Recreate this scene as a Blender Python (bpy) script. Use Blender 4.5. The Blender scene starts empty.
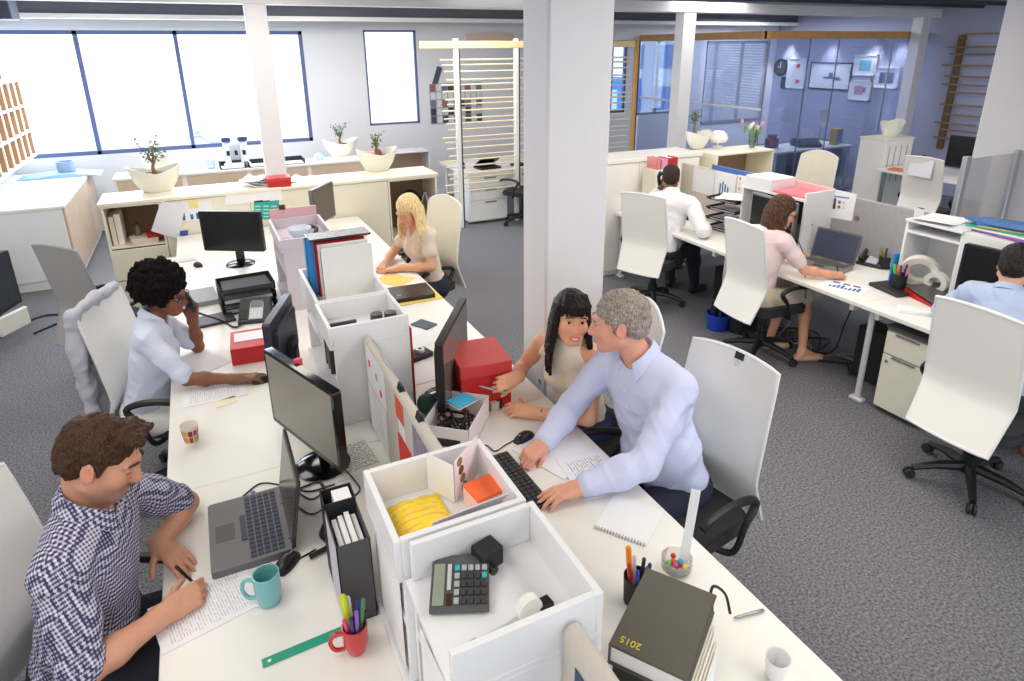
import bpy, bmesh, math, random
import numpy as np
from mathutils import Vector, Matrix, Euler
rnd = random.Random(7)
PI = math.pi
SC = bpy.context.scene
COL = SC.collection

# ---------------------------------------------------------------- camera, world, lights, exposure
CAM_R = np.array([[0.90024996, -0.43531036, -0.00740988],
                  [-0.14890836, -0.29186975, -0.9447954],
                  [0.40911651, 0.85165541, -0.32757708]])      # right, down, forward in world axes
CAM_Z, FOC, PPX, PPY = 2.4, 640.1, 512.0, 270.0
cam = bpy.data.objects.new('camera', bpy.data.cameras.new('camera'))
COL.objects.link(cam)
mw = Matrix.Identity(4)
for i in range(3):
    mw[i][0], mw[i][1], mw[i][2] = CAM_R[0][i], -CAM_R[1][i], -CAM_R[2][i]
mw[2][3] = CAM_Z
cam.matrix_world = mw
cam.data.sensor_width = 36
cam.data.lens = FOC / 1024 * 36
cam.data.shift_y = (PPY - 340.5) / 1024
cam.data.clip_start = 0.05
SC.camera = cam
SC.view_settings.view_transform = 'Standard'
SC.view_settings.look = 'None'
SC.view_settings.gamma = 1
SC.view_settings.use_curve_mapping = False
SC.view_settings.exposure = 0.0
wd = bpy.data.worlds.new('overcast_sky'); SC.world = wd; wd.use_nodes = True
bg = wd.node_tree.nodes['Background']
bg.inputs[0].default_value = (0.88, 0.94, 1.0, 1); bg.inputs[1].default_value = 2.1

def area(name, loc, sx, sy, power, col, rot=(0, 0, 0)):
    l = bpy.data.lights.new(name, 'AREA'); l.shape = 'RECTANGLE'; l.size = sx; l.size_y = sy
    l.energy = power; l.color = col
    o = bpy.data.objects.new(name, l); COL.objects.link(o); o.location = loc; o.rotation_euler = rot
    return o
WARM = (1.0, 0.94, 0.85)
NEUT = (1.0, 0.97, 0.94)
for x, y, pw, c in ((-.9, -.6, 50, WARM), (2.6, -.6, 50, WARM), (-.9, 1.6, 40, WARM), (2.6, 1.2, 48, WARM), (-.9, 4.0, 40, WARM), (2.4, 4.1, 44, WARM), (.6, 5.9, 50, WARM),
                    (3.5, 2.8, 30, WARM), (4.6, 4.4, 52, WARM), (7.0, 4.6, 46, NEUT), (3.2, 7.6, 70, NEUT), (-.8, 8.3, 60, NEUT), (1.6, 8.6, 60, NEUT), (6.3, 6.6, 46, NEUT), (9.3, 3.4, 46, NEUT)):
    area('ceiling_lamp', (x, y, 3.02), 1.2, 1.2, pw * .66, c)
area('window_daylight', (-0.3, 10.25, 1.9), 3.6, 1.5, 150, (0.72, 0.86, 1.0), (-PI / 2, 0, 0))

# ---------------------------------------------------------------- helpers
def ray(px, py):
    return CAM_R.T @ np.array([(px - PPX) / FOC, (py - PPY) / FOC, 1.0])
def D(px, py, z=0.73):
    """point of the horizontal plane at height z that stands at that place of the photograph"""
    d = ray(px, py); t = (z - CAM_Z) / d[2]
    return Vector((d[0] * t, d[1] * t, z))
def WX(px, py, x):
    d = ray(px, py); t = x / d[0]
    return Vector((x, d[1] * t, CAM_Z + d[2] * t))
def WY(px, py, y):
    d = ray(px, py); t = y / d[1]
    return Vector((d[0] * t, y, CAM_Z + d[2] * t))

MATS = {}
def srgb(c):
    return tuple(((v / 255) / 12.92 if v <= 10 else (((v / 255) + .055) / 1.055) ** 2.4) for v in c)
def mat(name, rgb, rough=0.5, metal=0.0, var=0.04, scale=12.0, bump=0.0, bscale=200.0, emit=None, spec=0.5, coat=0.0, sheen=0.0, alpha=None):
    """procedural material; rgb in 0..255 display values; a slight noise keeps it from being flat"""
    if name in MATS: return MATS[name]
    m = bpy.data.materials.new(name); m.use_nodes = True; MATS[name] = m
    nt = m.node_tree; N = nt.nodes; L = nt.links
    b = N['Principled BSDF']
    c = srgb(rgb)
    tc = N.new('ShaderNodeTexCoord'); no = N.new('ShaderNodeTexNoise'); no.inputs['Scale'].default_value = scale
    no.inputs['Detail'].default_value = 3
    L.new(tc.outputs['Object'], no.inputs['Vector'])
    mx = N.new('ShaderNodeMix'); mx.data_type = 'RGBA'
    mx.inputs['A'].default_value = tuple(max(0, v * (1 - var)) for v in c) + (1,)
    mx.inputs['B'].default_value = tuple(min(1, v * (1 + var)) for v in c) + (1,)
    L.new(no.outputs['Fac'], mx.inputs['Factor'])
    L.new(mx.outputs['Result'], b.inputs['Base Color'])
    b.inputs['Roughness'].default_value = rough; b.inputs['Metallic'].default_value = metal
    b.inputs['Specular IOR Level'].default_value = spec
    if coat: b.inputs['Coat Weight'].default_value = coat
    if sheen: b.inputs['Sheen Weight'].default_value = sheen
    if bump:
        n2 = N.new('ShaderNodeTexNoise'); n2.inputs['Scale'].default_value = bscale
        L.new(tc.outputs['Object'], n2.inputs['Vector'])
        bp = N.new('ShaderNodeBump'); bp.inputs['Strength'].default_value = bump; bp.inputs['Distance'].default_value = 0.004
        L.new(n2.outputs['Fac'], bp.inputs['Height']); L.new(bp.outputs['Normal'], b.inputs['Normal'])
    if emit:
        b.inputs['Emission Color'].default_value = c + (1,); b.inputs['Emission Strength'].default_value = emit
    return m
def base(m): return m.node_tree.nodes['Principled BSDF']
def glass(name, rgb=(255, 255, 255), refl=0.08):
    if name in MATS: return MATS[name]
    m = bpy.data.materials.new(name); m.use_nodes = True; MATS[name] = m
    nt = m.node_tree; N = nt.nodes; L = nt.links; N.remove(N['Principled BSDF'])
    t = N.new('ShaderNodeBsdfTransparent'); t.inputs[0].default_value = srgb(rgb) + (1,)
    g = N.new('ShaderNodeBsdfGlossy'); g.inputs['Roughness'].default_value = 0.03
    mx = N.new('ShaderNodeMixShader'); f = N.new('ShaderNodeLayerWeight'); f.inputs['Blend'].default_value = 0.25
    mu = N.new('ShaderNodeMath'); mu.operation = 'MULTIPLY_ADD'; mu.inputs[1].default_value = 0.5; mu.inputs[2].default_value = refl
    L.new(f.outputs['Fresnel'], mu.inputs[0]); L.new(mu.outputs[0], mx.inputs[0])
    L.new(t.outputs[0], mx.inputs[1]); L.new(g.outputs[0], mx.inputs[2])
    L.new(mx.outputs[0], N['Material Output'].inputs['Surface'])
    return m

class MB:
    """collects shapes into one mesh"""
    def __init__(s): s.bm = bmesh.new(); s.mi = 0
    def _tag(s, faces):
        for f in faces: f.material_index = s.mi
    def box(s, x0, x1, y0, y1, z0, z1, bev=0.0, M4=None, seg=1):
        vs = [s.bm.verts.new((x, y, z)) for x in (x0, x1) for y in (y0, y1) for z in (z0, z1)]
        q = ((0, 1, 3, 2), (4, 6, 7, 5), (0, 4, 5, 1), (2, 3, 7, 6), (0, 2, 6, 4), (1, 5, 7, 3))
        fs = [s.bm.faces.new([vs[i] for i in f]) for f in q]
        s._tag(fs)
        if bev:
            es = list({e for f in fs for e in f.edges})
            r = bmesh.ops.bevel(s.bm, geom=es, offset=bev, segments=seg, profile=0.5, affect='EDGES')
            s._tag(r['faces']); vs = list({v for f in r['faces'] for v in f.verts} | {v for f in fs if f.is_valid for v in f.verts})
        if M4 is not None: bmesh.ops.transform(s.bm, matrix=M4, verts=[v for v in vs if v.is_valid])
        return s
    def cbox(s, c, size, rz=0.0, bev=0.0, rot=None, seg=1):
        M4 = Matrix.Translation(c) @ (Euler(rot).to_matrix().to_4x4() if rot else Matrix.Rotation(rz, 4, 'Z'))
        a, b, d = size[0] / 2, size[1] / 2, size[2] / 2
        return s.box(-a, a, -b, b, -d, d, bev, M4, seg)
    def ring_surf(s, rings, close_ring=True, cap=True):
        """rings: list of lists of points"""
        vv = [[s.bm.verts.new(p) for p in r] for r in rings]
        n = len(vv[0]); fs = []
        for a, b in zip(vv[:-1], vv[1:]):
            for i in range(n if close_ring else n - 1):
                j = (i + 1) % n
                fs.append(s.bm.faces.new((a[i], a[j], b[j], b[i])))
        if cap and close_ring:
            fs.append(s.bm.faces.new(list(reversed(vv[0])))); fs.append(s.bm.faces.new(vv[-1]))
        s._tag(fs); return s
    def tube(s, pts, r, seg=8, cap=True):
        pts = [Vector(p) for p in pts]; n = len(pts)
        rr = r if isinstance(r, (list, tuple)) else [r] * n
        rings = []; up = None
        for i, p in enumerate(pts):
            t = (pts[min(i + 1, n - 1)] - pts[max(i - 1, 0)]).normalized()
            if up is None:
                up = Vector((0, 0, 1)) if abs(t.z) < .9 else Vector((1, 0, 0))
            a = t.cross(up).normalized(); b = a.cross(t).normalized(); up = b
            rings.append([p + a * (math.cos(k * 2 * PI / seg) * rr[i]) + b * (math.sin(k * 2 * PI / seg) * rr[i]) for k in range(seg)])
        return s.ring_surf(rings, True, cap)
    def cyl(s, p0, p1, r0, r1=None, seg=20):
        return s.tube([p0, p1], [r0, r0 if r1 is None else r1], seg)
    def lathe(s, prof, at=(0, 0, 0), seg=28, cap=False):
        at = Vector(at)
        rings = [[at + Vector((r * math.cos(k * 2 * PI / seg), r * math.sin(k * 2 * PI / seg), z)) for k in range(seg)] for r, z in prof]
        return s.ring_surf(rings, True, cap)
    def ball(s, c, rx, ry=None, rz=None, u=16, v=10, M4=None):
        ry = rx if ry is None else ry; rz = rx if rz is None else rz
        r = bmesh.ops.create_uvsphere(s.bm, u_segments=u, v_segments=v, radius=1)
        T = Matrix.Translation(c) @ (M4 if M4 is not None else Matrix.Identity(4)) @ Matrix.Diagonal((rx, ry, rz, 1))
        bmesh.ops.transform(s.bm, matrix=T, verts=r['verts'])
        s._tag({f for vv in r['verts'] for f in vv.link_faces}); return s
    def prism(s, poly, a, b, axis='z', M4=None):
        """extrude a 2-D outline from a to b along axis"""
        def pt(u, v, w):
            return {'z': (u, v, w), 'y': (u, w, v), 'x': (w, u, v)}[axis]
        r0 = [s.bm.verts.new(pt(u, v, a)) for u, v in poly]; r1 = [s.bm.verts.new(pt(u, v, b)) for u, v in poly]
        n = len(poly); fs = [s.bm.faces.new(r0), s.bm.faces.new(list(reversed(r1)))]
        for i in range(n):
            j = (i + 1) % n; fs.append(s.bm.faces.new((r0[j], r0[i], r1[i], r1[j])))
        bmesh.ops.recalc_face_normals(s.bm, faces=fs); s._tag(fs)
        if M4 is not None: bmesh.ops.transform(s.bm, matrix=M4, verts=r0 + r1)
        return s
    def build(s, name, m=None, parent=None, ang=40, loc=None, rz=None):
        bmesh.ops.remove_doubles(s.bm, verts=s.bm.verts, dist=1e-6)
        bmesh.ops.recalc_face_normals(s.bm, faces=s.bm.faces)
        me = bpy.data.meshes.new(name); s.bm.to_mesh(me); s.bm.free()
        for mm in (m if isinstance(m, (list, tuple)) else [m]):
            if mm: me.materials.append(mm)
        me.polygons.foreach_set('use_smooth', [True] * len(me.polygons))
        me.set_sharp_from_angle(angle=math.radians(ang))
        o = bpy.data.objects.new(name, me); COL.objects.link(o)
        if parent: o.parent = parent
        if loc is not None: o.location = loc
        if rz is not None: o.rotation_euler = (0, 0, rz)
        return o

def rrect(w, h, r, n=5, cx=0.0, cy=0.0):
    pts = []
    for sx, sy, a0 in ((1, 1, 0), (-1, 1, 90), (-1, -1, 180), (1, -1, 270)):
        for k in range(n + 1):
            a = math.radians(a0 + 90 * k / n)
            pts.append((cx + sx * (w / 2 - r) + r * math.cos(a), cy + sy * (h / 2 - r) + r * math.sin(a)))
    return pts
def tag(o, label=None, cat=None, group=None, kind=None):
    if label: o['label'] = label
    if cat: o['category'] = cat
    if group: o['group'] = group
    if kind: o['kind'] = kind
    return o
def thing(name, label, cat, loc=(0, 0, 0), rz=0.0, group=None):
    o = bpy.data.objects.new(name, None); COL.objects.link(o); o.empty_display_size = 0.1
    o.location = loc; o.rotation_euler = (0, 0, rz)
    return tag(o, label, cat, group)
def struct(o):
    o['kind'] = 'structure'; return o
def copy_tree(o, parent=None):
    c = o.copy(); COL.objects.link(c)
    if parent: c.parent = parent
    for ch in o.children: copy_tree(ch, c)
    return c
def dup(root, loc, rz=0.0, label=None, group=None):
    c = copy_tree(root); c.location = loc; c.rotation_euler = (0, 0, rz)
    if label: c['label'] = label
    if group: c['group'] = group
    return c
def bez(p0, p1, p2, p3, n=12):
    p0, p1, p2, p3 = map(Vector, (p0, p1, p2, p3)); out = []
    for i in range(n + 1):
        t = i / n; u = 1 - t
        out.append(p0 * u ** 3 + p1 * 3 * u * u * t + p2 * 3 * u * t * t + p3 * t ** 3)
    return out
def smooth_path(pts, n=6):
    """Catmull-Rom through points"""
    P = [Vector(p) for p in pts]; P = [P[0] * 2 - P[1]] + P + [P[-1] * 2 - P[-2]]; out = []
    for i in range(1, len(P) - 2):
        for k in range(n):
            t = k / n
            out.append(0.5 * ((2 * P[i]) + (P[i + 1] - P[i - 1]) * t + (2 * P[i - 1] - 5 * P[i] + 4 * P[i + 1] - P[i + 2]) * t * t + (3 * P[i] - P[i - 1] - 3 * P[i + 1] + P[i + 2]) * t ** 3))
    out.append(P[-2]); return out
def yaw_of(a, b):
    """rotation about z of the horizontal direction a -> b"""
    d = Vector(b) - Vector(a); return math.atan2(d.y, d.x)

# ---------------------------------------------------------------- materials
WHITE = mat('white_laminate', (240, 238, 232), 0.35, var=0.015)
WHITE2 = mat('white_board', (236, 236, 236), 0.45, var=0.02)
WALLM = mat('white_wall_paint', (226, 226, 230), 0.8, var=0.02, scale=3, bump=0.08, bscale=120)
POSTM = mat('white_post_paint', (224, 223, 226), 0.6, var=0.02)
BLUEW = mat('blue_grey_wall_paint', (176, 180, 204), 0.8, var=0.04, scale=2)
CREAM = mat('cream_cabinet', (240, 234, 212), 0.45, var=0.015)
WOODP = mat('pale_wood_panel', (196, 172, 150), 0.5, var=0.12, scale=6)
DARKCEIL = mat('dark_grey_concrete', (112, 114, 122), 0.9, var=0.2, scale=3)
BLACK = mat('black_plastic', (24, 24, 26), 0.4, var=0.1)
BLACKM = mat('matt_black_plastic', (32, 32, 34), 0.65, var=0.1)
BLACKG = mat('gloss_black_plastic', (12, 12, 14), 0.12, var=0.1)
CHROME = mat('chrome', (210, 210, 212), 0.2, 1.0, var=0.03)
STEEL = mat('grey_metal', (150, 152, 156), 0.35, 0.8, var=0.05)
FRAMEM = mat('blue_lit_window_frame', (88, 100, 146), 0.5, var=0.08)  # blue glare of the window is put into the frame colour
PAPER = mat('white_paper', (242, 242, 244), 0.8, var=0.015)
RED = mat('red_cardboard', (196, 36, 36), 0.45, var=0.06)
TIMBER = mat('pine_timber', (206, 158, 98), 0.55, var=0.14, scale=9)
GLASSC = glass('clear_glass')
GLASSW = glass('window_glass', (250, 253, 255), 0.03)
GLASSB = glass('office_glass', (226, 232, 246), 0.03)

def carpet_mat():
    m = mat('grey_loop_carpet', (112, 113, 118), 0.6, var=0.0, spec=0.35)
    N = m.node_tree.nodes; L = m.node_tree.links; b = base(m)
    tc = N.new('ShaderNodeTexCoord'); n1 = N.new('ShaderNodeTexNoise'); n1.inputs['Scale'].default_value = 78; n1.inputs['Detail'].default_value = 5; n1.inputs['Roughness'].default_value = 0.75
    L.new(tc.outputs['Object'], n1.inputs['Vector'])
    r = N.new('ShaderNodeValToRGB'); e = r.color_ramp.elements
    e[0].position = 0.38; e[0].color = srgb((66, 66, 70)) + (1,); e[1].position = 0.62; e[1].color = srgb((142, 142, 148)) + (1,)
    L.new(n1.outputs['Fac'], r.inputs[0]); L.new(r.outputs[0], b.inputs['Base Color'])
    bp = N.new('ShaderNodeBump'); bp.inputs['Strength'].default_value = 0.5; bp.inputs['Distance'].default_value = 0.006
    L.new(n1.outputs['Fac'], bp.inputs['Height']); L.new(bp.outputs[0], b.inputs['Normal'])
    return m
CARPET = carpet_mat()
def weave_mat(name, rgb, rgb2, scale, rough=0.7, bump=0.3):
    """two crossed waves: woven mesh or checked cloth"""
    if name in MATS: return MATS[name]
    m = mat(name, rgb, rough, var=0)
    N = m.node_tree.nodes; L = m.node_tree.links; b = base(m)
    tc = N.new('ShaderNodeTexCoord'); sep = N.new('ShaderNodeSeparateXYZ'); L.new(tc.outputs['Object'], sep.inputs[0])
    def wave(out):
        a = N.new('ShaderNodeMath'); a.operation = 'MULTIPLY'; a.inputs[1].default_value = scale; L.new(out, a.inputs[0])
        c = N.new('ShaderNodeMath'); c.operation = 'SINE'; L.new(a.outputs[0], c.inputs[0]); return c
    wx, wy, wz = (wave(sep.outputs[i]) for i in range(3))
    m1 = N.new('ShaderNodeMath'); m1.operation = 'MULTIPLY'; L.new(wx.outputs[0], m1.inputs[0]); L.new(wz.outputs[0], m1.inputs[1])
    mr = N.new('ShaderNodeMapRange'); mr.inputs[1].default_value = -1; mr.inputs[2].default_value = 1; L.new(m1.outputs[0], mr.inputs[0])
    mx = N.new('ShaderNodeMix'); mx.data_type = 'RGBA'; mx.inputs['A'].default_value = srgb(rgb) + (1,); mx.inputs['B'].default_value = srgb(rgb2) + (1,)
    L.new(mr.outputs[0], mx.inputs['Factor']); L.new(mx.outputs['Result'], b.inputs['Base Color'])
    bp = N.new('ShaderNodeBump'); bp.inputs['Strength'].default_value = bump; bp.inputs['Distance'].default_value = 0.001
    L.new(mr.outputs[0], bp.inputs['Height']); L.new(bp.outputs[0], b.inputs['Normal'])
    return m
MESHW = weave_mat('white_chair_mesh', (250, 249, 243), (236, 234, 228), 1500)
MESHG = weave_mat('grey_chair_mesh', (176, 174, 172), (150, 148, 146), 1500)
def stripes_mat(name, paper, ink, period, duty=0.35, axis=1, margin=None, wordscale=90):
    """printed page: rows of ink broken into words, by object coordinates"""
    if name in MATS: return MATS[name]
    m = mat(name, paper, 0.8, var=0); N = m.node_tree.nodes; L = m.node_tree.links; b = base(m)
    tc = N.new('ShaderNodeTexCoord'); sep = N.new('ShaderNodeSeparateXYZ'); L.new(tc.outputs['Object'], sep.inputs[0])
    a = N.new('ShaderNodeMath'); a.operation = 'DIVIDE'; a.inputs[1].default_value = period; L.new(sep.outputs[axis], a.inputs[0])
    fr = N.new('ShaderNodeMath'); fr.operation = 'FRACT'; L.new(a.outputs[0], fr.inputs[0])
    lt = N.new('ShaderNodeMath'); lt.operation = 'LESS_THAN'; lt.inputs[1].default_value = duty; L.new(fr.outputs[0], lt.inputs[0])
    no = N.new('ShaderNodeTexNoise'); no.inputs['Scale'].default_value = wordscale; L.new(tc.outputs['Object'], no.inputs['Vector'])
    gt = N.new('ShaderNodeMath'); gt.operation = 'GREATER_THAN'; gt.inputs[1].default_value = 0.45; L.new(no.outputs['Fac'], gt.inputs[0])
    mu = N.new('ShaderNodeMath'); mu.operation = 'MULTIPLY'; L.new(lt.outputs[0], mu.inputs[0]); L.new(gt.outputs[0], mu.inputs[1])
    last = mu
    if margin:
        for ax, lim in enumerate(margin):
            if lim is None: continue
            ab = N.new('ShaderNodeMath'); ab.operation = 'ABSOLUTE'; L.new(sep.outputs[ax], ab.inputs[0])
            l2 = N.new('ShaderNodeMath'); l2.operation = 'LESS_THAN'; l2.inputs[1].default_value = lim; L.new(ab.outputs[0], l2.inputs[0])
            m2 = N.new('ShaderNodeMath'); m2.operation = 'MULTIPLY'; L.new(last.outputs[0], m2.inputs[0]); L.new(l2.outputs[0], m2.inputs[1]); last = m2
    mx = N.new('ShaderNodeMix'); mx.data_type = 'RGBA'; mx.inputs['A'].default_value = srgb(paper) + (1,); mx.inputs['B'].default_value = srgb(ink) + (1,)
    L.new(last.outputs[0], mx.inputs['Factor']); L.new(mx.outputs['Result'], b.inputs['Base Color'])
    return m
# ---------------------------------------------------------------- the setting
YB, XR, XL = 10.4, 11.2, -2.25
struct(MB().box(XL - .1, XR + .1, -4.5, YB + .1, -0.1, 0).build('floor', CARPET))
struct(MB().box(XL - .1, XR + .1, -4.5, YB + .1, 3.06, 3.16).build('ceiling', DARKCEIL))
def wall_grid(name, x0, x1, z0, z1, y0, y1, holes, m):
    """wall in the X-Z plane with rectangular openings"""
    b = MB(); xs = sorted({x0, x1} | {h[0] for h in holes} | {h[1] for h in holes})
    for a, c in zip(xs[:-1], xs[1:]):
        hs = sorted([(h[2], h[3]) for h in holes if h[0] < (a + c) / 2 < h[1]]); z = z0
        for (h0, h1) in hs + [(z1, z1)]:
            if h0 > z: b.box(a, c, y0, y1, z, h0)
            z = h1
    return struct(b.build(name, m))
def wxz(px, py): p = WY(px, py, YB); return p.x, p.z
W1 = (XL + .05, wxz(309, 100)[0], 1.06, 2.66)
W2 = (wxz(365, 60)[0], wxz(417, 60)[0], 1.24, 2.68)
W3 = (wxz(611, 80)[0], wxz(626, 80)[0], 1.22, 2.52)
W4 = (wxz(638, 80)[0], wxz(686, 80)[0], 1.15, 2.58)
W5 = (wxz(704, 80)[0], 11.0, 0.9, 2.5)
wall_grid('wall_back', XL - .1, XR + .1, 0, 3.06, YB, YB + .12, [W1, W2, W3, W4, W5], WALLM)
struct(MB().box(XL - .1, XL, -4.5, YB, 0, 3.06).build('wall_left', WALLM))
struct(MB().box(XR, XR + .1, -4.5, YB, 0, 3.06).build('wall_right', BLUEW))
struct(MB().box(XL, 7.6, YB - .015, YB, 0, .1, .003).build('baseboard_back', WHITE))
def window(n, w, mull, fm=FRAMEM, ft=.05):
    x0, x1, z0, z1 = w; y0, y1 = YB + .01, YB + .07
    b = MB(); b.box(x0, x1, y0, y1, z0, z0 + ft).box(x0, x1, y0, y1, z1 - ft, z1)
    for x in [x0 + ft / 2, x1 - ft / 2] + mull: b.box(x - ft / 2, x + ft / 2, y0, y1, z0, z1)
    o = struct(b.build('window_%d' % n, fm))
    xs = [x0] + mull + [x1]
    for a, c in zip(xs[:-1], xs[1:]):
        MB().box(a + .02, c - .02, YB + .035, YB + .043, z0 + .02, z1 - .02).build('pane', GLASSW, o)
    return o
window(1, W1, [wxz(87, 94)[0], wxz(184, 90)[0], wxz(272, 90)[0]])
window(2, W2, [], ft=.03)
window(3, W3, [], ft=.04)
window(4, W4, [(W4[0] + W4[1]) / 2 - .12], STEEL, ft=.04)
wn5 = window(5, W5, [9.6, 10.3], STEEL, ft=.04)
bl = MB()
for k in range(52):
    z = .92 + k * .0305; bl.cbox(((W5[0] + W5[1]) / 2, YB - .03, z), (W5[1] - W5[0] - .04, .026, .002), rot=(math.radians(62), 0, 0))
bl.build('blind', mat('grey_blind', (150, 152, 164), 0.6, var=.05), wn5)
# bulkhead, beam, posts, columns
struct(MB().box(XL, XR, 9.95, YB, 2.80, 3.06).build('trim_1', DARKCEIL))
struct(MB().box(XL, XR, 9.88, 9.95, 2.78, 2.84, .004).build('trim_2', WHITE))
struct(MB().box(XL, XR, 7.05, 7.25, 2.82, 2.95, .006).build('trim_3', POSTM))
for k, px in enumerate((245, 685.5, 926)):
    x = WY(px, 12, 7.05).x
    struct(MB().box(x, x + .2, 7.06, 7.24, 0, 2.82, .006).build('trim_%d' % (4 + k), POSTM))
struct(MB().box(1.5, 1.86, 2.72, 2.985, 0, 3.06, .012).build('trim_7', POSTM))
struct(MB().box(5.78, 6.5, 2.60, 3.16, 0, 3.06, .012).build('trim_8', mat('shade_grey_column', (186, 185, 190), .7, var=.02)))  # shade on this column is put into its grey colour
for k, (y, z, r) in enumerate(((6.45, 2.97, .045), (6.2, 3.0, .03), (5.9, 2.985, .06))):
    struct(MB().cyl((3.2, y, z), (XR, y, z), r).build('trim_%d' % (9 + k), mat('dark_conduit', (52, 54, 60), .6)))
struct(MB().box(4.0, 10.8, 5.25, 5.6, 2.95, 3.03, .01).build('trim_12', mat('cable_tray_metal', (110, 112, 118), .4, .6)))
struct(MB().box(XL, -1.55, 8.6, 9.0, 2.72, 3.06, .01).build('trim_13', mat('dark_duct', (42, 46, 60), .6)))
# office glazing
XG, YG = 7.72, 7.32
struct(MB().box(XG - .05, XG + .05, YG, YB, 2.50, 2.61, .004).build('trim_14', TIMBER))
struct(MB().box(XG - .05, XR, YG - .05, YG + .05, 2.50, 2.61, .004).build('trim_15', TIMBER))
gw = thing('glass_partition', 'floor to ceiling glass front of the back office under the timber rail', 'glass wall', (0, 0, 0))
xs = [XG, WY(810, 45, YG).x, WY(839, 45, YG).x, WY(893, 45, YG).x, XR]
for a, c in zip(xs[:-1], xs[1:]):
    MB().box(a + .003, c - .003, YG - .005, YG + .005, .02, 2.5).build('pane', GLASSB, gw)
    MB().box(a - .004, a + .004, YG - .008, YG + .008, .02, 2.5).build('seam', STEEL, gw)
gs = thing('glass_partition', 'glass side wall of the back office with a thin white rail across it', 'glass wall', (0, 0, 0))
for a, c in ((YG + .01, 8.35), (8.35, 9.4), (9.4, YB - .02)):
    MB().box(XG - .005, XG + .005, a + .003, c - .003, .02, 2.5).build('pane', GLASSB, gs)
MB().box(XG - .015, XG + .015, YG, YB - .02, 1.475, 1.505, .003).build('rail', WHITE, gs)
# outside, seen through the windows
struct(MB().box(-60, 60, YB + .5, 120, -4.2, -4).build('ground', mat('glare_pale_ground', (240, 242, 242), .9)))  # pale colour carries the overexposed daylight outside
def tree_mass(x, y, r, h, label):
    b = MB()
    for k in range(26):
        a = rnd.random() * 6.28; q = rnd.random() ** .5 * r
        b.ball((q * math.cos(a), q * math.sin(a) * .6, -3.6 + h * rnd.random() * (1 - .4 * q / r)), r * rnd.uniform(.25, .45), None, r * rnd.uniform(.2, .35), 10, 7)
    o = thing('tree', label, 'tree', (x, y, 0))
    b.build('crown', mat('glare_white_foliage', (242, 246, 248), .9, var=.05, scale=1.5), o)  # blown-out daylight is painted into the near-white leaves and bark
    MB().cyl((0, 0, -4), (0, 0, -3), r * .1, r * .07).build('trunk', mat('glare_pale_bark', (190, 190, 190), .9), o)
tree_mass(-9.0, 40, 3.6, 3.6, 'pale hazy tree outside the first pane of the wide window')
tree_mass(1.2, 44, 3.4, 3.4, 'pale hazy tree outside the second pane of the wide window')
def building(x0, x1, y0, y1, z1, m, label, cols, rows, wm):
    o = thing('building', label, 'building', ((x0 + x1) / 2, y0, -4))
    w = x1 - x0; h = z1 + 4
    MB().box(-w / 2, w / 2, 0, y1 - y0, 0, h, .05).build('wall', m, o)
    for i in range(cols):
        for j in range(rows):
            cx = -w / 2 + w * (i + .5) / cols; cz = h * (j + .55) / rows
            MB().box(cx - w / cols * .3, cx + w / cols * .3, -.06, .02, cz - h / rows * .28, cz + h / rows * .28).build('window', wm, o)
building(14.6, 18.0, 24, 30, 1.1, mat('blue_hoarding', (60, 120, 205), .6), 'low bright blue building outside the office window', 3, 2, mat('pale_pane', (150, 190, 235), .2))
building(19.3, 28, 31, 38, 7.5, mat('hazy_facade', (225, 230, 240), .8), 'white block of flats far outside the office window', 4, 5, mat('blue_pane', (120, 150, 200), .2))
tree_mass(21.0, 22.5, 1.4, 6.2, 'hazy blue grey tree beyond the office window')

# ---------------------------------------------------------------- desks and storage
LEGM = mat('pale_leg_paint', (208, 208, 210), .4, .2)
def desk(x0, x1, y0, y1, label, legs, group=None, ez=.03):
    t = thing('desk', label, 'desk', ((x0 + x1) / 2, (y0 + y1) / 2, 0), 0, group)
    w, d = (x1 - x0) / 2, (y1 - y0) / 2
    MB().box(-w, w, -d, d, .73 - ez, .73, .003).build('desktop', WHITE, t)
    MB().box(-w + .05, w - .05, -d + .08, -d + .11, .64, .70).build('frame_rail', WHITE2, t); MB().box(-w + .05, w - .05, d - .11, d - .08, .64, .70).build('frame_rail', WHITE2, t)
    for lx, ly in legs:
        s = -1 if lx < 0 else 1
        MB().cyl((lx, ly, .70), (lx - s * .0, ly, .03), .02).box(lx - .03, lx + .03, ly - .05, ly + .05, 0, .03, .008).build('leg', LEGM, t)
    return t
XC = .535
LL = ('left side of the long bench, ', 'right side of the long bench, ')
ys = (.55, 2.5, 4.55, 6.66)
nm = (('with the open laptop and teal mug on it', 'under the red lidded box and the desk phone', 'under the black stacked paper trays at the far end'),
      ('with the calculator shelf and thick diary beside it', 'with the big red box and the dark-haired woman', 'where the blonde woman writes at the far end'))
for k in range(3):
    for s in (0, 1):
        x0, x1 = ((-.33, XC), (XC + .002, 1.39))[s]
        d = (ys[k + 1] - ys[k]) / 2 - .12; e = (x1 - x0) / 2 - .08
        desk(x0, x1, ys[k] + .001, ys[k + 1] - .001, LL[s] + nm[s][k], ((-e, -d), (-e, d), (e, -d), (e, d)), 'long shared bench desks')
ys = (.9, 2.62, 4.0, 5.55)
nm = (('near the pedestal and the man in light blue', 'with the open laptop and the woman in pale pink', 'where the man in white telephones'),
      ('by the tall white column', 'behind the grey fabric screen', 'with the cream chair behind it'))
for k in range(3):
    for s in (0, 1):
        x0, x1 = ((3.9, 4.76), (4.765, 5.6))[s]
        d = (ys[k + 1] - ys[k]) / 2 - .06; e = (x1 - x0) / 2 - .06
        desk(x0, x1, ys[k] + .001, ys[k + 1] - .001, ('near side of the right bench, ', 'far side of the right bench, ')[s] + nm[s][k], ((-e, d), (e, -d), (e, d)), 'right hand bench desks')

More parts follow.
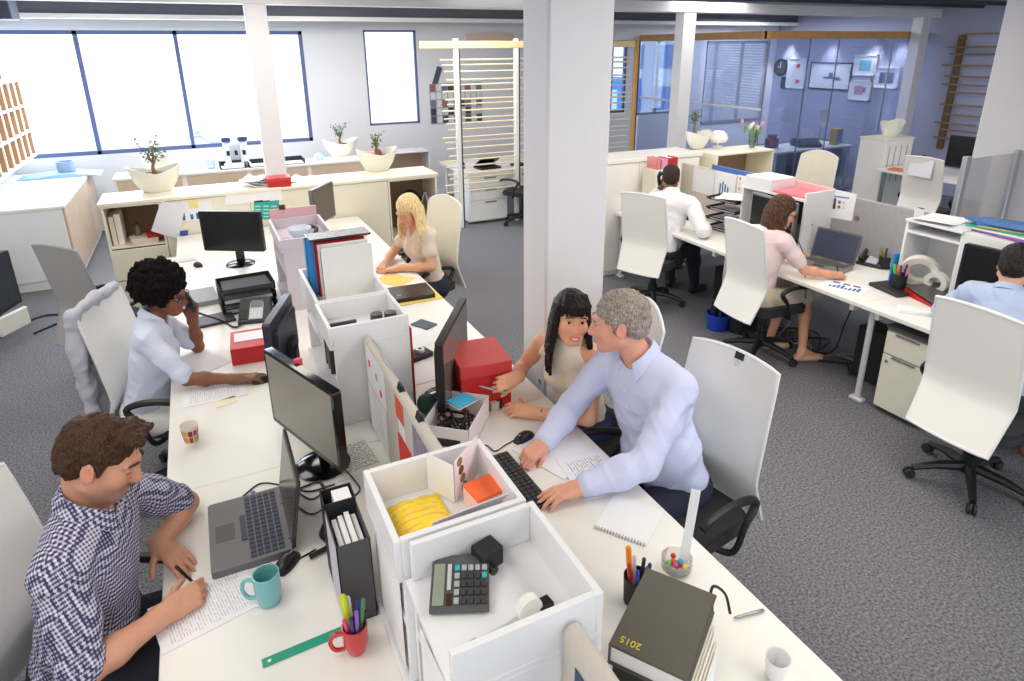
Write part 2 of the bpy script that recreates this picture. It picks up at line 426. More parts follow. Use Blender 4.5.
def cubby(name, label, cat, x0, x1, y0, y1, z0, z1, m, opens, shelves=(), inner=None, tray=0.0, tray_open=None, th=.018, group=None, top=True):
    """open-fronted box unit; opens: the side left open ('-x','+x','-y'); tray: depth of a rimmed tray on its top"""
    t = thing(name, label, cat, ((x0 + x1) / 2, (y0 + y1) / 2, z0), 0, group)
    w, d, h = (x1 - x0) / 2, (y1 - y0) / 2, z1 - z0; zt = h - tray
    b = MB(); B = .002
    b.box(-w, w, -d, d, 0, th, B)
    b.box(-w, w, -d, d, zt - th, zt, B)
    if opens != '-x': b.box(-w, -w + th, -d, d, th, zt - th, B)
    if opens != '+x': b.box(w - th, w, -d, d, th, zt - th, B)
    if opens != '-y': b.box(-w + th, w - th, -d, -d + th, th, zt - th, B)
    b.box(-w + th, w - th, d - th, d, th, zt - th, B)
    b.build('body', m, t)
    for z in shelves: MB().box(-w + th, w - th, -d + th, d - th, z, z + th, B).build('shelf', m, t)
    if inner:
        if opens == '-y': MB().box(-w + th, w - th, d - th - .006, d - th, th, zt - th).build('back_panel', inner, t)
    if tray:
        b = MB()
        if tray_open != '-x': b.box(-w, -w + th, -d, d, zt, h, B)
        b.box(w - th, w, -d, d, zt, h, B)
        b.box(-w + th, w - th, d - th, d, zt, h, B).box(-w + th if tray_open != '-x' else -w, w - th, -d, -d + th, zt, h, B)
        b.build('tray_rim', m, t)
    return t
# storage row behind the long bench (front face towards the bench)
YS, YS2, HS = 6.70, 7.20, 1.10
BROWN = mat('brown_cabinet_inside', (150, 118, 92), .6, var=.06)
oc = cubby('cabinet', 'open cream cabinet with brown inside at the left end of the storage row', 'cabinet', -.90, -.42, YS, YS2, 0, HS - .03, CREAM, '-y', (.36, .66), BROWN)
for z0, z1 in ((.05, .35), (.36, .655)):
    MB().box(-.235, .235, -.25 - .018, -.25, z0, z1, .002).build('drawer', CREAM, oc)
cubby('cabinet', 'open cream cabinet holding a dark bag behind the blonde woman', 'cabinet', 1.75, 2.30, YS, YS2, 0, HS - .03, CREAM, '-y', (.4,), BROWN)
def closed_cabinet(x0, x1, label, ndoor):
    t = thing('cabinet', label, 'cabinet', ((x0 + x1) / 2, (YS + YS2) / 2, 0)); w, d = (x1 - x0) / 2, (YS2 - YS) / 2
    MB().box(-w, w, -d + .02, d, 0, HS - .03, .002).build('body', CREAM, t)
    for k in range(ndoor):
        a = -w + 2 * w * k / ndoor
        MB().box(a + .003, a + 2 * w / ndoor - .003, -d, -d + .018, .06, HS - .035, .002).build('door', CREAM, t)
closed_cabinet(-.417, 1.13, 'closed cream cabinet with papers pinned over its doors', 2)
closed_cabinet(1.133, 1.747, 'closed cream cabinet just left of the blonde woman', 1)
tag(MB().box(-.92, 2.32, YS - .01, YS2 + .01, HS - .029, HS, .003).build('storage_worktop', CREAM), 'long cream top board over the storage row carrying two white planters', 'worktop')
for k, z in enumerate((.1, .36 - .1)): pass
# low sideboard under the window
def sideboard(x0, x1, y0, y1, h, n, label, fm, top=WHITE):
    t = thing('sideboard', label, 'sideboard', ((x0 + x1) / 2, (y0 + y1) / 2, 0)); w, d = (x1 - x0) / 2, (y1 - y0) / 2
    MB().box(-w, w, -d + .02, d, 0, h - .03, .003).build('body', WHITE, t)
    MB().box(-w - .01, w + .01, -d - .01, d, h - .029, h, .003).build('top', top, t)
    for k in range(n):
        a = -w + 2 * w * k / n; MB().box(a + .03, a + 2 * w / n - .03, -d, -d + .018, .08, h - .05, .002).build('door', fm, t)
    return t
sideboard(-1.04, 2.12, 9.28, 9.72, .9, 4, 'long white sideboard with pale wood fronts below the wide window', WOODP)
cubby('shelf_unit', 'low grey open shelf at the right end of the window sideboard', 'shelf', 2.16, 3.12, 9.35, 9.75, 0, .94, mat('grey_shelf', (206, 204, 208), .6), '-y', (.5,), mat('wood_edge', (176, 150, 130), .6))
# big low cabinet by the left wall
lc = thing('cabinet', 'big low white cabinet with pale plank front at the left wall', 'cabinet', (-1.8, 9.05, 0))
MB().box(-.42, .40, -1.15, 1.2, .1, .86, .004).build('body', WHITE2, lc)
MB().box(-.44, .43, -1.17, 1.2, .86, .89, .004).build('top', WHITE, lc)
MB().box(-.40, .38, -1.13, 1.2, 0, .1).build('plinth', WHITE2, lc)
for k in range(3):
    a = -1.15 + k * .783; MB().box(.40, .425, a + .004, a + .779, .1, .855, .003).build('door', WOODP, lc)
# pigeon holes above it
ph = thing('pigeonhole_shelf', 'white pigeonhole wall shelf with brown compartments at the left edge', 'shelf', (-2.07, 8.95, 0))
b = MB(); z0, z1, y0, y1 = 1.16, 2.07, -.95, 1.15
for k in range(4): z = z0 + (z1 - z0) * k / 3; b.box(-.16, .17, y0, y1, z - .012, z + .012, .002)
b.box(-.17, -.155, y0, y1, z0, z1)
for k in range(8): y = y0 + (y1 - y0) * k / 7; b.box(-.16, .165, y - .009, y + .009, z0, z1)
b.build('carcass', [WHITE], ph)
MB().box(-.154, -.149, y0 + .01, y1 - .01, z0 + .01, z1 - .01).build('back_panel', mat('brown_board', (176, 132, 92), .6), ph)
fr = rnd.random
for k in range(1, 8):
    for j in range(3):
        yy = y0 + (y1 - y0) * k / 7
        MB().box(-.14, .15, yy - .014, yy - .008, z0 + .303 * j + .014, z0 + .303 * (j + 1) - .014).build('divider_lining', mat('brown_board', (176, 132, 92)), ph)

# white storage wall behind the telephoning man, and the open unit beside it
t = thing('storage_wall', 'tall white storage wall left of the telephoning man', 'cabinet', (4.42, 5.82, 0))
MB().box(-.62, .62, -.22, .2, 0, 1.24, .004).build('body', WHITE, t)
MB().box(-.65, .65, -.25, .22, 1.24, 1.28, .004).build('top', WHITE, t)
for k in range(3):
    a = -.62 + k * .413; MB().box(a + .003, a + .41, -.238, -.22, .05, 1.235, .003).build('door', WHITE, t)
cubby('shelf_unit', 'cream open box shelf beside the vase of flowers', 'shelf', 5.12, 5.98, 5.40, 5.82, .35, 1.27, CREAM, '-y', (.45,), BROWN)
# office furniture behind the glass
t = thing('office_desk', 'white desk inside the glass office with the dark phone on it', 'desk', (9.2, 7.85, 0))
MB().box(-.85, 1.0, -.36, .36, .74, .77, .003).build('desktop', WHITE, t)
for x in (-.8, .95):
    for y in (-.3, .3): MB().cyl((x, y, 0), (x, y, .74), .025).build('leg', WHITE2, t)
t = thing('low_cabinet', 'dark grey low cabinet inside the glass office', 'cabinet', (10.3, 8.65, 0))
MB().box(-1.3, .8, -.25, .25, 0, .66, .005).build('body', mat('charcoal_cabinet', (60, 66, 84), .5), t)
for k in range(3): MB().box(-1.29 + k * .7, -.60 + k * .7, -.268, -.25, .03, .64, .003).build('door', mat('charcoal_cabinet', (60, 66, 84)), t)
# pedestal under the right bench
pd = thing('drawer_pedestal', 'grey edged drawer pedestal with cream fronts under the right bench', 'pedestal', (4.19, 2.29, 0))
PG = mat('pedestal_grey', (120, 118, 116), .5)
MB().box(-.215, .3, -.16, .16, .02, .61, .004).build('body', PG, pd)
MB().box(-.225, .3, -.165, .165, .61, .632, .004).build('top', mat('pedestal_top', (78, 78, 80), .5), pd)
CF = mat('cream_drawer_front', (226, 222, 206), .45)
for z0, z1 in ((.44, .595), (.04, .43)):
    f = MB().box(-.238, -.216, -.145, .145, z0, z1, .003).build('drawer', CF, pd)
    MB().box(-.246, -.238, -.08, .08, z1 - .012, z1 + .002, .002).build('handle', STEEL, f)
MB().cyl((-.243, .11, .385), (-.23, .11, .385), .012).build('lock', CHROME, pd)

# three-drawer desk in the far bay
t = thing('drawer_unit', 'white three drawer unit below the far bay desk', 'drawers', (3.62, 8.55, 0))
MB().box(-.30, .30, -.24, .35, .03, .70, .004).build('body', WHITE2, t)
for z0, z1 in ((.05, .34), (.345, .52), (.525, .69)):
    f = MB().box(-.295, .295, -.26, -.24, z0, z1, .003).build('drawer', WHITE2, t)
    MB().box(-.06, .12, -.272, -.26, z1 - .04, z1 - .02, .002).build('handle', STEEL, f)
t = thing('bay_desk', 'white curved desk in the far bay behind the slatted divider', 'desk', (4.1, 8.9, 0))
poly = [(-.8, .6), (-.8, -.62), (-.15, -.62)] + [(-.15 + .35 * math.sin(a) , -.27 - .35 * math.cos(a)) for a in [k * PI / 16 for k in range(9)]] + [(.3, -.1), (.9, 0), (.9, .6)]
MB().prism(poly, .705, .735).build('desktop', WHITE, t)
for x, y in ((.8, .1), (.8, .5), (-.7, .5)): MB().cyl((x, y, 0), (x, y, .705), .025).build('leg', WHITE2, t)

# ---------------------------------------------------------------- chairs
def make_chair(label, m_back, m_frame, loc, rz, group=None, tilt=0.0, arms=True, cat='office chair', seatm=None, arch=.018):
    t = thing('office_chair', label, 'chair', loc, rz, group)
    seatm = seatm or mat('black_seat_fabric', (44, 45, 48), .85, bump=.2)
    n = 10; rows = []
    prof = [(-.315, .40), (-.285, .47), (-.250, .55), (-.222, .62), (-.212, .66), (-.222, .74), (-.242, .86), (-.262, .96), (-.282, 1.06), (-.298, 1.135)]
    wid = [.213, .216, .22, .225, .228, .228, .226, .223, .22, .216]
    def pt(i, u, off=0.0):
        y, z = prof[i]; y -= tilt * (z - .45)
        top = arch * (1 - u * u) * max(0, (z - .9) / .22)
        return Vector((wid[i] * u, y - .02 * (1 - u * u) + .0 + off, z + top))
    rings = []
    us = [-1 + 2 * k / n for k in range(n + 1)]
    for i in range(len(prof)):
        rings.append([pt(i, u) for u in us] + [pt(i, u, -.012) for u in reversed(us)])
    MB().ring_surf(rings).build('backrest', m_back, t)
    edge = [pt(0, u) for u in us] + [pt(i, 1) for i in range(1, len(prof))] + [pt(len(prof) - 1, u) for u in reversed(us[:-1])] + [pt(i, -1) for i in range(len(prof) - 2, 0, -1)]
    edge.append(edge[0]); MB().tube([p + Vector((0, -.006, 0)) for p in edge], .0095, 6).build('back_frame', m_frame, t)
    MB().tube(smooth_path([(0, .02, .40), (0, -.12, .385), (0, -.21, .40), (0, -.245, .46)]), .02, 8).build('back_spine', BLACK, t)
    b = MB(); b.prism(rrect(.48, .46, .09), .43, .475); b.prism(rrect(.46, .44, .1), .475, .495); b.build('seat', seatm, t)
    if arms:
        for s in (-1, 1):
            p = smooth_path([(s * .2, .02, .42), (s * .285, -.02, .43), (s * .30, -.06, .55), (s * .295, -.12, .64), (s * .285, -.02, .675), (s * .28, .14, .665), (s * .28, .19, .645)], 5)
            MB().tube(p, [.014] * 12 + [.018] * (len(p) - 12), 8).build('armrest', BLACK, t)
    MB().cyl((0, 0, .12), (0, 0, .42), .03).cyl((0, 0, .08), (0, 0, .2), .045).build('gas_lift', BLACK, t)
    for k in range(5):
        a = k * 2 * PI / 5 + .3; c, s_ = math.cos(a), math.sin(a)
        leg = MB().tube([(.02 * c, .02 * s_, .115), (.17 * c, .17 * s_, .10), (.29 * c, .29 * s_, .068)], [.032, .024, .018], 8).build('base_leg', BLACK, t)
        w = MB()
        for q in (-1, 1):
            o = Vector((-s_ * .016 * q, c * .016 * q, 0)); p = Vector((.30 * c, .30 * s_, .03))
            w.cyl(p + o * .4, p + o * 1.3, .029, None, 14)
        w.build('caster', BLACKM, leg)
    return t
FR = mat('white_chair_frame', (234, 234, 234), .35)
make_chair('white mesh office chair of the grey-haired man, clip on its top edge', MESHW, FR, (1.66, 1.79, 0), PI / 2 + .16, tilt=-.02)
make_chair('white mesh office chair of the man in light blue at right', MESHW, FR, (3.70, 1.66, 0), -PI / 2, tilt=-.02)
make_chair('white mesh chair back seen side on behind the woman in pale pink', MESHW, FR, (3.90, 3.42, 0), -PI / 2 - .1)
make_chair('white mesh office chair of the telephoning man in white shirt', MESHW, FR, (3.80, 4.72, 0), -PI / 2 + .42)
make_chair('white chair behind the man in the checked shirt', MESHW, FR, (-.54, 1.99, 0), -PI / 2 - .40)
make_chair('white chair with grey jacket, seat of the woman with afro hair', MESHW, FR, (-.33, 3.71, 0), -PI / 2 - .38)
make_chair('empty grey backed chair left of the woman with afro hair', MESHG, mat('grey_frame', (150, 150, 152), .4), (-.78, 5.32, 0), -PI / 2 + .75)
make_chair('cream round topped chair behind the blonde woman', mat('cream_mesh', (236, 230, 208), .7, bump=.1), FR, (1.55, 5.05, 0), PI / 2 + .34, arch=.06)
make_chair('white chair mostly hidden behind the dark-haired woman', MESHW, FR, (1.60, 2.46, 0), PI / 2 - .3, arch=.06)
make_chair('white chair in the far bay beside the central column', MESHW, FR, (4.05, 8.05, 0), .5)
make_chair('empty cream chair on the far side of the right bench', mat('cream_mesh', (236, 230, 208)), FR, (6.45, 5.30, 0), PI / 2 + .3, arch=.06)
make_chair('white chair with a white sheet clipped on it by the far dark monitor', MESHW, FR, (7.95, 4.72, 0), -PI / 2 + .1)
# ---------------------------------------------------------------- builders of desk things
TZ = .731
def sheet(label, c, w, h, rz, m=PAPER, group=None, name='paper_sheet', cat='paper', z=None, th=.0012, curl=0.0):
    """sheet lying on the desk"""
    z = (TZ if z is None else z); b = MB(); n = 6
    ra = [[(w * (i / n - .5), -h / 2, 0.0 + curl * (2 * i / n - 1) ** 2) for i in range(n + 1)], [(w * (i / n - .5), h / 2, 0.0 + curl * .6 * (2 * i / n - 1) ** 2) for i in range(n + 1)]]
    ring = [[Vector(p) for p in r] + [Vector(p) + Vector((0, 0, th)) for p in reversed(r)] for r in ra]
    b.ring_surf(ring)
    o = b.build(name, m, None, loc=(c[0], c[1], z), rz=rz)
    return tag(o, label, cat, group)
def stack(label, c, w, h, t, rz, m, z=None, name='book', cat='book', bev=.002):
    o = MB().box(-w / 2, w / 2, -h / 2, h / 2, 0, t, bev).build(name, m, None, loc=(c[0], c[1], TZ if z is None else z), rz=rz)
    return tag(o, label, cat)
def pen(label, p0, p1, m, r=.0045, capm=None, cat='pen', name='pen', group=None):
    """pen from tip p0 to end p1"""
    p0, p1 = Vector(p0), Vector(p1); t = thing(name, label, cat, p0, 0, group); v = p1 - p0; n = v.normalized()
    MB().tube([n * .012, v * .62], [r * .9, r], 8).build('barrel', m, t)
    MB().tube([Vector((0, 0, 0)), n * .012], [r * .25, r * .85], 8).build('tip', STEEL, t)
    MB().tube([v * .6, v * .97, v], [r * 1.15, r * 1.15, r * .7], 8).build('cap', capm or m, t)
    return t
def monitor(label, c, rz, w, h, zb, ztop=None, screen=None, frame=None, tilt=0.0, basec=None, standm=None, foot=.11):
    """flat monitor facing local -Y, bottom edge zb above the desk"""
    frame = frame or BLACKG; standm = standm or BLACKG
    t = thing('monitor', label, 'monitor', (c[0], c[1], TZ), rz); R4 = Matrix.Translation((0, 0, zb)) @ Matrix.Rotation(tilt, 4, 'X')
    b = MB(); b.prism(rrect(w, h, .012, 3, 0, h / 2), -.022, .012, 'y', R4)
    b.prism(rrect(w * .8, h * .7, .03, 3, 0, h / 2), .012, .032, 'y', R4); b.build('housing', frame, t)
    MB().box(-w / 2 + .017, w / 2 - .017, -.0235, -.0215, .022, h - .017, 0, R4).build('screen', screen or mat('dark_screen', (92, 88, 80), .16, var=.02), t)
    MB().cbox((0, .055, zb * .5 + h * .15), (.07, .022, zb + h * .4), bev=.005).cbox((0, .034, zb + h * .33), (.1, .045, .1), bev=.004).build('stand', standm, t)
    MB().lathe([(.0, .0), (foot, 0), (foot + .004, .006), (foot * .9, .014), (foot * .35, .022), (0, .022)], (0, .045, 0), 32).build('foot', standm, t)
    return t
def mouse(label, c, rz, m=BLACK):
    t = thing('computer_mouse', label, 'mouse', (c[0], c[1], TZ), rz)
    rings = []
    for k, (y, w, h) in enumerate(((-.052, .012, .008), (-.046, .024, .020), (-.02, .031, .034), (.01, .030, .036), (.04, .026, .024), (.055, .014, .010))):
        rings.append([(w * math.cos(a), y, max(0, h * math.sin(a))) for a in [PI * j / 8 for j in range(9)]] + [(w * .8 * (1 - j), y, 0) for j in (.5, 1.5)])
    MB().ring_surf(rings).build('shell', m, t)
    MB().cbox((0, .03, .031), (.006, .018, .006), bev=.002).build('wheel', STEEL, t)
    return t
def cable(label, pts, r=.0032, m=BLACK, name='cable', n=7):
    return tag(MB().tube(smooth_path(pts, n), r, 6).build(name, m), label, 'cable')
def mug(label, c, m, r=.041, h=.105, handle=None, inner=None, taper=.85, name='mug', z=None, seg=32):
    t = thing(name, label, 'mug', (c[0], c[1], TZ if z is None else z)); ri = r - .004
    MB().lathe([(0, .0), (r * taper * .9, 0), (r * taper, .004), (r, h * .45), (r, h), (ri, h + .001), (ri, h * .45), (r * taper - .004, .008), (0, .006)], seg=seg).build('cup', m, t)
    if handle is not None:
        d = Vector((math.cos(handle), math.sin(handle), 0))
        p = smooth_path([d * (r - .003) + Vector((0, 0, h * .82)), d * (r + .022) + Vector((0, 0, h * .86)), d * (r + .034) + Vector((0, 0, h * .58)), d * (r + .022) + Vector((0, 0, h * .28)), d * (r * .96 - .003) + Vector((0, 0, h * .2))], 6)
        MB().tube(p, .0065, 8).build('handle', m, t)
    return t
def desk_phone(label, c, rz, z=None, handset=True):
    t = thing('desk_phone', label, 'telephone', (c[0], c[1], TZ if z is None else z), rz); B = mat('phone_charcoal', (48, 50, 56), .5); S = mat('phone_silver', (196, 198, 204), .35)
    R4 = Matrix.Rotation(math.radians(24), 4, 'X')
    MB().prism([(-.10, 0), (.10, 0), (.10, .105), (.085, .112), (-.10, .02)], -.095, .095, 'x').build('base', B, t)
    T4 = Matrix.Translation((0, -.10, .021)) @ R4
    MB().box(-.03, .055, .012, .19, .0, .006, .002, T4).build('face_plate', S, t)
    b = MB()
    for i in range(3):
        for j in range(4): b.box(-.022 + i * .022, -.006 + i * .022, .02 + j * .02, .034 + j * .02, .004, .009, .001, T4)
    b.build('keypad', mat('phone_keys', (222, 224, 228), .4), t)
    MB().box(-.025, .05, .115, .18, .004, .0075, 0, T4).build('display', mat('phone_display', (120, 130, 126), .2), t)
    if handset:
        b = MB(); b.tube([T4 @ Vector((-.065, .02, .02)), T4 @ Vector((-.065, .05, .034)), T4 @ Vector((-.065, .15, .034)), T4 @ Vector((-.065, .19, .02))], [.024, .017, .017, .024], 10); b.build('handset', B, t)
    else:
        MB().box(-.09, -.042, .02, .19, .0, .004, .001, T4).build('cradle', BLACK, t)
    return t
def keys(b, x0, y0, cols, rows, p, kw, z, R4=None, hz=.005):
    for i in range(cols):
        for j in range(rows): b.box(x0 + i * p, x0 + i * p + kw, y0 + j * p, y0 + j * p + kw, z, z + hz, .0, R4)
    return b
def laptop(label, c, rz, w, d, ang, case, lidm, screen, kcol, lip=.0, z=None):
    """base with keyboard, hinge at local +Y, user at -Y; lid opened by ang degrees from closed"""
    t = thing('laptop', label, 'laptop', (c[0], c[1], TZ if z is None else z), rz)
    b = MB(); b.prism(rrect(w, d, .012, 3), 0, .028); b.build('base', case, t)
    p = w * .92 / 15; b = MB()
    keys(b, -w * .46, -d * .02, 15, 5, p, p * .84, .028, hz=.003).box(-p * 3, p * 3, -d * .02 - p, -d * .02 - p * .16, .028, .031)
    b.build('keyboard', kcol, t)
    MB().box(-.045, .045, -d * .42, -d * .18, .028, .0288).build('touchpad', mat('touchpad_grey', (70, 68, 70), .4), t)
    R4 = Matrix.Translation((0, d / 2 - .006, .024)) @ Matrix.Rotation(PI / 2 - math.radians(ang), 4, 'X')   # lid local: x width, z height
    L = MB(); L.prism(rrect(w, d, .012, 3, 0, d / 2), -.0, .011, 'y', R4); lid = L.build('lid', lidm, t)
    MB().box(-w / 2 + .012, w / 2 - .012, -.0015, .0005, .02, d - .014, 0, R4).build('screen', screen, lid)
    MB().cyl((-w * .35, d / 2 - .006, .026), (-w * .2, d / 2 - .006, .026), .007, None, 8).build('hinge', case, t); MB().cyl((w * .2, d / 2 - .006, .026), (w * .35, d / 2 - .006, .026), .007, None, 8).build('hinge', case, t)
    return t
def binder(label, c, rz, w, d, h, m, z, pages=PAPER, spine=None, name='ring_binder'):
    """standing file: spine faces local -X; w thickness along y, d depth along x"""
    t = thing(name, label, 'binder', (c[0], c[1], z), rz)
    MB().box(-d / 2, d / 2, -w / 2, -w / 2 + .003, 0, h).box(-d / 2, d / 2, w / 2 - .003, w / 2, 0, h).box(-d / 2, -d / 2 + .003, -w / 2, w / 2, 0, h).build('cover', m, t)
    MB().box(-d / 2 + .02, d / 2 - .012, -w / 2 + .004, w / 2 - .006, .004, h - .015).build('pages', pages, t)
    if spine: MB().box(-d / 2 - .0012, -d / 2, -w / 2 + .01, w / 2 - .01, h * .45, h * .85).build('label', spine, t)
    return t
def pinned(label, corners, m, th=.0015, name='paper_sheet', cat='paper', group=None):
    """sheet hung on an upright face, from its four corners"""
    P4 = [Vector(p) for p in corners]; n = (P4[1] - P4[0]).cross(P4[3] - P4[0]).normalized() * th; c = sum(P4, Vector()) / 4
    u = (P4[1] - P4[0]).normalized(); nn = n.normalized(); v = nn.cross(u)
    Rm = Matrix((u, v, nn)).transposed(); inv = Rm.transposed()
    b = MB(); b.ring_surf([[inv @ (p - c) for p in P4], [inv @ (p - c + n) for p in P4]])
    o = b.build(name, m); o.matrix_world = Matrix.Translation(c) @ Rm.to_4x4()
    return tag(o, label, cat, group)
def patch(name, parent, x0, x1, y0, y1, z, m, th=.0008):
    return MB().box(x0, x1, y0, y1, z, z + th).build(name, m, parent)
def clip(label, c, rz, m=BLACK):
    t = thing('binder_clip', label, 'clip', c, rz)
    MB().prism([(-.014, -.022), (.014, -.022), (.004, .012), (-.004, .012)], -.022, .022, 'x').build('clip_body', m, t)
    for s in (-1, 1): MB().tube([(-.008, s * .014, -.02), (-.006, s * .022, -.05), (.006, s * .022, -.05), (.008, s * .014, -.02)], .0014, 5).build('wire', CHROME, t)
    return t
PRINT = stripes_mat('printed_page', (242, 242, 246), (200, 200, 208), .0085, .36, 1, (.085, .12))
PRINTX = stripes_mat('printed_page_sideways', (242, 242, 246), (200, 200, 208), .0085, .36, 0, (.12, .085))
INK = stripes_mat('sketched_page', (240, 240, 246), (150, 150, 165), .012, .3, 0, (.08, .1), 60)
DOTS = stripes_mat('sketched_dots', (238, 236, 226), (140, 136, 130), .013, .5, 1, (.09, .1), 95)

# ---------------------------------------------------------------- centre units of the long bench
UW = mat('white_unit_board', (238, 239, 242), .4, var=.012)
cubby('desk_shelf_unit', 'nearest white box unit, calculator in its top tray', 'shelf unit', .305, .675, .935, 1.285, .731, 1.23, UW, '-x', (.2,), None, .115, '-x')
cubby('desk_shelf_unit', 'white box unit with the yellow bag in its top tray', 'shelf unit', .287, .66, 1.295, 1.622, .731, 1.23, UW, '-x', (.2,), None, .115)
cubby('desk_shelf_unit', 'white box unit with two dark jars in its top tray', 'shelf unit', .385, .755, 2.69, 3.03, .731, 1.23, UW, '-x', (.22,), None, .09)
cubby('desk_shelf_unit', 'white box unit holding the blue binder upright', 'shelf unit', .392, .762, 3.04, 3.60, .731, 1.23, UW, '-x', (.22,), None, .11)
LIL = mat('lilac_grey_board', (214, 206, 214), .5, var=.02)
cubby('desk_shelf_unit', 'lilac grey box unit with a white bowl in its tray', 'shelf unit', .365, .725, 4.25, 4.86, .731, 1.23, LIL, '-x', (.24,), None, .07)
tag(MB().box(.38, .71, 4.862, 4.88, .735, 1.30, .003).build('pink_panel', mat('pink_board', (226, 178, 184), .6)), 'pink board standing behind the lilac grey box unit', 'panel')
clip('dark red clip on the pink board', (.47, 4.872, 1.315), 0, mat('dark_red_clip', (96, 18, 24), .4))
# calculator
cl = thing('calculator', 'grey desk calculator with teal keys in the nearest box unit tray', 'calculator', (.415, 1.175, 1.122), 0.0)
cl.rotation_euler = (0, 0, yaw_of(D(430, 612, 1.12), D(493, 615, 1.12)) + .10)
RC = Matrix.Rotation(math.radians(7), 4, 'X')
MB().prism([(-.06, .0), (.075, 0), (.09, .035), (.075, .038), (-.06, .012)], -.072, .072, 'x').build('body', mat('calculator_grey', (86, 88, 90), .45), cl)
SL = Matrix.Translation((0, -.06, .0125)) @ Matrix.Rotation(math.atan2(.026, .135), 4, 'X')
MB().box(-.066, -.038, .01, .122, 0, .003, .001, SL).build('display', mat('lcd_olive', (150, 158, 140), .25), cl)
MB().box(-.032, -.022, .05, .12, 0, .0025, 0, SL).build('display_surround', mat('silver_trim', (200, 202, 204), .3), cl)
MB().box(-.032, -.020, .01, .04, 0, .0025, 0, SL).build('solar_cell', mat('solar_brown', (70, 50, 40), .2), cl)
kd, kl, kt = mat('calculator_key_dark', (62, 62, 66), .5), mat('calculator_key_light', (176, 178, 178), .5), mat('calculator_key_teal', (60, 178, 180), .5)
for i in range(5):
    for j in range(5):
        m = kl if (i == 0 or j == 4) else kd
        if (i, j) == (0, 4): m = kt
        if (i, j) == (4, 3): m = kt
        MB().box(-.014 + i * .017, -.001 + i * .017, .012 + j * .022, .028 + j * .022, .0, .006, .0015, SL).build('key', m, cl)
ad = thing('power_adapter', 'black cube power adapter in the nearest box unit tray', 'adapter', (.515, 1.235, 1.122), .25)
MB().box(-.034, .034, -.03, .03, 0, .06, .006).build('housing', BLACKM, ad)
MB().cyl((-.015, -.028, .02), (-.015, -.05, .02), .012, None, 12).build('plug', BLACK, ad)
td = thing('tape_dispenser', 'white tape dispenser at the front of the nearest box unit tray', 'tape dispenser', (.50, 1.025, 1.122), .12)
MB().prism([(-.11, 0), (.09, 0), (.09, .02), (.06, .03), (-.02, .012), (-.10, .014)], -.014, .014, 'y').build('body', mat('clear_grey_plastic', (206, 206, 208), .25), td)
MB().tube([(.03, -.012, .04), (.03, .012, .04)], [.032, .032], 24).build('tape_roll', WHITE, td)
MB().box(.055, .095, -.016, .016, .012, .034, .003).build('tape_core', BLACK, td)
MB().box(-.125, -.105, -.014, .014, .004, .02, .001).build('cutter', STEEL, td)
# yellow bag, cards and memo cube
yb = MB(); n = 12; x0, x1, y0, y1 = .315, .495, 1.335, 1.565
top = [[(x0 + (x1 - x0) * i / n, y0 + (y1 - y0) * j / n, 1.118 + .045 * (1 - (2 * i / n - 1) ** 4) * (1 - (2 * j / n - 1) ** 4) + rnd.uniform(-.003, .003)) for i in range(n + 1)] for j in range(n + 1)]
yb.ring_surf([[Vector(p) for p in r] for r in top], close_ring=False, cap=False)
yb.ring_surf([[Vector((p[0], p[1], 1.117)) for p in r] for r in top[::n]], close_ring=False, cap=False)
ybm = stripes_mat('yellow_wrapper', (250, 216, 60), (236, 188, 96), .026, .35, 1, None, 46)
tag(yb.build('crisp_packet', ybm), 'crumpled yellow bag in the second box unit tray', 'bag')
pinned('white folded card with brown leaf print beside the yellow bag', [(.475, 1.595, 1.12), (.525, 1.50, 1.12), (.525, 1.50, 1.25), (.475, 1.595, 1.25)], PAPER, name='card', cat='card')
cd = pinned('pale pink tall card with round photographs in the second box unit', [(.528, 1.50, 1.12), (.64, 1.595, 1.12), (.64, 1.595, 1.262), (.528, 1.50, 1.262)], mat('pale_pink_card', (244, 228, 230), .7), name='card', cat='card')
for k, cc in enumerate(((150, 120, 60), (110, 74, 40), (140, 110, 50), (120, 132, 100))):
    MB().cyl((-.045 + .008 * k, .052 - k * .033, .0018), (-.045 + .008 * k, .052 - k * .033, .0034), .0145, None, 18).build('photo', mat('leaf_photo_%d' % k, cc, .6, var=.5, scale=60), cd)
mc = thing('memo_cube', 'block of pink notes with orange top sheet in the second box unit', 'notepad', (.600, 1.455, 1.119), .12)
MB().box(-.045, .045, -.045, .045, 0, .052, .001).build('note_block', mat('pink_notes', (250, 206, 200), .8), mc)
MB().box(-.045, .045, -.045, .045, .052, .062, .001).build('top_notes', mat('orange_notes', (255, 112, 62), .8), mc)
pinned('long white envelope leaning at the front of the second box unit', [(.40, 1.40, 1.122), (.55, 1.405, 1.122), (.64, 1.328, 1.243), (.40, 1.322, 1.232)], mat('white_lilac_paper', (236, 234, 246), .7), name='envelope', cat='envelope')
for k in range(3):
    pinned(('white sheet in the side slot of the second box unit', 'second white sheet in the side slot below the yellow bag', 'white folder edge at the open side of the nearest box unit')[k],
           [(.30 + .012 * k, 1.33 - (.36 if k == 2 else 0), .76), (.30 + .012 * k, 1.60 - (.36 if k == 2 else 0), .76), (.30 + .012 * k, 1.60 - (.36 if k == 2 else 0), 1.05 - .03 * k), (.30 + .012 * k, 1.33 - (.36 if k == 2 else 0), 1.08 - .03 * k)], PAPER)
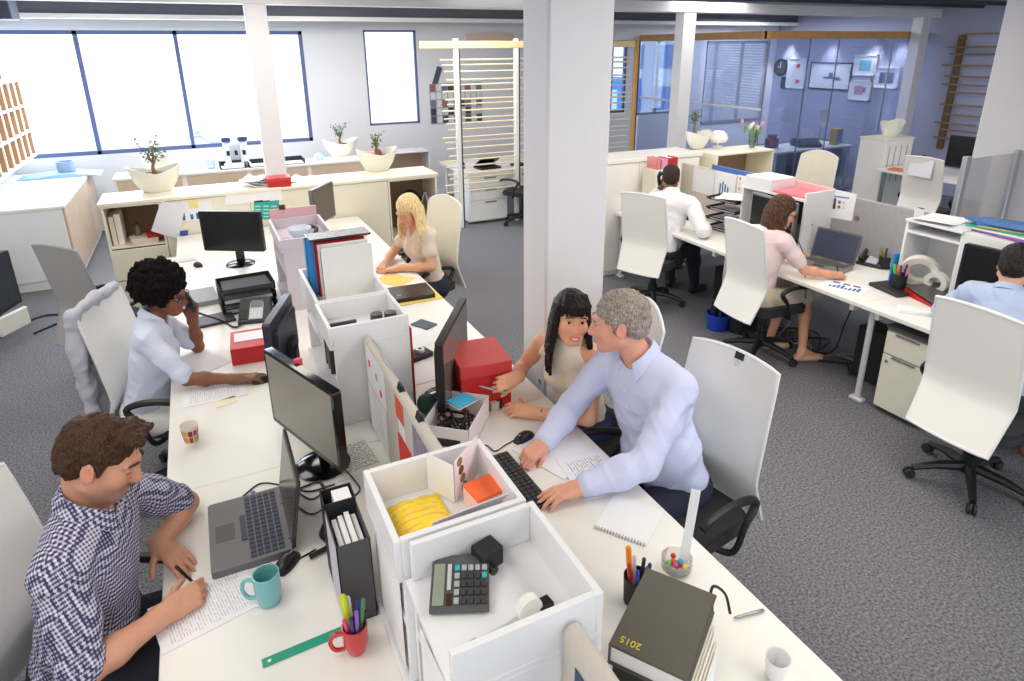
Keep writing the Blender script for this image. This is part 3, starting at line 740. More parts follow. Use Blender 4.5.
# fabric dividers
FAB = mat('beige_fabric', (206, 200, 190), .9, var=.06, scale=90, bump=.3, bscale=500)
def divider(label, x0, x1, y0, y1, z1):
    t = thing('desk_divider', label, 'divider', ((x0 + x1) / 2, (y0 + y1) / 2, .731)); w, d, h = (x1 - x0) / 2, (y1 - y0) / 2, z1 - .731
    MB().prism([(-w, .02), (w, .02), (w, h - w)] + [(w * math.cos(a), h - w + w * math.sin(a)) for a in [PI * k / 8 for k in range(1, 8)]] + [(-w, h - w)], -d, d, 'y').build('panel', FAB, t)
    MB().box(-w, w, -d, -d + .05, 0, .02).box(-w, w, d - .05, d, 0, .02).build('foot_rail', STEEL, t)
    return t
divider('grey beige fabric divider with pinned posters between the two white box units', .53, .57, 1.645, 2.67, 1.175)
divider('fabric divider with a blue poster in front of the nearest box unit', .565, .61, .45, .925, 1.19)
XD = .529
def onx(label, pts, m, x=XD, name='poster', cat='poster'):
    return pinned(label, [Vector((x, y, z)) for y, z in pts], m, name=name, cat=cat)
mags = mat('magazine_photo', (150, 140, 160), .5, var=.9, scale=26)
pa = onx('white page with red and green dots at the far end of the divider', ((2.62, .98), (2.30, .98), (2.30, 1.16), (2.62, 1.16)), PAPER)
for k, (u, v, cc) in enumerate(((-.10, .02, (230, 90, 90)), (.02, .01, (150, 200, 150)), (.08, -.04, (235, 70, 80)))):
    MB().cyl((u, v, .0015), (u, v, .0028), .018, None, 14).build('dot', mat('dot_%d' % k, cc, .7), pa)
onx('white printed page low on the far end of the divider', ((2.62, .745), (2.32, .745), (2.32, .97), (2.62, .97)), PRINT)
rp = onx('red leaflet hanging low on the middle of the divider', ((2.14, .76), (1.97, .76), (1.97, .99), (2.14, .99)), mat('red_leaflet', (226, 52, 44), .5, var=.1))
onx('orange red slip at the top of the divider above the red leaflet', ((2.15, 1.06), (2.05, 1.06), (2.05, 1.15), (2.15, 1.15)), mat('orange_leaflet', (236, 92, 66), .6))
onx('white slip below the orange red slip on the divider', ((2.12, 1.0), (2.03, 1.0), (2.03, 1.055), (2.12, 1.055)), PAPER)
onx('colourful magazine page clipped on the near end of the divider', ((1.93, .80), (1.68, .80), (1.68, 1.14), (1.93, 1.14)), mags)
bp = onx('dark blue poster with a pale face on the nearest divider', ((.87, .82), (.60, .82), (.60, 1.13), (.87, 1.13)), mat('night_blue_print', (28, 50, 104), .4, var=.5, scale=14), .563)
MB().cyl((.02, -.02, .0015), (.02, -.02, .003), .05, None, 24).build('pale_figure', mat('pale_print', (226, 204, 170), .5), bp)
MB().box(-.135, .135, -.155, -.13, .0015, .003).build('white_margin', PAPER, bp)
clip('black clip on the divider top nearer the red monitor reflection', (.55, 2.13, 1.185), PI / 2)
clip('black clip on the divider top above the magazine page', (.55, 1.90, 1.185), PI / 2)
cable('wavy wire lying along the top of the fabric divider', [(.555, 2.6, 1.182), (.565, 2.5, 1.181), (.55, 2.38, 1.182), (.562, 2.2, 1.181)], .002, STEEL, 'wire')
# binders of the far box unit
binder('bright blue binder standing upright in the white box unit', (.575, 3.475, 0), 0, .07, .30, .31, mat('blue_binder', (50, 150, 226), .4), 1.123)
binder('red backed folder beside the blue binder', (.60, 3.412, 0), 0, .03, .27, .305, mat('red_folder', (190, 36, 48), .5), 1.123)
binder('wide white file box standing in front of the blue binder', (.610, 3.33, 0), 0, .09, .27, .30, WHITE, 1.123)
tag(MB().cbox((.60, 3.44, 1.449), (.33, .14, .012), .02, .003).build('document_wallet', mat('black_plastic_wallet', (44, 44, 48), .25, var=.6, scale=40)), 'shiny black wallet lying across the standing binders', 'folder')
for k, (x, y) in enumerate(((.63, 2.80), (.695, 2.79))):
    t = thing('jar', ('small jar with pale pink label, left of the pair in the tray', 'small dark jar, right of the pair in the tray')[k], 'jar', (x, y, 1.142))
    MB().lathe([(0, 0), (.028, 0), (.03, .01), (.03, .055), (.026, .062)], seg=20).build('glass_body', mat(('jar_pale', 'jar_dark')[k], ((150, 96, 96), (66, 34, 36))[k], .2), t)
    MB().lathe([(.028, .062), (.029, .064), (.029, .076), (0, .078)], seg=20).build('lid', mat('jar_lid', (64, 70, 66), .35), t)
for k, (y, h, c) in enumerate(((2.76, .2, 'dark'), (2.82, .19, 'grey'), (2.88, .2, 'plum'))):
    stack('%s magazine standing in the open side of the jar box unit' % c, (.47, y), .16, .015, h, 0, mat('mag_' + c, {'dark': (60, 58, 62), 'grey': (120, 120, 124), 'plum': (80, 60, 80)}[c], .4), z=.973, name='magazine', cat='magazine')
tb = thing('bowl', 'white bowl in the tray of the lilac grey unit', 'bowl', (.53, 4.50, 1.163))
MB().lathe([(0, 0), (.04, 0), (.075, .045), (.08, .075), (.075, .075), (.068, .045), (.03, .008), (0, .008)]).build('shell', mat('pale_blue_bowl', (222, 230, 240), .3), tb)
tag(MB().lathe([(0, 0), (.03, 0), (.032, .04), (.028, .045), (0, .045)], (.42, 4.36, 1.163), 18).build('tin', STEEL), 'small metal tin at the left of the lilac unit tray', 'tin')
tag(MB().tube(smooth_path([(.60, 4.40, 1.18), (.64, 4.50, 1.20), (.66, 4.62, 1.19), (.62, 4.70, 1.19)]), .014, 8).build('cable_coil', BLACKM), 'dark coiled lead in the lilac unit tray', 'cable')

# ---------------------------------------------------------------- near left desk
lp = laptop('open dark grey laptop with blue grey keys at the checked-shirt man', (-.048, 2.135), PI / 2 * -1 + .0, .375, .265, 100, mat('laptop_grey', (104, 100, 104), .4), mat('laptop_lid_dark', (46, 46, 50), .35), mat('laptop_screen_dark', (70, 66, 64), .2), mat('keys_navy', (42, 46, 66), .5))
MB().cbox((-.20, .03, .014), (.03, .018, .014), bev=.002).build('video_plug', mat('plug_blue', (40, 60, 150), .4), lp)
for k in range(2): MB().cbox((.12 + .03 * k, -.1325, .014), (.018, .002, .008)).build('port', BLACK, lp)
mug('teal mug with the handle to its left', D(270, 601), mat('teal_glaze', (118, 186, 190), .25, coat=.4), .041, .112, PI * .93)
rl = thing('ruler', 'green plastic ruler lying by the red pen mug', 'ruler', tuple(D(304, 647)), yaw_of(D(264, 664), D(345, 630)))
L = (D(345, 630) - D(264, 664)).length / 2
MB().box(-L, L, -.016, .016, .0005, .0035, .0008).build('blade', mat('green_plastic', (34, 160, 130), .3), rl)
MB().cyl((-L + .02, 0, .0036), (-L + .02, 0, .0042), .0055, None, 12).build('hang_hole', WHITE, rl)
for k in range(28): MB().box(-L + .04 + k * .0093, -L + .0406 + k * .0093, .008, .0155, .0035, .0038).build('tick', mat('tick_ink', (20, 90, 76), .6), rl)
pm = mug('red mug full of pens on the near left desk', D(357, 650), mat('red_glaze', (196, 40, 44), .25, coat=.4), .037, .095, PI * .98, taper=.72)
pc = D(357, 650)
PENS = (((30, 30, 34), (30, 30, 34), 'black'), ((214, 226, 40), (200, 214, 30), 'fluorescent yellow'), ((120, 66, 170), (140, 90, 190), 'violet'), ((40, 60, 150), (40, 60, 150), 'dark blue'), ((226, 70, 120), (230, 80, 130), 'pink'), ((40, 110, 70), (60, 130, 80), 'green'), ((60, 100, 190), (220, 222, 226), 'bright blue'), ((60, 44, 110), (60, 44, 110), 'indigo'), ((230, 120, 60), (240, 130, 70), 'orange'))
for k, (c1, c2, nmx) in enumerate(PENS):
    a = k * 2.4; rr = .02; p0 = Vector((pc.x + rr * .5 * math.cos(a), pc.y + rr * .5 * math.sin(a), TZ + .012))
    p1 = Vector((pc.x + rr * 1.6 * math.cos(a) + .004, pc.y + rr * 1.6 * math.sin(a), TZ + .135 + .02 * ((k * 3) % 4)))
    th = .009 if nmx == 'fluorescent yellow' else .0055
    pen('%s pen standing in the red mug' % nmx, p0, p1, mat('pen_' + nmx.replace(' ', '_'), c1, .35), th, mat('pen_cap_' + nmx.replace(' ', '_'), c2, .35), group='pens in the red mug')
# grey lever arch files by the yellow-bag unit
GB = mat('graphite_board', (74, 74, 78), .6)
bd = thing('magazine_file', 'dark grey file box of white papers left of the second box unit', 'file box', (.235, 1.66, TZ))
MB().box(-.055, .045, -.09, -.087, 0, .30).box(-.055, -.052, -.09, .09, 0, .30).box(.042, .045, -.09, .09, 0, .30).box(-.055, .045, -.09, .09, 0, .004).build('box', GB, bd)
MB().box(-.056, -.0555, -.085, .085, .01, .295).build('side_lining', mat('lilac_lining', (206, 200, 216), .7), bd)
for k in range(4): MB().box(-.04 + .02 * k, -.025 + .02 * k, -.07, .082, .006, .262 + .008 * (k % 3)).build('papers', PAPER, bd)
bd = thing('magazine_file', 'black file box behind the dark grey one beside the divider', 'file box', (.235, 1.80, TZ))
MB().box(-.055, .045, -.04, -.037, 0, .31).box(-.055, -.052, -.04, .04, 0, .31).box(.042, .045, -.04, .04, 0, .31).box(-.055, .045, .037, .04, 0, .31).box(-.055, .045, -.04, .04, 0, .004).build('box', BLACKM, bd)
MB().box(-.02, .035, -.03, .03, .006, .305).build('papers', PAPER, bd)
mouse('black mouse beyond the laptop behind the teal mug', D(287, 565), -.8)
cable('black coiled phone cord lying beside the dark grey file box', [D(310, 560) + Vector((0, 0, .012)), D(318, 556) + Vector((0, 0, .014)), D(330, 548) + Vector((0, 0, .014)), D(322, 538) + Vector((0, 0, .014)), D(326, 525) + Vector((0, 0, .014))], .009, BLACKM, 'phone_cord')
cz = Vector((0, 0, .004))
for k, (lab, pp) in enumerate((
    ('black cable from the laptop plug running to the divider', ((243, 497), (262, 484), (290, 488), (310, 492), (335, 485))),
    ('thin black cable looping behind the laptop lid', ((296, 492), (312, 500), (325, 490), (318, 483), (300, 489))),
    ('black cable curving past the file boxes', ((297, 507), (312, 515), (328, 506), (336, 498))),
    ('mouse lead running behind the laptop', ((294, 562), (306, 556), (316, 550))),
    ('black monitor lead curling down to the file boxes', ((322, 468), (320, 482), (330, 496), (338, 501))),
    ('thin cable along the foot of the divider', ((345, 470), (352, 478), (360, 490), (350, 500))))):
    cable(lab, [D(*q) + cz for q in pp], .0032 if k != 4 else .005)
monitor('large black monitor angled in front of the checked-shirt man', (.225, 2.41), math.radians(-69.6), .545, .345, .135, screen=mat('reflection_grey_screen', (146, 141, 130), .28, var=.05, scale=2))  # lightened screen colour stands in for the room's reflection
tg = tag(MB().cbox(D(298, 362, 1.21), (.02, .03, .03), math.radians(-69.6), .001).build('sticky_flag', mat('pink_flag', (222, 80, 100), .6)), 'pink flag stuck on the top edge of the large black monitor', 'sticky note')
monitor('black monitor seen from behind in front of the woman with afro hair', (.225, 3.13), math.radians(-111), .42, .33, .14, frame=mat('monitor_back_navy', (44, 46, 60), .35), standm=BLACK)
sheet('sketched sheet at the foot of the divider behind the large monitor', D(352, 458), .20, .26, .1, DOTS)
# paper cup with coloured squares
pcu = thing('paper_cup', 'paper cup with red and orange squares at the desk edge', 'cup', tuple(D(192, 442)))
MB().lathe([(0, .003), (.026, .003), (.027, 0), (.037, .088), (.039, .090), (.037, .092), (.035, .088), (.0255, .006), (0, .006)]).build('cup', mat('paper_cup_white', (238, 232, 222), .6), pcu)
for i in range(10):
    for j in range(2):
        a0 = i * .628 + .1; cc = ((196, 52, 48), (232, 152, 54), (176, 74, 48), (206, 186, 70), (150, 40, 44))[(i + 2 * j) % 5]
        rings = []
        for z in (.012 + j * .032, .040 + j * .032):
            r = .0273 + (.037 - .027) * z / .088 + .0004; rings.append([(r * math.cos(a0 + q * .13), r * math.sin(a0 + q * .13), z) for q in range(5)])
        b = MB(); b.ring_surf([[Vector(p) for p in r] for r in rings], close_ring=False, cap=False); b.build('printed_square', mat('cup_square_%d' % ((i + 2 * j) % 5), cc, .6), pcu)
# afro woman's desk
rb = thing('red_box', 'red box with a white label panel on its lid', 'box', tuple(D(255, 353)), yaw_of(D(239, 348, .83), D(270, 343, .83)))
MB().box(-.12, .12, -.13, .13, 0, .10, .003).build('body', RED, rb)
MB().box(-.10, .12, -.035, .09, .10, .103, .001).build('label', PAPER, rb)
desk_phone('black desk phone with silver panel, off the hook', D(256, 318), .35 - PI / 2 + 1.0, handset=False)
nb = stack('dark grey notebook lying by the phone on the left desk', D(214, 321), .24, .17, .018, yaw_of(D(203, 331), D(235, 324)), mat('charcoal_cover', (58, 56, 54), .45), name='notebook')
for k in range(3):
    t = thing('letter_tray', ('black letter tray at the bottom of the stack of three', 'black letter tray in the middle of the stack of three', 'black letter tray on top of the stack of three')[k], 'tray', (.135, 4.50, TZ + .068 * k), .06, 'black stacked letter trays')
    MB().box(-.175, .175, -.13, .13, 0, .004).box(-.175, -.171, -.13, .13, 0, .05).box(.171, .175, -.13, .13, 0, .05).box(-.175, .175, .126, .13, 0, .05).build('tray', BLACKM, t)
    MB().tube([(-.17, -.125, .0), (-.17, -.14, .045), (.17, -.14, .045), (.17, -.125, 0)], .004, 6).build('front_lip', BLACK, t)
    MB().box(-.15, .15, -.11, .115, .006, .03).build('papers', mat('tray_papers_dark', (70, 70, 74), .6) if k == 2 else PAPER, t)
sheet('printed sheet lying beside the mouse hand of the woman with afro hair', D(215, 392), .30, .21, .0, PRINTX)
sheet('plain sheet under the elbow of the woman with afro hair', D(200, 362), .21, .297, .5)
sheet('yellowed slip on the desk between cup and monitor', D(226, 402), .10, .07, .2, mat('cream_slip', (244, 238, 208), .8))
sheet('written sheet under the checked-shirt man\'s hands', D(207, 606), .30, .21, .23, PRINTX)
# left far desk: monitor, papers
def across(a, b): return yaw_of(a, b)
a, b_ = D(206, 250, .86), D(266, 251, .86)
monitor('black monitor facing the room at the far left end of the long bench', (a + b_) / 2, across(a, b_), (b_ - a).length, .33, .13, frame=BLACK, screen=mat('black_screen', (14, 14, 16), .2))
a, b_ = D(300, 232, .8), D(330, 232, .8)
monitor('silver framed monitor seen at an angle near the cream cabinets', (.95, 6.1), .95, .44, .34, .13, frame=STEEL, screen=mat('grey_screen', (120, 112, 100), .25))
mouse('black mouse on the far left desk by the trays', D(198, 266), .3)
sheet('white page with coral and turquoise marks below the far monitor', D(246, 258, TZ), .30, .21, .15, mat('schedule_page', (238, 240, 242), .7))
kb = thing('keyboard', 'white keyboard on the far left desk', 'keyboard', tuple(D(170, 262)), .1)
MB().box(-.2, .2, -.07, .07, 0, .018, .004).build('case', WHITE, kb); keys(MB(), -.19, -.06, 16, 5, .0235, .02, .018).build('keys', WHITE2, kb)
sheet('loose white page on the far left desk', D(165, 285), .21, .297, .3)
stack('grey flat document case on the left desk beside the trays', D(200, 300), .22, .30, .035, .1, mat('grey_case', (150, 150, 154), .5), name='document_case', cat='case')

# ---------------------------------------------------------------- right worktop of the long bench
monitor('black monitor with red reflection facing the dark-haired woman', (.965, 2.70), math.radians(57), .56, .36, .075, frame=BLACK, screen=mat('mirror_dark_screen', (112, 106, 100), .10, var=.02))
wb = thing('cardboard_tray', 'open white box of blue notes and black leads by the monitor', 'box', (.87, 2.41, TZ), math.radians(50))
b = MB(); w, d, h = .155, .11, .115
b.box(-w, w, -d, -d + .004, 0, h).box(-w, w, d - .004, d, 0, h).box(-w, -w + .004, -d, d, 0, h).box(w - .004, w, -d, d, 0, h).box(-w, w, -d, d, 0, .004); b.build('box', mat('white_pink_card', (240, 232, 234), .6), wb)
MB().box(-.155 - .001, -.155, -.07, .05, .02, .06).build('black_panel', BLACK, wb)
def in_box(label, pts, r, m, name='cable'):
    M4 = Matrix.Translation((.87, 2.41, TZ)) @ Matrix.Rotation(math.radians(50), 4, 'Z'); return cable(label, [M4 @ Vector(p) for p in pts], r, m, name)
for k in range(4):
    pts = [(-.13 + rnd.random() * .2, -.09 + rnd.random() * .17, .03 + rnd.random() * .07) for _ in range(9)]
    in_box(('thick', 'thin', 'shiny', 'dull')[k] + ' black lead tangled in the white box', pts, (.006, .004, .005, .006)[k], (BLACK, BLACKM, BLACKG, BLACKM)[k])
M50 = Matrix.Translation((.87, 2.41, TZ)) @ Matrix.Rotation(math.radians(50), 4, 'Z'); q = M50 @ Vector((.08, 0, .112))
sn = thing('sticky_notes', 'bright blue note pad on top of the white box', 'notepad', tuple(q), math.radians(20))
MB().box(-.055, .055, -.045, .045, 0, .008).build('notes', mat('sky_blue_notes', (78, 190, 232), .7), sn)
MB().box(-.06, .06, -.05, .05, -.003, -.0002).build('backing', mat('note_backing', (244, 214, 206), .7), sn)
bx = thing('red_box', 'big red lidded storage box beside the dark-haired woman\'s hands', 'box', (1.085, 2.655, TZ), -.12)
MB().box(-.125, .125, -.14, .14, 0, .20, .002).build('body', RED, bx)
MB().box(-.13, .13, -.145, .145, .185, .25, .003).build('lid', mat('red_lid', (206, 62, 60), .45, var=.05), bx)
MB().box(.045, .075, -.152, -.1455, .0, .05, .001).build('tab', mat('dark_tab', (60, 40, 40), .4), bx)
tag(MB().box(-.022, .022, -.018, .018, 0, .045, .003).build('block', mat('frosted_plastic', (214, 196, 188), .3), None, loc=tuple(D(494, 409))), 'small frosted block at the foot of the big red box', 'block')
kb = thing('keyboard', 'black keyboard between the second box unit and the grey-haired man', 'keyboard', (.945, 1.96, TZ), PI / 2 + .03)
MB().box(-.19, .19, -.065, .075, 0, .016, .004).build('case', BLACK, kb)
keys(MB(), -.18, -.055, 15, 5, .0243, .020, .016).build('keys', mat('key_black', (40, 40, 44), .45), kb)
mouse('black mouse between the two people on the right worktop', D(524, 439), 1.9)
cable('mouse lead curling towards the keyboard', [D(514, 441) + cz, D(505, 446) + cz, D(495, 452) + cz, D(486, 446) + cz, D(475, 450) + cz], .0028)
sheet('sketched sheet under the grey-haired man\'s hands', D(592, 474), .21, .297, -.1, INK, z=TZ + .004)
sheet('plain white sheet beyond the sketched one near the mouse', D(556, 452), .25, .3, .35, z=TZ + .002)
sp = thing('spiral_notebook', 'white spiral notebook on the right worktop edge', 'notebook', (1.155, 1.52, TZ), yaw_of(D(582, 545), D(623, 561)))
MB().box(-.10, .10, -.005, .20, .0, .006, .001).build('pages', PAPER, sp)
for k in range(17): MB().tube([(-.092 + k * .0115, -.005 + .007 * math.cos(a), .004 + .007 * math.sin(a)) for a in [j * PI / 4 for j in range(9)]], .0013, 5).build('wire_loop', STEEL, sp)
bw = thing('glass_bowl', 'small glass bowl of coloured sweets', 'bowl', tuple(D(676, 570)))
MB().lathe([(0, .0), (.038, 0), (.05, .015), (.052, .055), (.0495, .055), (.047, .016), (.036, .004), (0, .004)], seg=30).build('glass', glass('bowl_glass', (250, 250, 250), .1), bw)
sc = D(676, 570)
for k in range(15):
    cc, nmx = (((236, 70, 130), 'pink'), ((60, 170, 214), 'blue'), ((226, 90, 60), 'orange'), ((120, 200, 90), 'green'), ((236, 214, 80), 'yellow'), ((220, 40, 60), 'red'))[k % 6]
    a = k * 2.4; r = .009 + .0021 * k if k < 12 else .012; z = .014 + (.017 if k >= 9 else 0)
    r = min(r, .031)
    tag(MB().ball((sc.x + r * math.cos(a), sc.y + r * math.sin(a), TZ + z), .0095, None, None, 10, 7).build('sweet', mat('sweet_' + nmx, cc, .35)), '%s round sweet in the small glass bowl' % nmx, 'sweet', 'sweets in the glass bowl')
tag(MB().box(-.015, .015, -.0015, .0015, 0, .30).build('plastic_ruler', mat('milky_clear_plastic', (236, 238, 240), .25), None), 'clear plastic ruler standing upright in the glass bowl', 'ruler')
o = bpy.data.objects['plastic_ruler']; o.location = (sc.x + .028, sc.y + .0, TZ + .008); o.rotation_euler = (-.05, .06, -.76)
# pen pot behind the diary
pp = D(632, 590); pp = Vector((1.035, 1.26, TZ))
pt = thing('pen_pot', 'black mesh pen pot behind the thick black diary', 'pen pot', tuple(pp))
MB().lathe([(0, .002), (.04, .002), (.044, .1), (.041, .1), (.038, .006), (0, .006)], seg=24).build('pot', BLACKM, pt)
for k, (cc, nmx, h) in enumerate((((244, 140, 40), 'bright orange', .20), ((200, 50, 50), 'red', .16), ((40, 60, 160), 'navy blue', .155), ((40, 70, 190), 'royal blue', .165), ((30, 30, 32), 'black', .15), ((50, 50, 54), 'charcoal', .145), ((230, 230, 232), 'white', .15))):
    a = 2.2 + k * .9; p0 = pp + Vector((.018 * math.cos(a), .018 * math.sin(a), .01)); p1 = pp + Vector((.036 * math.cos(a), .036 * math.sin(a), h))
    pen('%s pen in the black pot behind the diary' % nmx, p0, p1, mat('potpen_%d' % k, cc, .35), .008 if k == 0 else .0055, group='pens in the black pot')
# diary on its stack of files
A_, B_, C_, D_ = (D(606, 643, 1.03), D(645, 566, 1.03), D(724, 596, 1.03), D(684, 681, 1.03))
cen = (A_ + B_ + C_ + D_) / 4; rz = yaw_of(A_, B_)
DW, DD = (B_ - A_).length, (D_ - A_).length
def on_stack(name, label, cat): return thing(name, label, cat, (cen.x, cen.y, 0), rz)
ds = on_stack('box_file', 'black box file under the thick diary', 'box file')
MB().box(-DW / 2 + .01, DW / 2 - .005, -DD / 2 + .02, DD / 2 - .01, TZ, .965, .003).build('case', BLACKM, ds)
MB().box(-DW / 2 + .0085, -DW / 2 + .01, -DD / 2 + .02, DD / 2 - .03, TZ + .01, TZ + .17).build('front_label', mat('lilac_label', (196, 196, 210), .6), ds)
ps = on_stack('paper_stack', 'stack of white papers leaning at the right side of the diary stack', 'papers')
for k in range(5): MB().box(-DW / 2 + .02, DW / 2 - .01 - .01 * k, -DD / 2 - .001 - .006 * k, -DD / 2 + .003 - .006 * k, TZ, .96 - .015 * k).build('page_bundle', PAPER if k % 2 == 0 else mat('cream_bundle', (228, 216, 190), .8), ps)
dy = on_stack('diary', 'thick black 2015 diary on top of the file stack', 'diary')
MB().box(-DW / 2 + .008, DW / 2 - .006, -DD / 2 + .008, DD / 2 - .004, .972, 1.022).build('pages', PAPER, dy)
DM = mat('black_leatherette', (84, 79, 66), .5, var=.04, bump=.15, bscale=600)
MB().box(-DW / 2, DW / 2, -DD / 2, DD / 2, 1.022, 1.03, .003).box(-DW / 2, DW / 2, -DD / 2, DD / 2, .966, .972, .002).box(-DW / 2, DW / 2, DD / 2 - .005, DD / 2, .966, 1.03, .002).build('cover', DM, dy)
cu = bpy.data.curves.new('year_lettering', 'FONT'); cu.body = '2015'; cu.size = .027; cu.extrude = .0004; cu.align_x = 'CENTER'; cu.align_y = 'CENTER'
cu.materials.append(mat('gilt_yellow', (226, 206, 60), .4)); tmp = bpy.data.objects.new('tmp', cu); COL.objects.link(tmp)
bpy.context.view_layer.update(); me = bpy.data.meshes.new_from_object(tmp.evaluated_get(bpy.context.evaluated_depsgraph_get())); bpy.data.objects.remove(tmp)
fo = bpy.data.objects.new('year_lettering', me); COL.objects.link(fo); fo.parent = dy
fo.location = (-DW / 2 + .030, DD / 2 - .046, 1.0305); fo.rotation_euler = (0, 0, PI / 2)
pen('black pen tucked beside the diary papers', (cen.x + .155, cen.y - .02, .80), (cen.x + .185, cen.y + .03, .98), BLACK, .006)
rb_ = tag(MB().tube(smooth_path([tuple(C_ + Vector((-.03, .02, -.02))), tuple(C_ + Vector((-.01, .03, .01))), tuple(C_ + Vector((.015, .01, -.01))), tuple(C_ + Vector((.02, -.01, -.06)))]), .004, 6).build('ribbon', BLACK), 'black cord loop at the corner of the diary', 'cord')
pen('silver grey pen lying near the diary corner', D(733, 618, .737), D(764, 610, .737), STEEL, .0045)
cp = thing('cup', 'small white cup at the bottom edge of the picture', 'cup', tuple(D(775, 676)))
MB().lathe([(0, .003), (.025, .003), (.034, .07), (.0345, .072), (.032, .07), (.023, .006), (0, .006)]).build('cup', mat('white_plastic_cup', (240, 240, 240), .4), cp)
# further along the right worktop
lf = stack('yellow folder under the closed black laptop', D(412, 296), .36, .30, .006, .02, mat('yellow_folder', (246, 214, 110), .7), name='folder', cat='folder')
cl2 = thing('closed_laptop', 'closed black laptop near the blonde woman', 'laptop', (1.18, 4.17, TZ + .006), -.05)
MB().prism(rrect(.33, .25, .012, 3), 0, .018).build('base', BLACK, cl2); MB().prism(rrect(.33, .25, .012, 3), .019, .03).build('lid', mat('laptop_lid_black', (46, 42, 40), .25), cl2)
MB().cyl((-.08, -.06, .0302), (-.08, -.06, .0308), .015, None, 16).build('round_badge', STEEL, cl2)
sheet('yellow paper on the blonde woman\'s desk', D(394, 280), .21, .26, .7, mat('yellow_paper', (246, 206, 110), .8))
sheet('white page with blue marks in front of the blonde woman', D(410, 268), .297, .21, .3, PRINTX)
sheet('page under the blonde woman\'s writing hand', D(388, 262), .21, .297, -.3)
stack('dark navy booklet on the right worktop behind the monitor', D(424, 325), .10, .14, .008, .5, mat('navy_booklet', (74, 82, 108), .5), name='booklet')
sheet('loose page beside the navy booklet', D(418, 338), .2, .25, .3)
t = thing('tape_holder', 'black desk tidy behind the black monitor', 'desk tidy', tuple(D(416, 358)), .3)
MB().box(-.09, .09, -.05, .05, 0, .03, .004).build('tray', BLACKM, t); MB().box(-.09, -.05, -.045, .045, .03, .12, .004).build('upright', BLACK, t)
MB().lathe([(.012, 0), (.026, 0), (.026, .02), (.012, .02)], (.03, 0, .03), 20).build('roll', WHITE, t)
sheet('white page at the foot of the jar box unit', D(415, 372), .2, .28, .1)
tag(MB().ball((.80, 2.62, TZ + .05), .05, .06, .05).build('cable_bundle', mat('dark_green_pouch', (30, 58, 52), .6)), 'dark green pouch at the foot of the jar box unit', 'pouch')
stack('red thin book edge beside the jar box unit', (.766, 2.86), .012, .30, .42, 0, RED, name='folder', cat='folder')
for k, (px, py, lab, cc) in enumerate(((335, 240, 'black hole punch on the far right worktop', (40, 40, 42)), (352, 236, 'orange brown wallet at the far end of the right worktop', (206, 160, 90)))):
    stack(lab, D(px, py), .24, .16, .03 + .02 * k, .2, mat('far_item_%d' % k, cc, .5), name=('hole_punch', 'document_wallet')[k], cat=('hole punch', 'folder')[k])
# ---------------------------------------------------------------- planters and things on the storage row
POT = mat('cream_ceramic', (240, 238, 226), .3, var=.01)
SOIL = mat('potting_soil', (96, 74, 56), .9, var=.3, scale=60)
LEAF = mat('ficus_leaf', (86, 132, 62), .5, var=.35, scale=30)
BARK = mat('ficus_bark', (140, 112, 86), .8, var=.2, scale=40)
def planter(label, c, z, rz, w=.27, h=.27):
    t = thing('planter', label, 'planter', (c[0], c[1], z), rz); n = 40; rings = []
    def ring(f, rad, off=0.0, dz=0.0):
        out = []
        for k in range(n):
            a = 2 * PI * k / n; ca, sa = math.cos(a), math.sin(a)
            rim = .74 + .26 * abs(ca) ** 1.3
            zz = h * f * (rim if f > .5 else (rim * f / .5 + (1 - f / .5)) if f > 0 else 1)
            out.append((w * rad * ca, w * .7 * rad * sa, max(.0, zz + dz)))
        return out
    prof = [(0.0, .50), (.02, .53), (.15, .64), (.35, .78), (.6, .89), (.85, .96), (1.0, 1.0)]
    rings = [ring(f, r) for f, r in prof] + [ring(1.0, .96)] + [ring(f, r - .04, dz=.006) for f, r in reversed(prof[2:6])] + [ring(.15, .3, dz=.006)]
    MB().ring_surf(rings).build('shell', POT, t)
    MB().lathe([(0, .66 * h), (w * .6, .66 * h), (w * .6, .6 * h), (0, .6 * h)], seg=24).build('soil', SOIL, t)
    return t
def ficus(label, c, z, h, spread, seed, n=70, two=False):
    r = random.Random(seed); t = thing('ficus', label, 'plant', (c[0], c[1], z))
    b = MB(); tips = []
    b.tube(smooth_path([(0, 0, -.02), (.012, .005, .04), (-.008, 0, .09), (.01, 0, h * .45)]), [.034 - .0014 * k for k in range(19)], 9)
    if two: b.tube(smooth_path([(.03, 0, -.02), (.045, .01, .05), (.02, 0, .1)]), .02, 8)
    for k in range(7):
        a = r.uniform(0, 6.28); q = spread * r.uniform(.3, 1); zz = h * r.uniform(.5, 1)
        p = smooth_path([(.006, 0, h * .32), (q * .4 * math.cos(a), q * .4 * math.sin(a), (h * .32 + zz) / 2 + .02), (q * math.cos(a), q * math.sin(a), zz)], 4)
        b.tube(p, [.007 * (1 - k2 / len(p)) + .0015 for k2 in range(len(p))], 5); tips += p[3:]
    b.build('trunk', BARK, t)
    f = MB()
    for k in range(n):
        p = r.choice(tips) + Vector((r.gauss(0, .022), r.gauss(0, .022), r.gauss(0, .018))); L = r.uniform(.028, .05); W = L * .5
        M4 = Matrix.Translation(p) @ Euler((r.uniform(-.9, .9), r.uniform(-.9, .9), r.uniform(0, 6.28))).to_matrix().to_4x4()
        P = [(0, 0, 0), (L * .3, W * .45, .004), (L * .65, W * .42, .004), (L, 0, -.006), (L * .65, -W * .42, .004), (L * .3, -W * .45, .004)]
        vs = [f.bm.verts.new(M4 @ Vector(q)) for q in P]; f.bm.faces.new(vs)
    o = f.build('foliage', LEAF, t)
    return t
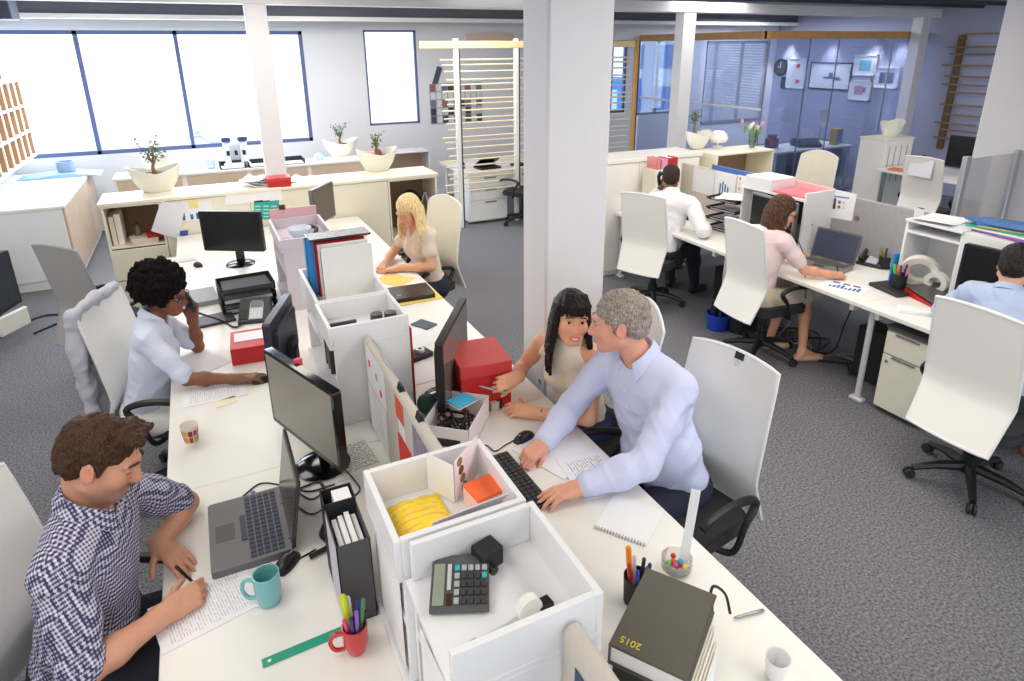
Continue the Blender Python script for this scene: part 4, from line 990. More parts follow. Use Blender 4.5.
for lab, px, py, z, rz, sd, hh, w in (('cream boat shaped planter on the storage row, left end', 158, 192, 1.1, .12, 3, .40, .235), ('cream boat shaped planter on the storage row above the blonde woman', 379, 171, 1.1, .12, 5, .30, .235),
                               ('white planter under the window behind the left cream planter', 163, 172, .9, .1, 8, .0, .25), ('white planter with a bushy ficus on the window sideboard', 342, 156, .9, .1, 11, .34, .26)):
    c = D(px, py, z); c.y += .05; planter(lab, c, z, rz, w, .255)
    if hh: ficus('small ficus tree ' + ('with a thick bare trunk in the left cream planter', 'with few leaves in the planter above the blonde woman', '', 'with two leafy tufts by the narrow window')[(3, 5, 8, 11).index(sd)], c, z + .13, hh, .13 if sd != 5 else .08, sd, 90 if sd != 5 else 45, sd == 5)
c = D(702, 152, 1.28); c = Vector((5.0, 5.86, 1.28))
rx = Vector(WY(694, 150, 5.9)); planter('white planter beside the square post, right of the telephoning man', (rx.x, 5.85), 1.28, .1, .17, .2)
ficus('slim upright ficus leaning on the square post', (rx.x - .06, 5.85), 1.40, .34, .035, 21, 50)
rx = WY(714, 150, 5.85)
t = thing('desk_lamp', 'white round shade of a small lamp beside the right planter', 'lamp', (rx.x, 5.80, 1.28))
MB().lathe([(0, 0), (.06, 0), (.06, .012), (.012, .02), (.012, .05), (0, .05)], seg=24).build('base', WHITE, t)
MB().lathe([(.012, .05), (.09, .06), (.115, .10), (.10, .15), (.06, .185), (0, .195)], seg=28).build('shade', mat('opal_shade', (244, 242, 236), .3), t)
# vase of flowers
vx = WY(752, 146, 5.62); vz = 1.272
vs = thing('vase', 'clear glass vase holding pink and white tulips', 'vase', (vx.x, 5.62, vz))
MB().lathe([(0, 0), (.035, 0), (.05, .16), (.047, .16), (.032, .006), (0, .006)], seg=24).build('glass_body', glass('vase_glass', (235, 242, 240), .12), vs)
MB().lathe([(0, .008), (.032, .008), (.041, .09), (0, .09)], seg=20).build('water', glass('vase_water', (220, 235, 225), .05), vs)
for k in range(7):
    a = k * .9; h = .22 + .03 * (k % 3); q = .03 + .035 * (k % 3); cc = ((236, 200, 190), (244, 236, 214), (232, 160, 170))[k % 3]
    f = thing('tulip', ('pale pink', 'creamy white', 'rose pink')[k % 3] + ' tulip in the glass vase', 'flower', (vx.x, 5.62, vz + .01), 0, 'tulips in the vase')
    top = Vector((q * math.cos(a) * 1.6, q * math.sin(a) * 1.6, h))
    MB().tube(smooth_path([(0, 0, 0), (q * .4 * math.cos(a), q * .4 * math.sin(a), h * .5), top], 4), .0035, 5).build('stem', mat('tulip_stem', (90, 140, 60), .5), f)
    MB().ball(top, .018, .018, .028, 10, 8).build('bloom', mat('tulip_%d' % (k % 3), cc, .6), f)
    MB().ball(top * .75 + Vector((.015, .01, -.02)), .008, .02, .05, 8, 6).build('leaf', mat('tulip_leaf', (110, 160, 80), .5), f)
# red box, papers and pinned pages of the storage row
c = WY(280, 192, 6.78)
bx = thing('red_box', 'small red box standing on the storage row at the foot of the square post', 'box', (c.x, 6.80, HS), 0)
MB().box(-.11, .11, -.09, .09, 0, .085, .002).build('body', RED, bx); MB().box(-.115, .115, -.095, .095, .065, .095, .002).build('lid', mat('red_lid', (206, 62, 60)), bx)
for k in range(6):
    sheet(('crumpled', 'curled', 'folded', 'loose', 'creased', 'topmost')[k] + ' page in the paper pile left of the square post', (c.x - .17 - .03 * (k % 3) + (.4 if k == 5 else 0), 6.93 + .02 * k), .21, .28, k * .7, PAPER, None, z=HS + .002 + .012 * (k if k < 5 else 0), curl=.03)
fy = YS - .004
def ony(label, px, m, y=None, name='paper_sheet', cat='paper'):
    yy = fy if y is None else y
    return pinned(label, [Vector((WY(a, b_, yy).x, yy, WY(a, b_, yy).z)) for a, b_ in px], m, name=name, cat=cat)
ony('white page hanging at an angle over the open left cabinet', ((151, 231), (178, 239), (186, 204), (161, 201)), mat('thin_white_paper', (236, 236, 240), .8), fy - .006)
ony('white page with squiggles pinned along the top of the cream doors', ((225, 205), (283, 200), (281, 187), (226, 191)), mat('plan_sheet', (244, 244, 246), .8))
gp = ony('white page with blue bar chart and yellow note on the cream doors', ((181, 222), (213, 219), (212, 200), (181, 202)), PAPER)
for k, (x, h, m) in enumerate(((-.12, .15, 'a'), (-.05, .05, 'b'), (.0, .06, 'c'), (.05, .07, 'd'))):
    MB().box(x - .012, x + .012, -.08, -.08 + h, .0016, .003).build('bar', mat('chart_blue', (36, 108, 168), .6), gp)
MB().box(-.06, .02, .03, .11, .0018, .0035).build('sticky_note', mat('yellow_note', (246, 226, 140), .7), gp)
ony('small blue photo pinned low on the cream doors', ((180, 241), (188, 240), (188, 230), (180, 231)), mat('blue_photo', (70, 96, 160), .4, var=.5, scale=50))
for k, (x0, x1, lab) in enumerate(((254, 263, 'first teal poster panel on the cream doors'), (263, 270, 'narrow middle teal poster panel on the cream doors'), (270, 279, 'teal poster panel nearest the small red box'))):
    p_ = ony(lab, ((x0, 219), (x1, 219), (x1, 200), (x0, 201)), mat('teal_print', (40, 172, 156), .5, var=.1), name='poster', cat='poster')
    for j in range(4): MB().box(-.03, .02, .03 - j * .035, .042 - j * .035, .0016, .0026).build('printed_line', mat('pale_teal', (190, 230, 224), .6), p_)
tag(MB().lathe([(0, 0), (.045, 0), (.05, .10), (.02, .16), (.018, .2), (0, .2)], (c.x + .05, 6.55, TZ), 18).build('spray_bottle', mat('pale_blue_plastic', (220, 228, 238), .3)), 'pale plastic bottle below the small red box', 'bottle')
# inside the open left cabinet
for k, (x, w, h, cc) in enumerate(((-.85, .04, .27, (226, 216, 200)), (-.80, .05, .29, (236, 232, 222)))):
    stack(('cream file leaning at the left of the open left cabinet', 'white file upright in the open left cabinet')[k], (x, 6.92), w, .26, h, 0, mat('cab_file_%d' % k, cc, .6), z=.68, name='file', cat='file')
t = thing('bottle', 'small dark bottle inside the open left cabinet', 'bottle', (-.66, 6.9, .679))
MB().lathe([(0, 0), (.028, 0), (.028, .11), (.012, .14), (.012, .16), (0, .16)], seg=16).build('body', mat('olive_glass', (110, 112, 96), .2), t); MB().cyl((0, 0, .155), (0, 0, .18), .014, None, 12).build('cap', BLACK, t)
stack('pile of pale papers in the open left cabinet', (-.62, 6.83), .22, .2, .05, .2, mat('pale_pile', (226, 214, 200), .8, var=.15), z=.679, name='paper_pile', cat='papers')
stack('red book on the papers in the open left cabinet', (-.52, 6.83), .14, .18, .03, .1, RED, z=.73)
bg_ = thing('bag', 'dark bag inside the open cabinet behind the blonde woman', 'bag', (2.06, 6.94, .42))
MB().ball((0, 0, .24), .15, .12, .24, 18, 12).build('body', BLACKM, bg_); MB().tube(smooth_path([(.1, -.06, .3), (.14, -.12, .45), (.18, -.1, .2)]), .008, 6).build('strap', mat('grey_strap', (190, 190, 196), .4), bg_)
# items on the window sideboard
for k, (px, lab) in enumerate(((231, 'black desk tray on the window sideboard, left of the three'), (259, 'black desk tray on the window sideboard beside the square post'), (292, 'black desk tray on the window sideboard right of the square post'))):
    c = D(px, 163, .9); t = thing('letter_tray', lab, 'tray', (c.x, 9.42, .9), .05)
    MB().box(-.16, .16, -.12, .12, 0, .004).box(-.16, -.155, -.12, .12, 0, .07).box(.155, .16, -.12, .12, 0, .07).box(-.16, .16, .115, .12, 0, .08).build('tray', BLACKM, t)
    MB().box(-.14, .14, -.10, .1, .005, .02).build('papers', PAPER, t)
c = D(232, 155, .9)
pr = thing('coffee_machine', 'white coffee machine with dark blue tops before the wide window', 'coffee machine', (.42, 9.56, .9))
MB().box(-.17, .17, -.12, .12, 0, .05, .01).box(-.15, -.07, -.1, .1, .05, .34, .012).box(.05, .15, -.1, .1, .05, .34, .012).box(-.07, .05, .02, .1, .05, .30, .01).build('body', mat('machine_white', (232, 238, 246), .3), pr)
for x0, x1 in ((-.165, -.05), (.035, .16)): MB().box(x0, x1, -.12, .11, .34, .40, .012).build('hopper', mat('machine_navy', (52, 66, 118), .3), pr)
for x in (-.1, .0, .1): MB().cyl((x, -.1, .16), (x, -.1, .22), .02, None, 12).build('spout', BLACK, pr)
tag(MB().box(-.06, .06, -.05, .05, 0, .14, .02).build('canister', mat('pale_blue_tin', (196, 216, 236), .3), None, loc=(.08, 9.5, .9)), 'pale blue canister left of the coffee machine', 'canister')
tag(MB().lathe([(0, 0), (.05, 0), (.07, .05), (.04, .09), (0, .1)], (D(313, 155, .9).x, 9.5, .9), 18).build('dome', mat('pale_aqua', (190, 226, 232), .3)), 'pale aqua dome at the right end of the sideboard', 'ornament')
# low shelf contents and pink magazine
stack('pile of magazines in the low grey shelf', (2.75, 9.55), .5, .28, .06, 0, mat('mag_pile', (150, 140, 150), .6, var=.4, scale=40), z=.52, name='magazine', cat='magazines')
stack('pink folder lying on the low grey shelf', (2.35, 9.55), .32, .22, .04, .1, mat('pink_folder', (232, 150, 160), .6), z=.941, name='folder', cat='folder')
# left cabinet: blue cloth and tube
c = Vector((-1.62, 9.9, .89))
tag(MB().prism([(-.5, 0), (.4, 0), (.3, .02), (.05, .05), (-.05, .05), (-.35, .02)], -.2, .22, 'y').build('blue_cloth', mat('pale_blue_cloth', (150, 186, 224), .6), None, loc=tuple(c)), 'pale blue cloth spread on the big low cabinet by the window', 'cloth')
tag(MB().lathe([(0, 0), (.10, 0), (.10, .13), (.09, .13), (.09, .01), (0, .01)], tuple(c + Vector((.02, 0, .051))), 24).build('drum', mat('blue_grey_tin', (140, 160, 186), .4)), 'blue grey drum standing on the pale blue cloth', 'tin')
for k in range(12):
    j, i = k % 3, k // 3; y = 8.95 - .95 + 2.1 * (i * 1.6 + 1.55) / 7
    stack('papers stored in the pigeonhole shelf', (-2.08, y), .22, .18, .04 + .03 * ((k * 7) % 4), .05, mat('pigeon_papers', (226, 220, 214), .8), z=1.174 + .303 * j, name='paper_pile', cat='papers')['group'] = 'papers in the pigeonholes'
# TV at the left wall and grey unit at the left edge
tv = thing('television', 'dark television standing on the floor at the left edge', 'television', (-1.90, 6.85, .1), math.radians(72))
b = MB(); b.prism(rrect(.72, .52, .02, 3, 0, .30), -.03, .03, 'y'); b.build('housing', BLACK, tv)
MB().box(-.33, .33, -.032, -.03, .07, .53).build('screen', mat('tv_screen', (40, 42, 50), .12), tv)
MB().box(-.2, .2, -.12, .12, -.10, -.07, .005).box(-.04, .04, -.02, .02, -.08, .06).build('stand', BLACK, tv)
tag(MB().box(-.16, .16, -.02, .02, 0, .16, .006).build('white_panel_box', WHITE, None, loc=(-1.70, 6.52, .10), rz=math.radians(60)), 'white box leaning before the dark television', 'box')
cable('black cable on the carpet by the television', [(-1.75, 6.9, .01), (-1.6, 7.05, .01), (-1.45, 7.0, .01), (-1.4, 6.85, .01), (-1.6, 6.6, .01)], .008)
ct = thing('drawer_pedestal', 'cream drawer pedestal at the left edge of the picture', 'pedestal', (-1.60, 3.80, 0), .0)
MB().box(-.25, .25, -.25, .25, .04, .58, .006).build('body', mat('stone_cabinet', (206, 204, 196), .5), ct)
for z0, z1 in ((.06, .22), (.23, .39), (.40, .56)): MB().box(.25, .266, -.235, .235, z0, z1, .003).build('drawer', mat('stone_cabinet', (206, 204, 196)), ct)
MB().box(-.23, .23, -.23, .23, 0, .04).build('plinth', BLACKM, ct)

# ---------------------------------------------------------------- far bay: slatted divider, boards
YD = 8.21
sd = thing('slatted_divider', 'slatted divider of pale rods between the far bay and the desks', 'divider', (0, 0, 0))
RODM = mat('pale_rod', (240, 226, 190), .5, var=.05)
for px, m in ((456, 0), (516, 1), (636, 2)):
    x = WY(px, 60, YD).x
    MB().box(x - .03, x + .03, YD - .03, YD + .03, 0, 2.52, .008).build('upright', WHITE if m < 2 else TIMBER, sd)
    MB().box(x + .031, x + .045, YD - .03, YD + .03, 0, 2.50).build('dark_edge', mat('dark_edge', (60, 64, 84), .5), sd)
xa, xb, xc = WY(420, 45, YD).x, WY(522, 45, YD).x, WY(634, 45, YD).x
MB().box(xa, xc, YD - .035, YD + .035, 2.40, 2.49, .006).build('top_beam', mat('pale_pine', (238, 214, 160), .5, var=.08), sd)
zz = 2.30
for k in range(22):
    zz = 2.28 - k * .083 - (.02 if k % 3 == 0 else 0)
    MB().cyl((WY(440 + 2 * ((k * 5) % 4), 60, YD).x, YD + .012 * (k % 2), zz), (xc - .04, YD + .012 * (k % 2), zz), .011, None, 8).build('rod', RODM, sd)
bd = thing('pin_board', 'wall board covered with small photographs behind the slats', 'pin board', (0, 0, 0))
x0, x1, z0, z1 = WY(429, 84, YB).x, WY(481, 84, YB).x, WY(430, 124, YB).z, WY(430, 84, YB).z
MB().box(x0, x1, YB - .02, YB - .003, z0, z1).build('board', mat('board_grey', (150, 150, 164), .7), bd)
PH = [mat('tiny_photo_%d' % k, cc, .5, var=.5, scale=40) for k, cc in enumerate(((70, 72, 90), (200, 198, 206), (150, 100, 96), (226, 226, 232), (110, 116, 140), (60, 58, 66)))]
for i in range(9):
    for j in range(5):
        w, h = (x1 - x0) / 9, (z1 - z0) / 5; a = x0 + i * w; c_ = z0 + j * h; k = (i * 3 + j * 5 + i * j) % 6
        MB().box(a + .008, a + w - .006, YB - .0225, YB - .0205, c_ + .008, c_ + h - .006).build('photograph', PH[k], bd)
tag(MB().cbox((WY(437, 76, YB).x, YB - .01, WY(437, 76, YB).z), (.09, .012, .30), rot=(0, .35, 0)).build('photo_strip', PH[0]), 'slanting strip of photographs above the wall board', 'photograph')
tag(MB().box(WY(466, 38, YB).x, WY(513, 38, YB).x, YB - .03, YB - .002, WY(490, 41, YB).z, WY(490, 36, YB).z + .04).build('wall_batten', mat('pale_batten', (222, 196, 176), .6)), 'pale wooden batten high on the back wall', 'batten')
lp3 = laptop('black laptop on the white desk of the far bay', (3.75, 8.62), .15, .34, .24, 30, BLACK, BLACK, BLACKG, BLACKM, z=.736)
stack('dark pad at the right of the far bay desk', (4.25, 8.6), .2, .15, .03, .3, BLACKM, z=.736, name='pad')
tag(MB().lathe([(0, 0), (.03, 0), (.03, .06), (.01, .1), (0, .1)], (3.42, 8.75, .736), 14).build('bottle', mat('dark_blue_bottle', (50, 54, 80), .3)), 'tiny dark bottle on the far bay desk', 'bottle')

# ---------------------------------------------------------------- right hand bench
XP = 4.745
divider2 = thing('desk_divider', 'grey fabric screen with a pinned calendar behind the open laptop', 'divider', (XP, 3.2, .731))
GF = mat('grey_fabric', (164, 160, 164), .9, var=.12, scale=40, bump=.3, bscale=400)
MB().box(-.018, .018, -.42, .40, .02, .50, .006).build('panel', GF, divider2)
MB().box(-.018, .018, -.42, -.38, 0, .02).box(-.018, .018, .36, .40, 0, .02).build('foot_rail', STEEL, divider2)
XPF = XP - .0195
cal = pinned('white calendar page with photographs pinned on the grey screen', [WX(*q, XPF) for q in ((821, 216), (852, 221), (857, 194), (828, 188))], PAPER, name='calendar', cat='calendar')
MB().box(-.09, .09, .06, .072, .0016, .003).build('header', mat('header_blue', (90, 160, 210), .5), cal)
MB().box(-.07, -.03, -.04, .05, .0016, .003).build('photograph', PH[0], cal)
for i in range(2):
    for j in range(2): MB().box(-.01 + i * .04, .015 + i * .04, -.03 + j * .04, -.005 + j * .04, .0016, .003).build('photograph', PH[2 + i], cal)
tag(MB().cyl(WX(857, 218, XPF), WX(857, 218, XPF) + Vector((-.006, 0, 0)), .02, None, 16).build('round_badge', mat('bronze_badge', (120, 108, 92), .4)), 'small round badge on the grey screen', 'badge')
pinned('white tag with black figures at the near end of the grey screen', [WX(*q, XPF) for q in ((913, 222), (922, 225), (925, 210), (915, 207))], mat('tag_print', (220, 220, 224), .6, var=.3, scale=70), name='tag', cat='tag')
yt = pinned('yellow tag below the white tag on the grey screen', [WX(*q, XPF) for q in ((911, 238), (918, 240), (920, 225), (913, 222))], mat('tag_yellow', (236, 206, 40), .6), name='tag', cat='tag')
MB().cyl((0, .0, .0015), (0, .0, .003), .018, None, 16).build('dark_ring', mat('tag_ink', (60, 56, 40), .6), yt)
clip('black clip on the grey screen above the calendar', (XP, 3.42, 1.245), PI / 2)
clip('black clip on the near end of the grey screen', (XP, 2.86, 1.245), PI / 2)
# units of the right bench
cubby('desk_shelf_unit', 'white shelf unit holding white tape rings at the right', 'shelf unit', 4.42, 4.745, 2.36, 2.755, .731, 1.24, UW, '-x', (.41,))
cubby('desk_shelf_unit', 'white unit with a dark open front beside the dark haired woman in pink', 'shelf unit', 4.40, 4.74, 3.60, 4.30, .731, 1.20, UW, '-x')
stack('white panel at the near end of the pink folder unit', (4.56, 3.585), .34, .02, .53, 0, WHITE2, z=.731, name='side_panel', cat='panel')
stack('pink folder lying in the tray above the woman in pink', (4.56, 3.80), .28, .30, .02, .1, mat('hot_pink_folder', (240, 120, 130), .6), z=1.201, name='folder', cat='folder')
stack('long pale pink board behind the pink folder', (4.72, 3.78), .015, .40, .07, 0, mat('pale_pink_board', (236, 186, 190), .6), z=1.201, name='board', cat='board')
stack('white box beside the pink folder', (4.56, 4.12), .30, .30, .10, 0, WHITE2, z=1.201, name='box', cat='box')
stack('dark panel of the monitor behind the woman in pink', (4.62, 3.93), .02, .50, .40, 0, mat('near_black_glass', (26, 26, 30), .2), z=.76, name='screen', cat='monitor')
a, b_ = Vector((4.33, 4.22, 0)), Vector((4.33, 3.66, 0))
monitor('silver framed dark monitor beside the woman in pink', (4.31, 3.82), -PI / 2 - .05, .50, .36, .10, frame=STEEL, screen=mat('black_screen', (14, 14, 16)))
# tape rings
for k, (y, z, lab) in enumerate(((2.63, .752, 'large white ring leaning in the right shelf unit'), (2.50, .752, 'smaller white ring roll in the right shelf unit'))):
    R, r = ((.12, .075), (.075, .04))[k]
    t = MB().lathe([(r, -.025), (R, -.025), (R, .025), (r, .025), (r, -.025)], seg=32).build('tape_ring', mat('pale_ring', (232, 230, 222), .5)); t.location = (4.50, y, z + R); t.rotation_euler = (0, PI / 2 - .3 * (1 - k), .5 - .4 * k); tag(t, lab, 'tape')
# pile on top of the right unit
for k, (cc, lab) in enumerate((((140, 90, 170), 'violet folder at the bottom of the pile on the right unit'), ((240, 240, 244), 'white folder in the pile on the right unit'), ((60, 170, 140), 'green folder in the pile on the right unit'), ((210, 180, 110), 'sand coloured folder in the pile on the right unit'), ((40, 120, 180), 'blue folder on top of the pile on the right unit'))):
    stack(lab, (4.60 + .015 * k, 2.12 + .03 * (k % 3)), .24, .46, .012, -.1 + .12 * k, mat('pile_%d' % k, cc, .4), z=1.241 + .0125 * k, name='folder', cat='folder')
stack('white unit carrying the folder pile at the right edge', (4.58, 2.14), .32, .42, .505, 0, WHITE2, z=.7312, name='desk_shelf_unit', cat='shelf unit')
disc = tag(MB().prism([(-.06, -.20), (.08, -.22), (.09, .06), (.03, .18), (-.03, .16), (-.07, .02)], 0, .006).build('blue_wallet', mat('shiny_blue_wallet', (44, 120, 196), .2), None, loc=(4.55, 2.26, 1.304), rz=.1), 'shiny blue wallet jutting from the folder pile', 'folder')
sheet('curved white sheet lying on the right shelf unit', (4.56, 2.6), .28, .25, .1, PAPER, z=1.2415, curl=.02)
stack('bright blue thin file upright at the left of the right shelf unit', (4.50, 2.775), .20, .015, .24, .0, mat('bright_blue_file', (30, 140, 206), .4), z=.731, name='file', cat='file')
monitor('black monitor in front of the man in light blue', (4.32, 1.98), -PI / 2 + .1, .56, .36, .12, frame=BLACK, screen=mat('black_screen', (14, 14, 16)))
# desk things, near part
c = (D(790, 258, .74) + D(840, 285, .74)) / 2
lp2 = laptop('open silver laptop with dark blank screen in front of the woman in pink', (4.33, 3.28), -PI / 2 + .20, .36, .25, 105, mat('laptop_silver', (150, 148, 140), .35, .4), mat('laptop_lid_grey', (90, 92, 98), .4), mat('slate_screen', (64, 70, 92), .25), mat('keys_grey', (92, 90, 86), .5))
tag(MB().cbox(tuple(D(810, 224, .99)), (.01, .07, .01), 0, .002).build('sticky_tab', mat('aqua_tab', (40, 200, 210), .5)), 'aqua sticky tab on the top edge of the silver laptop', 'sticky note')
desk_phone('black and silver desk phone beside the grey screen', D(873, 264), -PI / 2 + .25)
ch = sheet('white page with blue bar charts under the writing hand of the woman in pink', D(845, 287), .297, .21, -1.2, PAPER)
for k in range(8): MB().box(-.10 + .027 * k, -.082 + .027 * k, -.06, -.06 + .03 + .05 * ((k * 5) % 4) / 3, .0014, .0024).build('bar', mat('chart_blue', (36, 108, 168)), ch)
for k in range(3): MB().box(-.10 + .07 * k, -.05 + .07 * k, .04, .07, .0014, .0024).build('caption', mat('chart_violet', (110, 90, 160), .6), ch)
stack('closed black folder beyond the laptop of the woman in pink', D(824, 274), .05, .2, .012, .4, BLACK, name='folder', cat='folder')
stack('black hardback book with white pages under the pen pots', D(896, 290), .24, .26, .025, -.2, mat('black_hardback', (48, 46, 48), .4), name='book')
bb = thing('ring_binder', 'red ring binder with black speckled cover lying on the right desk', 'binder', tuple(D(938, 300)), -.28)
MB().prism([(-.14, 0), (.14, 0), (.14, .05), (-.14, .012)], -.15, .15, 'x').build('red_case', mat('red_binder', (186, 26, 32), .4), bb)
MB().cbox((0, .0, .047), (.30, .29, .012), rot=(.13, 0, 0), bev=.003).build('speckled_cover', mat('speckled_black', (86, 84, 82), .4, var=.9, scale=70), bb)
MB().box(-.14, .14, -.145, -.10, .003, .012).build('pages', PAPER, bb)
stack('white box of paper under the edge of the red ring binder', D(915, 312), .20, .10, .02, -.9, PAPER, name='notepad', cat='notepad')
for q, (px, py, lab, cols) in enumerate(((898, 287, 'black pen pot on the book beside the right shelf unit', (('orange', (240, 110, 60)), ('green', (90, 190, 80)), ('navy', (50, 60, 150)), ('pink', (236, 110, 150)), ('black', (26, 26, 28)))), (884, 268, 'low black pen tub beside the desk phone on the right', (('yellow', (226, 206, 60)), ('olive', (150, 150, 60)), ('dark', (40, 40, 44)))))):
    c = D(px, py, TZ + (.027 if q == 0 else 0)); t = thing('pen_pot', lab, 'pen pot', tuple(c))
    MB().lathe([(0, .002), (.045, .002), (.048, .1), (.045, .1), (.042, .006), (0, .006)], seg=20).build('pot', BLACKM, t)
    for k, (nmx, cc) in enumerate(cols):
        a = 1 + k * 1.3
        pen('%s pen in the %s' % (nmx, ('pen pot by the right shelf unit', 'low pen tub by the phone')[q]), c + Vector((.015 * math.cos(a), .015 * math.sin(a), .01)), c + Vector((.05 * math.cos(a), .05 * math.sin(a), .155 + .01 * (k % 3))), mat('rpen_%s' % nmx, cc, .35), .009 if k < 2 else .006)
cable('black cable hanging under the right desk', [(4.3, 2.9, .69), (4.25, 2.95, .4), (4.35, 3.1, .05), (4.3, 3.4, .02), (4.45, 3.6, .02)], .006)
for k in range(5):
    cable(('grey', 'yellow', 'black', 'thick black', 'thin black')[k] + ' lead in the tangle on the floor under the right desk', [(4.2 + rnd.random() * .4, 2.75 + .18 * j + rnd.random() * .1, .012 + rnd.random() * .02) for j in range(6)], .007, (STEEL, mat('yellow_lead', (150, 130, 50), .6), BLACK, BLACKM, BLACK)[k])
tag(MB().box(-.1, .1, -.22, .22, 0, .42, .01).build('computer_tower', BLACKM, None, loc=(4.35, 2.62, 0)), 'black computer tower under the right desk beside the pedestal', 'computer')
tag(MB().box(-.1, .1, -.22, .22, 0, .42, .01).build('computer_tower', BLACKM, None, loc=(4.35, 4.15, 0)), 'black computer tower under the right desk behind the blue bin', 'computer')
# bins
bn = thing('waste_bin', 'blue bin full of dark bottles under the right desk edge', 'bin', tuple(D(717, 328, 0)))
MB().lathe([(0, .004), (.085, .004), (.105, .15), (.11, .15), (.09, 0), (0, 0)], seg=24).build('bin', mat('blue_bin', (30, 70, 190), .3), bn)
c = D(717, 328, 0)
for k in range(7):
    a = k * 1.05; r = .055 if k < 6 else 0
    bt = thing('bottle', 'dark bottle standing in the blue bin', 'bottle', (c.x + r * math.cos(a), c.y + r * math.sin(a), .012), 0, 'bottles in the blue bin')
    MB().lathe([(0, 0), (.026, 0), (.026, .15), (.011, .2), (.011, .24), (0, .24)], seg=12).build('body', mat('dark_bottle', (24, 34, 60), .15), bt)
    MB().cyl((0, 0, .238), (0, 0, .255), .0125, None, 10).build('cap', mat('bottle_cap', (40, 60, 130), .4), bt)
tag(MB().lathe([(0, .004), (.11, .004), (.14, .28), (.145, .28), (.12, 0), (0, 0)], tuple(D(741, 330, 0)), 24).build('waste_bin', BLACKM), 'black waste bin behind the seat of the woman in pink', 'bin')
# far part of the near row: man on the telephone
for k in range(4):
    lab = ('lowest', 'second lowest', 'second highest', 'topmost')[k] + ' black wire tray of the stack behind the chair of the woman in pink'
    t = thing('letter_tray', lab, 'tray', (4.46, 4.47, TZ + .095 * k), .12 - PI / 2)
    MB().box(-.16, .16, -.12, .12, 0, .004).box(-.16, -.156, -.12, .12, 0, .035).box(.156, .16, -.12, .12, 0, .035).build('tray', BLACKM, t)
    MB().tube(smooth_path([(-.155, -.12, .004), (-.15, -.14, .03), (.15, -.14, .03), (.155, -.12, .004)], 4), .006, 6).build('front_bar', BLACK, t)
    MB().box(-.14, .14, -.11, .11, .005, .02, 0).build('papers', mat('tray_paper_lilac', (214, 206, 216), .8), t)
sheet('white page drooping over the topmost wire tray', (4.42, 4.43), .30, .24, .5, PAPER, z=TZ + .32, curl=.02)
pl = thing('desk_divider', 'beige panel covered with papers behind the wire trays', 'divider', (4.73, 4.90, .731))
MB().box(-.015, .015, -.62, .60, 0, .47, .005).build('panel', FAB, pl)
xq = 4.713
pinned('white page pinned left of the bar chart page on the beige panel', [Vector((xq, 5.30, .93)), Vector((xq, 4.98, .93)), Vector((xq, 4.98, 1.19)), Vector((xq, 5.30, 1.19))], mat('thin_white_paper', (236, 236, 240)))
g2 = pinned('white page with four blue bars pinned on the beige panel', [Vector((xq, 4.97, .93)), Vector((xq, 4.68, .93)), Vector((xq, 4.68, 1.20)), Vector((xq, 4.97, 1.20))], PAPER)
for k in range(4): MB().box(-.07 + .036 * k, -.052 + .036 * k, -.09, -.09 + .13 - .022 * abs(k - 1), .0016, .003).build('bar', mat('chart_blue', (36, 108, 168)), g2)
g3 = pinned('white page with pink and yellow notes on the beige panel', [Vector((xq, 4.66, .95)), Vector((xq, 4.32, .95)), Vector((xq, 4.32, 1.21)), Vector((xq, 4.66, 1.21))], PAPER)
for k, cc in enumerate(((236, 130, 150), (240, 220, 120), (236, 150, 160))): MB().box(-.15, -.125, .08 - k * .05, .11 - k * .05, .0016, .003).build('note', mat('note_%d' % k, cc, .7), g3)
tag(MB().box(-.012, .012, -.30, .30, 0, .05, .004).build('blue_rail', mat('rail_blue', (70, 110, 190), .4), None, loc=(4.735, 4.75, 1.20)), 'blue file edge along the top of the beige panel', 'file')
# column of red and pink folders
fc = thing('file_cabinet', 'cream unit with a blank page on its face beside the telephoning man', 'cabinet', (4.38, 5.40, TZ), 0)
MB().box(-.17, .17, -.1, .12, 0, .46, .004).build('body', CREAM, fc)
MB().box(-.15, .15, -.1025, -.1005, .18, .45).build('page', PAPER, fc)
MB().box(-.06, .04, -.1035, -.1005, .06, .15).build('dark_plate', mat('dark_plate', (60, 60, 58), .4), fc)
binder('red folder standing on the cream unit by the telephoning man', (4.44, 5.40, 0), PI / 2, .12, .17, .11, mat('red_folder', (190, 36, 48)), TZ + .461)
binder('pink folder standing beside the red folder on the cream unit', (4.33, 5.40, 0), PI / 2, .09, .17, .10, mat('pink_file', (232, 150, 190), .5), TZ + .461)
binder('narrow salmon folder left of the pink folder on the cream unit', (4.255, 5.40, 0), PI / 2, .05, .17, .12, mat('salmon_file', (226, 140, 130), .5), TZ + .461)
desk_phone('grey desk phone beside the telephoning man', (4.42, 5.02), -PI / 2 + .3, handset=False)
stack('low pale box on the desk of the telephoning man', (4.58, 4.80), .14, .2, .05, .1, mat('grey_card', (190, 186, 178), .6), name='box', cat='box')
sheet('small printed card at the telephoning man\'s hand', (4.17, 4.52), .10, .15, .4, mat('card_green', (206, 220, 190), .7, var=.3, scale=60))
# back-to-back desks: white sheet of chair
clip('black clip on the top of the grey-haired man\'s chair', tuple(D(741, 354, 1.145)), PI / 2 + .16)
clip('black clip on the chair with the white sheet', (7.655, 4.70, 1.165), PI / 2)
pinned('white sheet hanging on the chair back by the far dark monitor', [Vector((7.625, 4.84, .92)), Vector((7.625, 4.56, .92)), Vector((7.64, 4.56, 1.13)), Vector((7.64, 4.84, 1.13))], mat('thin_white_paper', (236, 236, 240)))
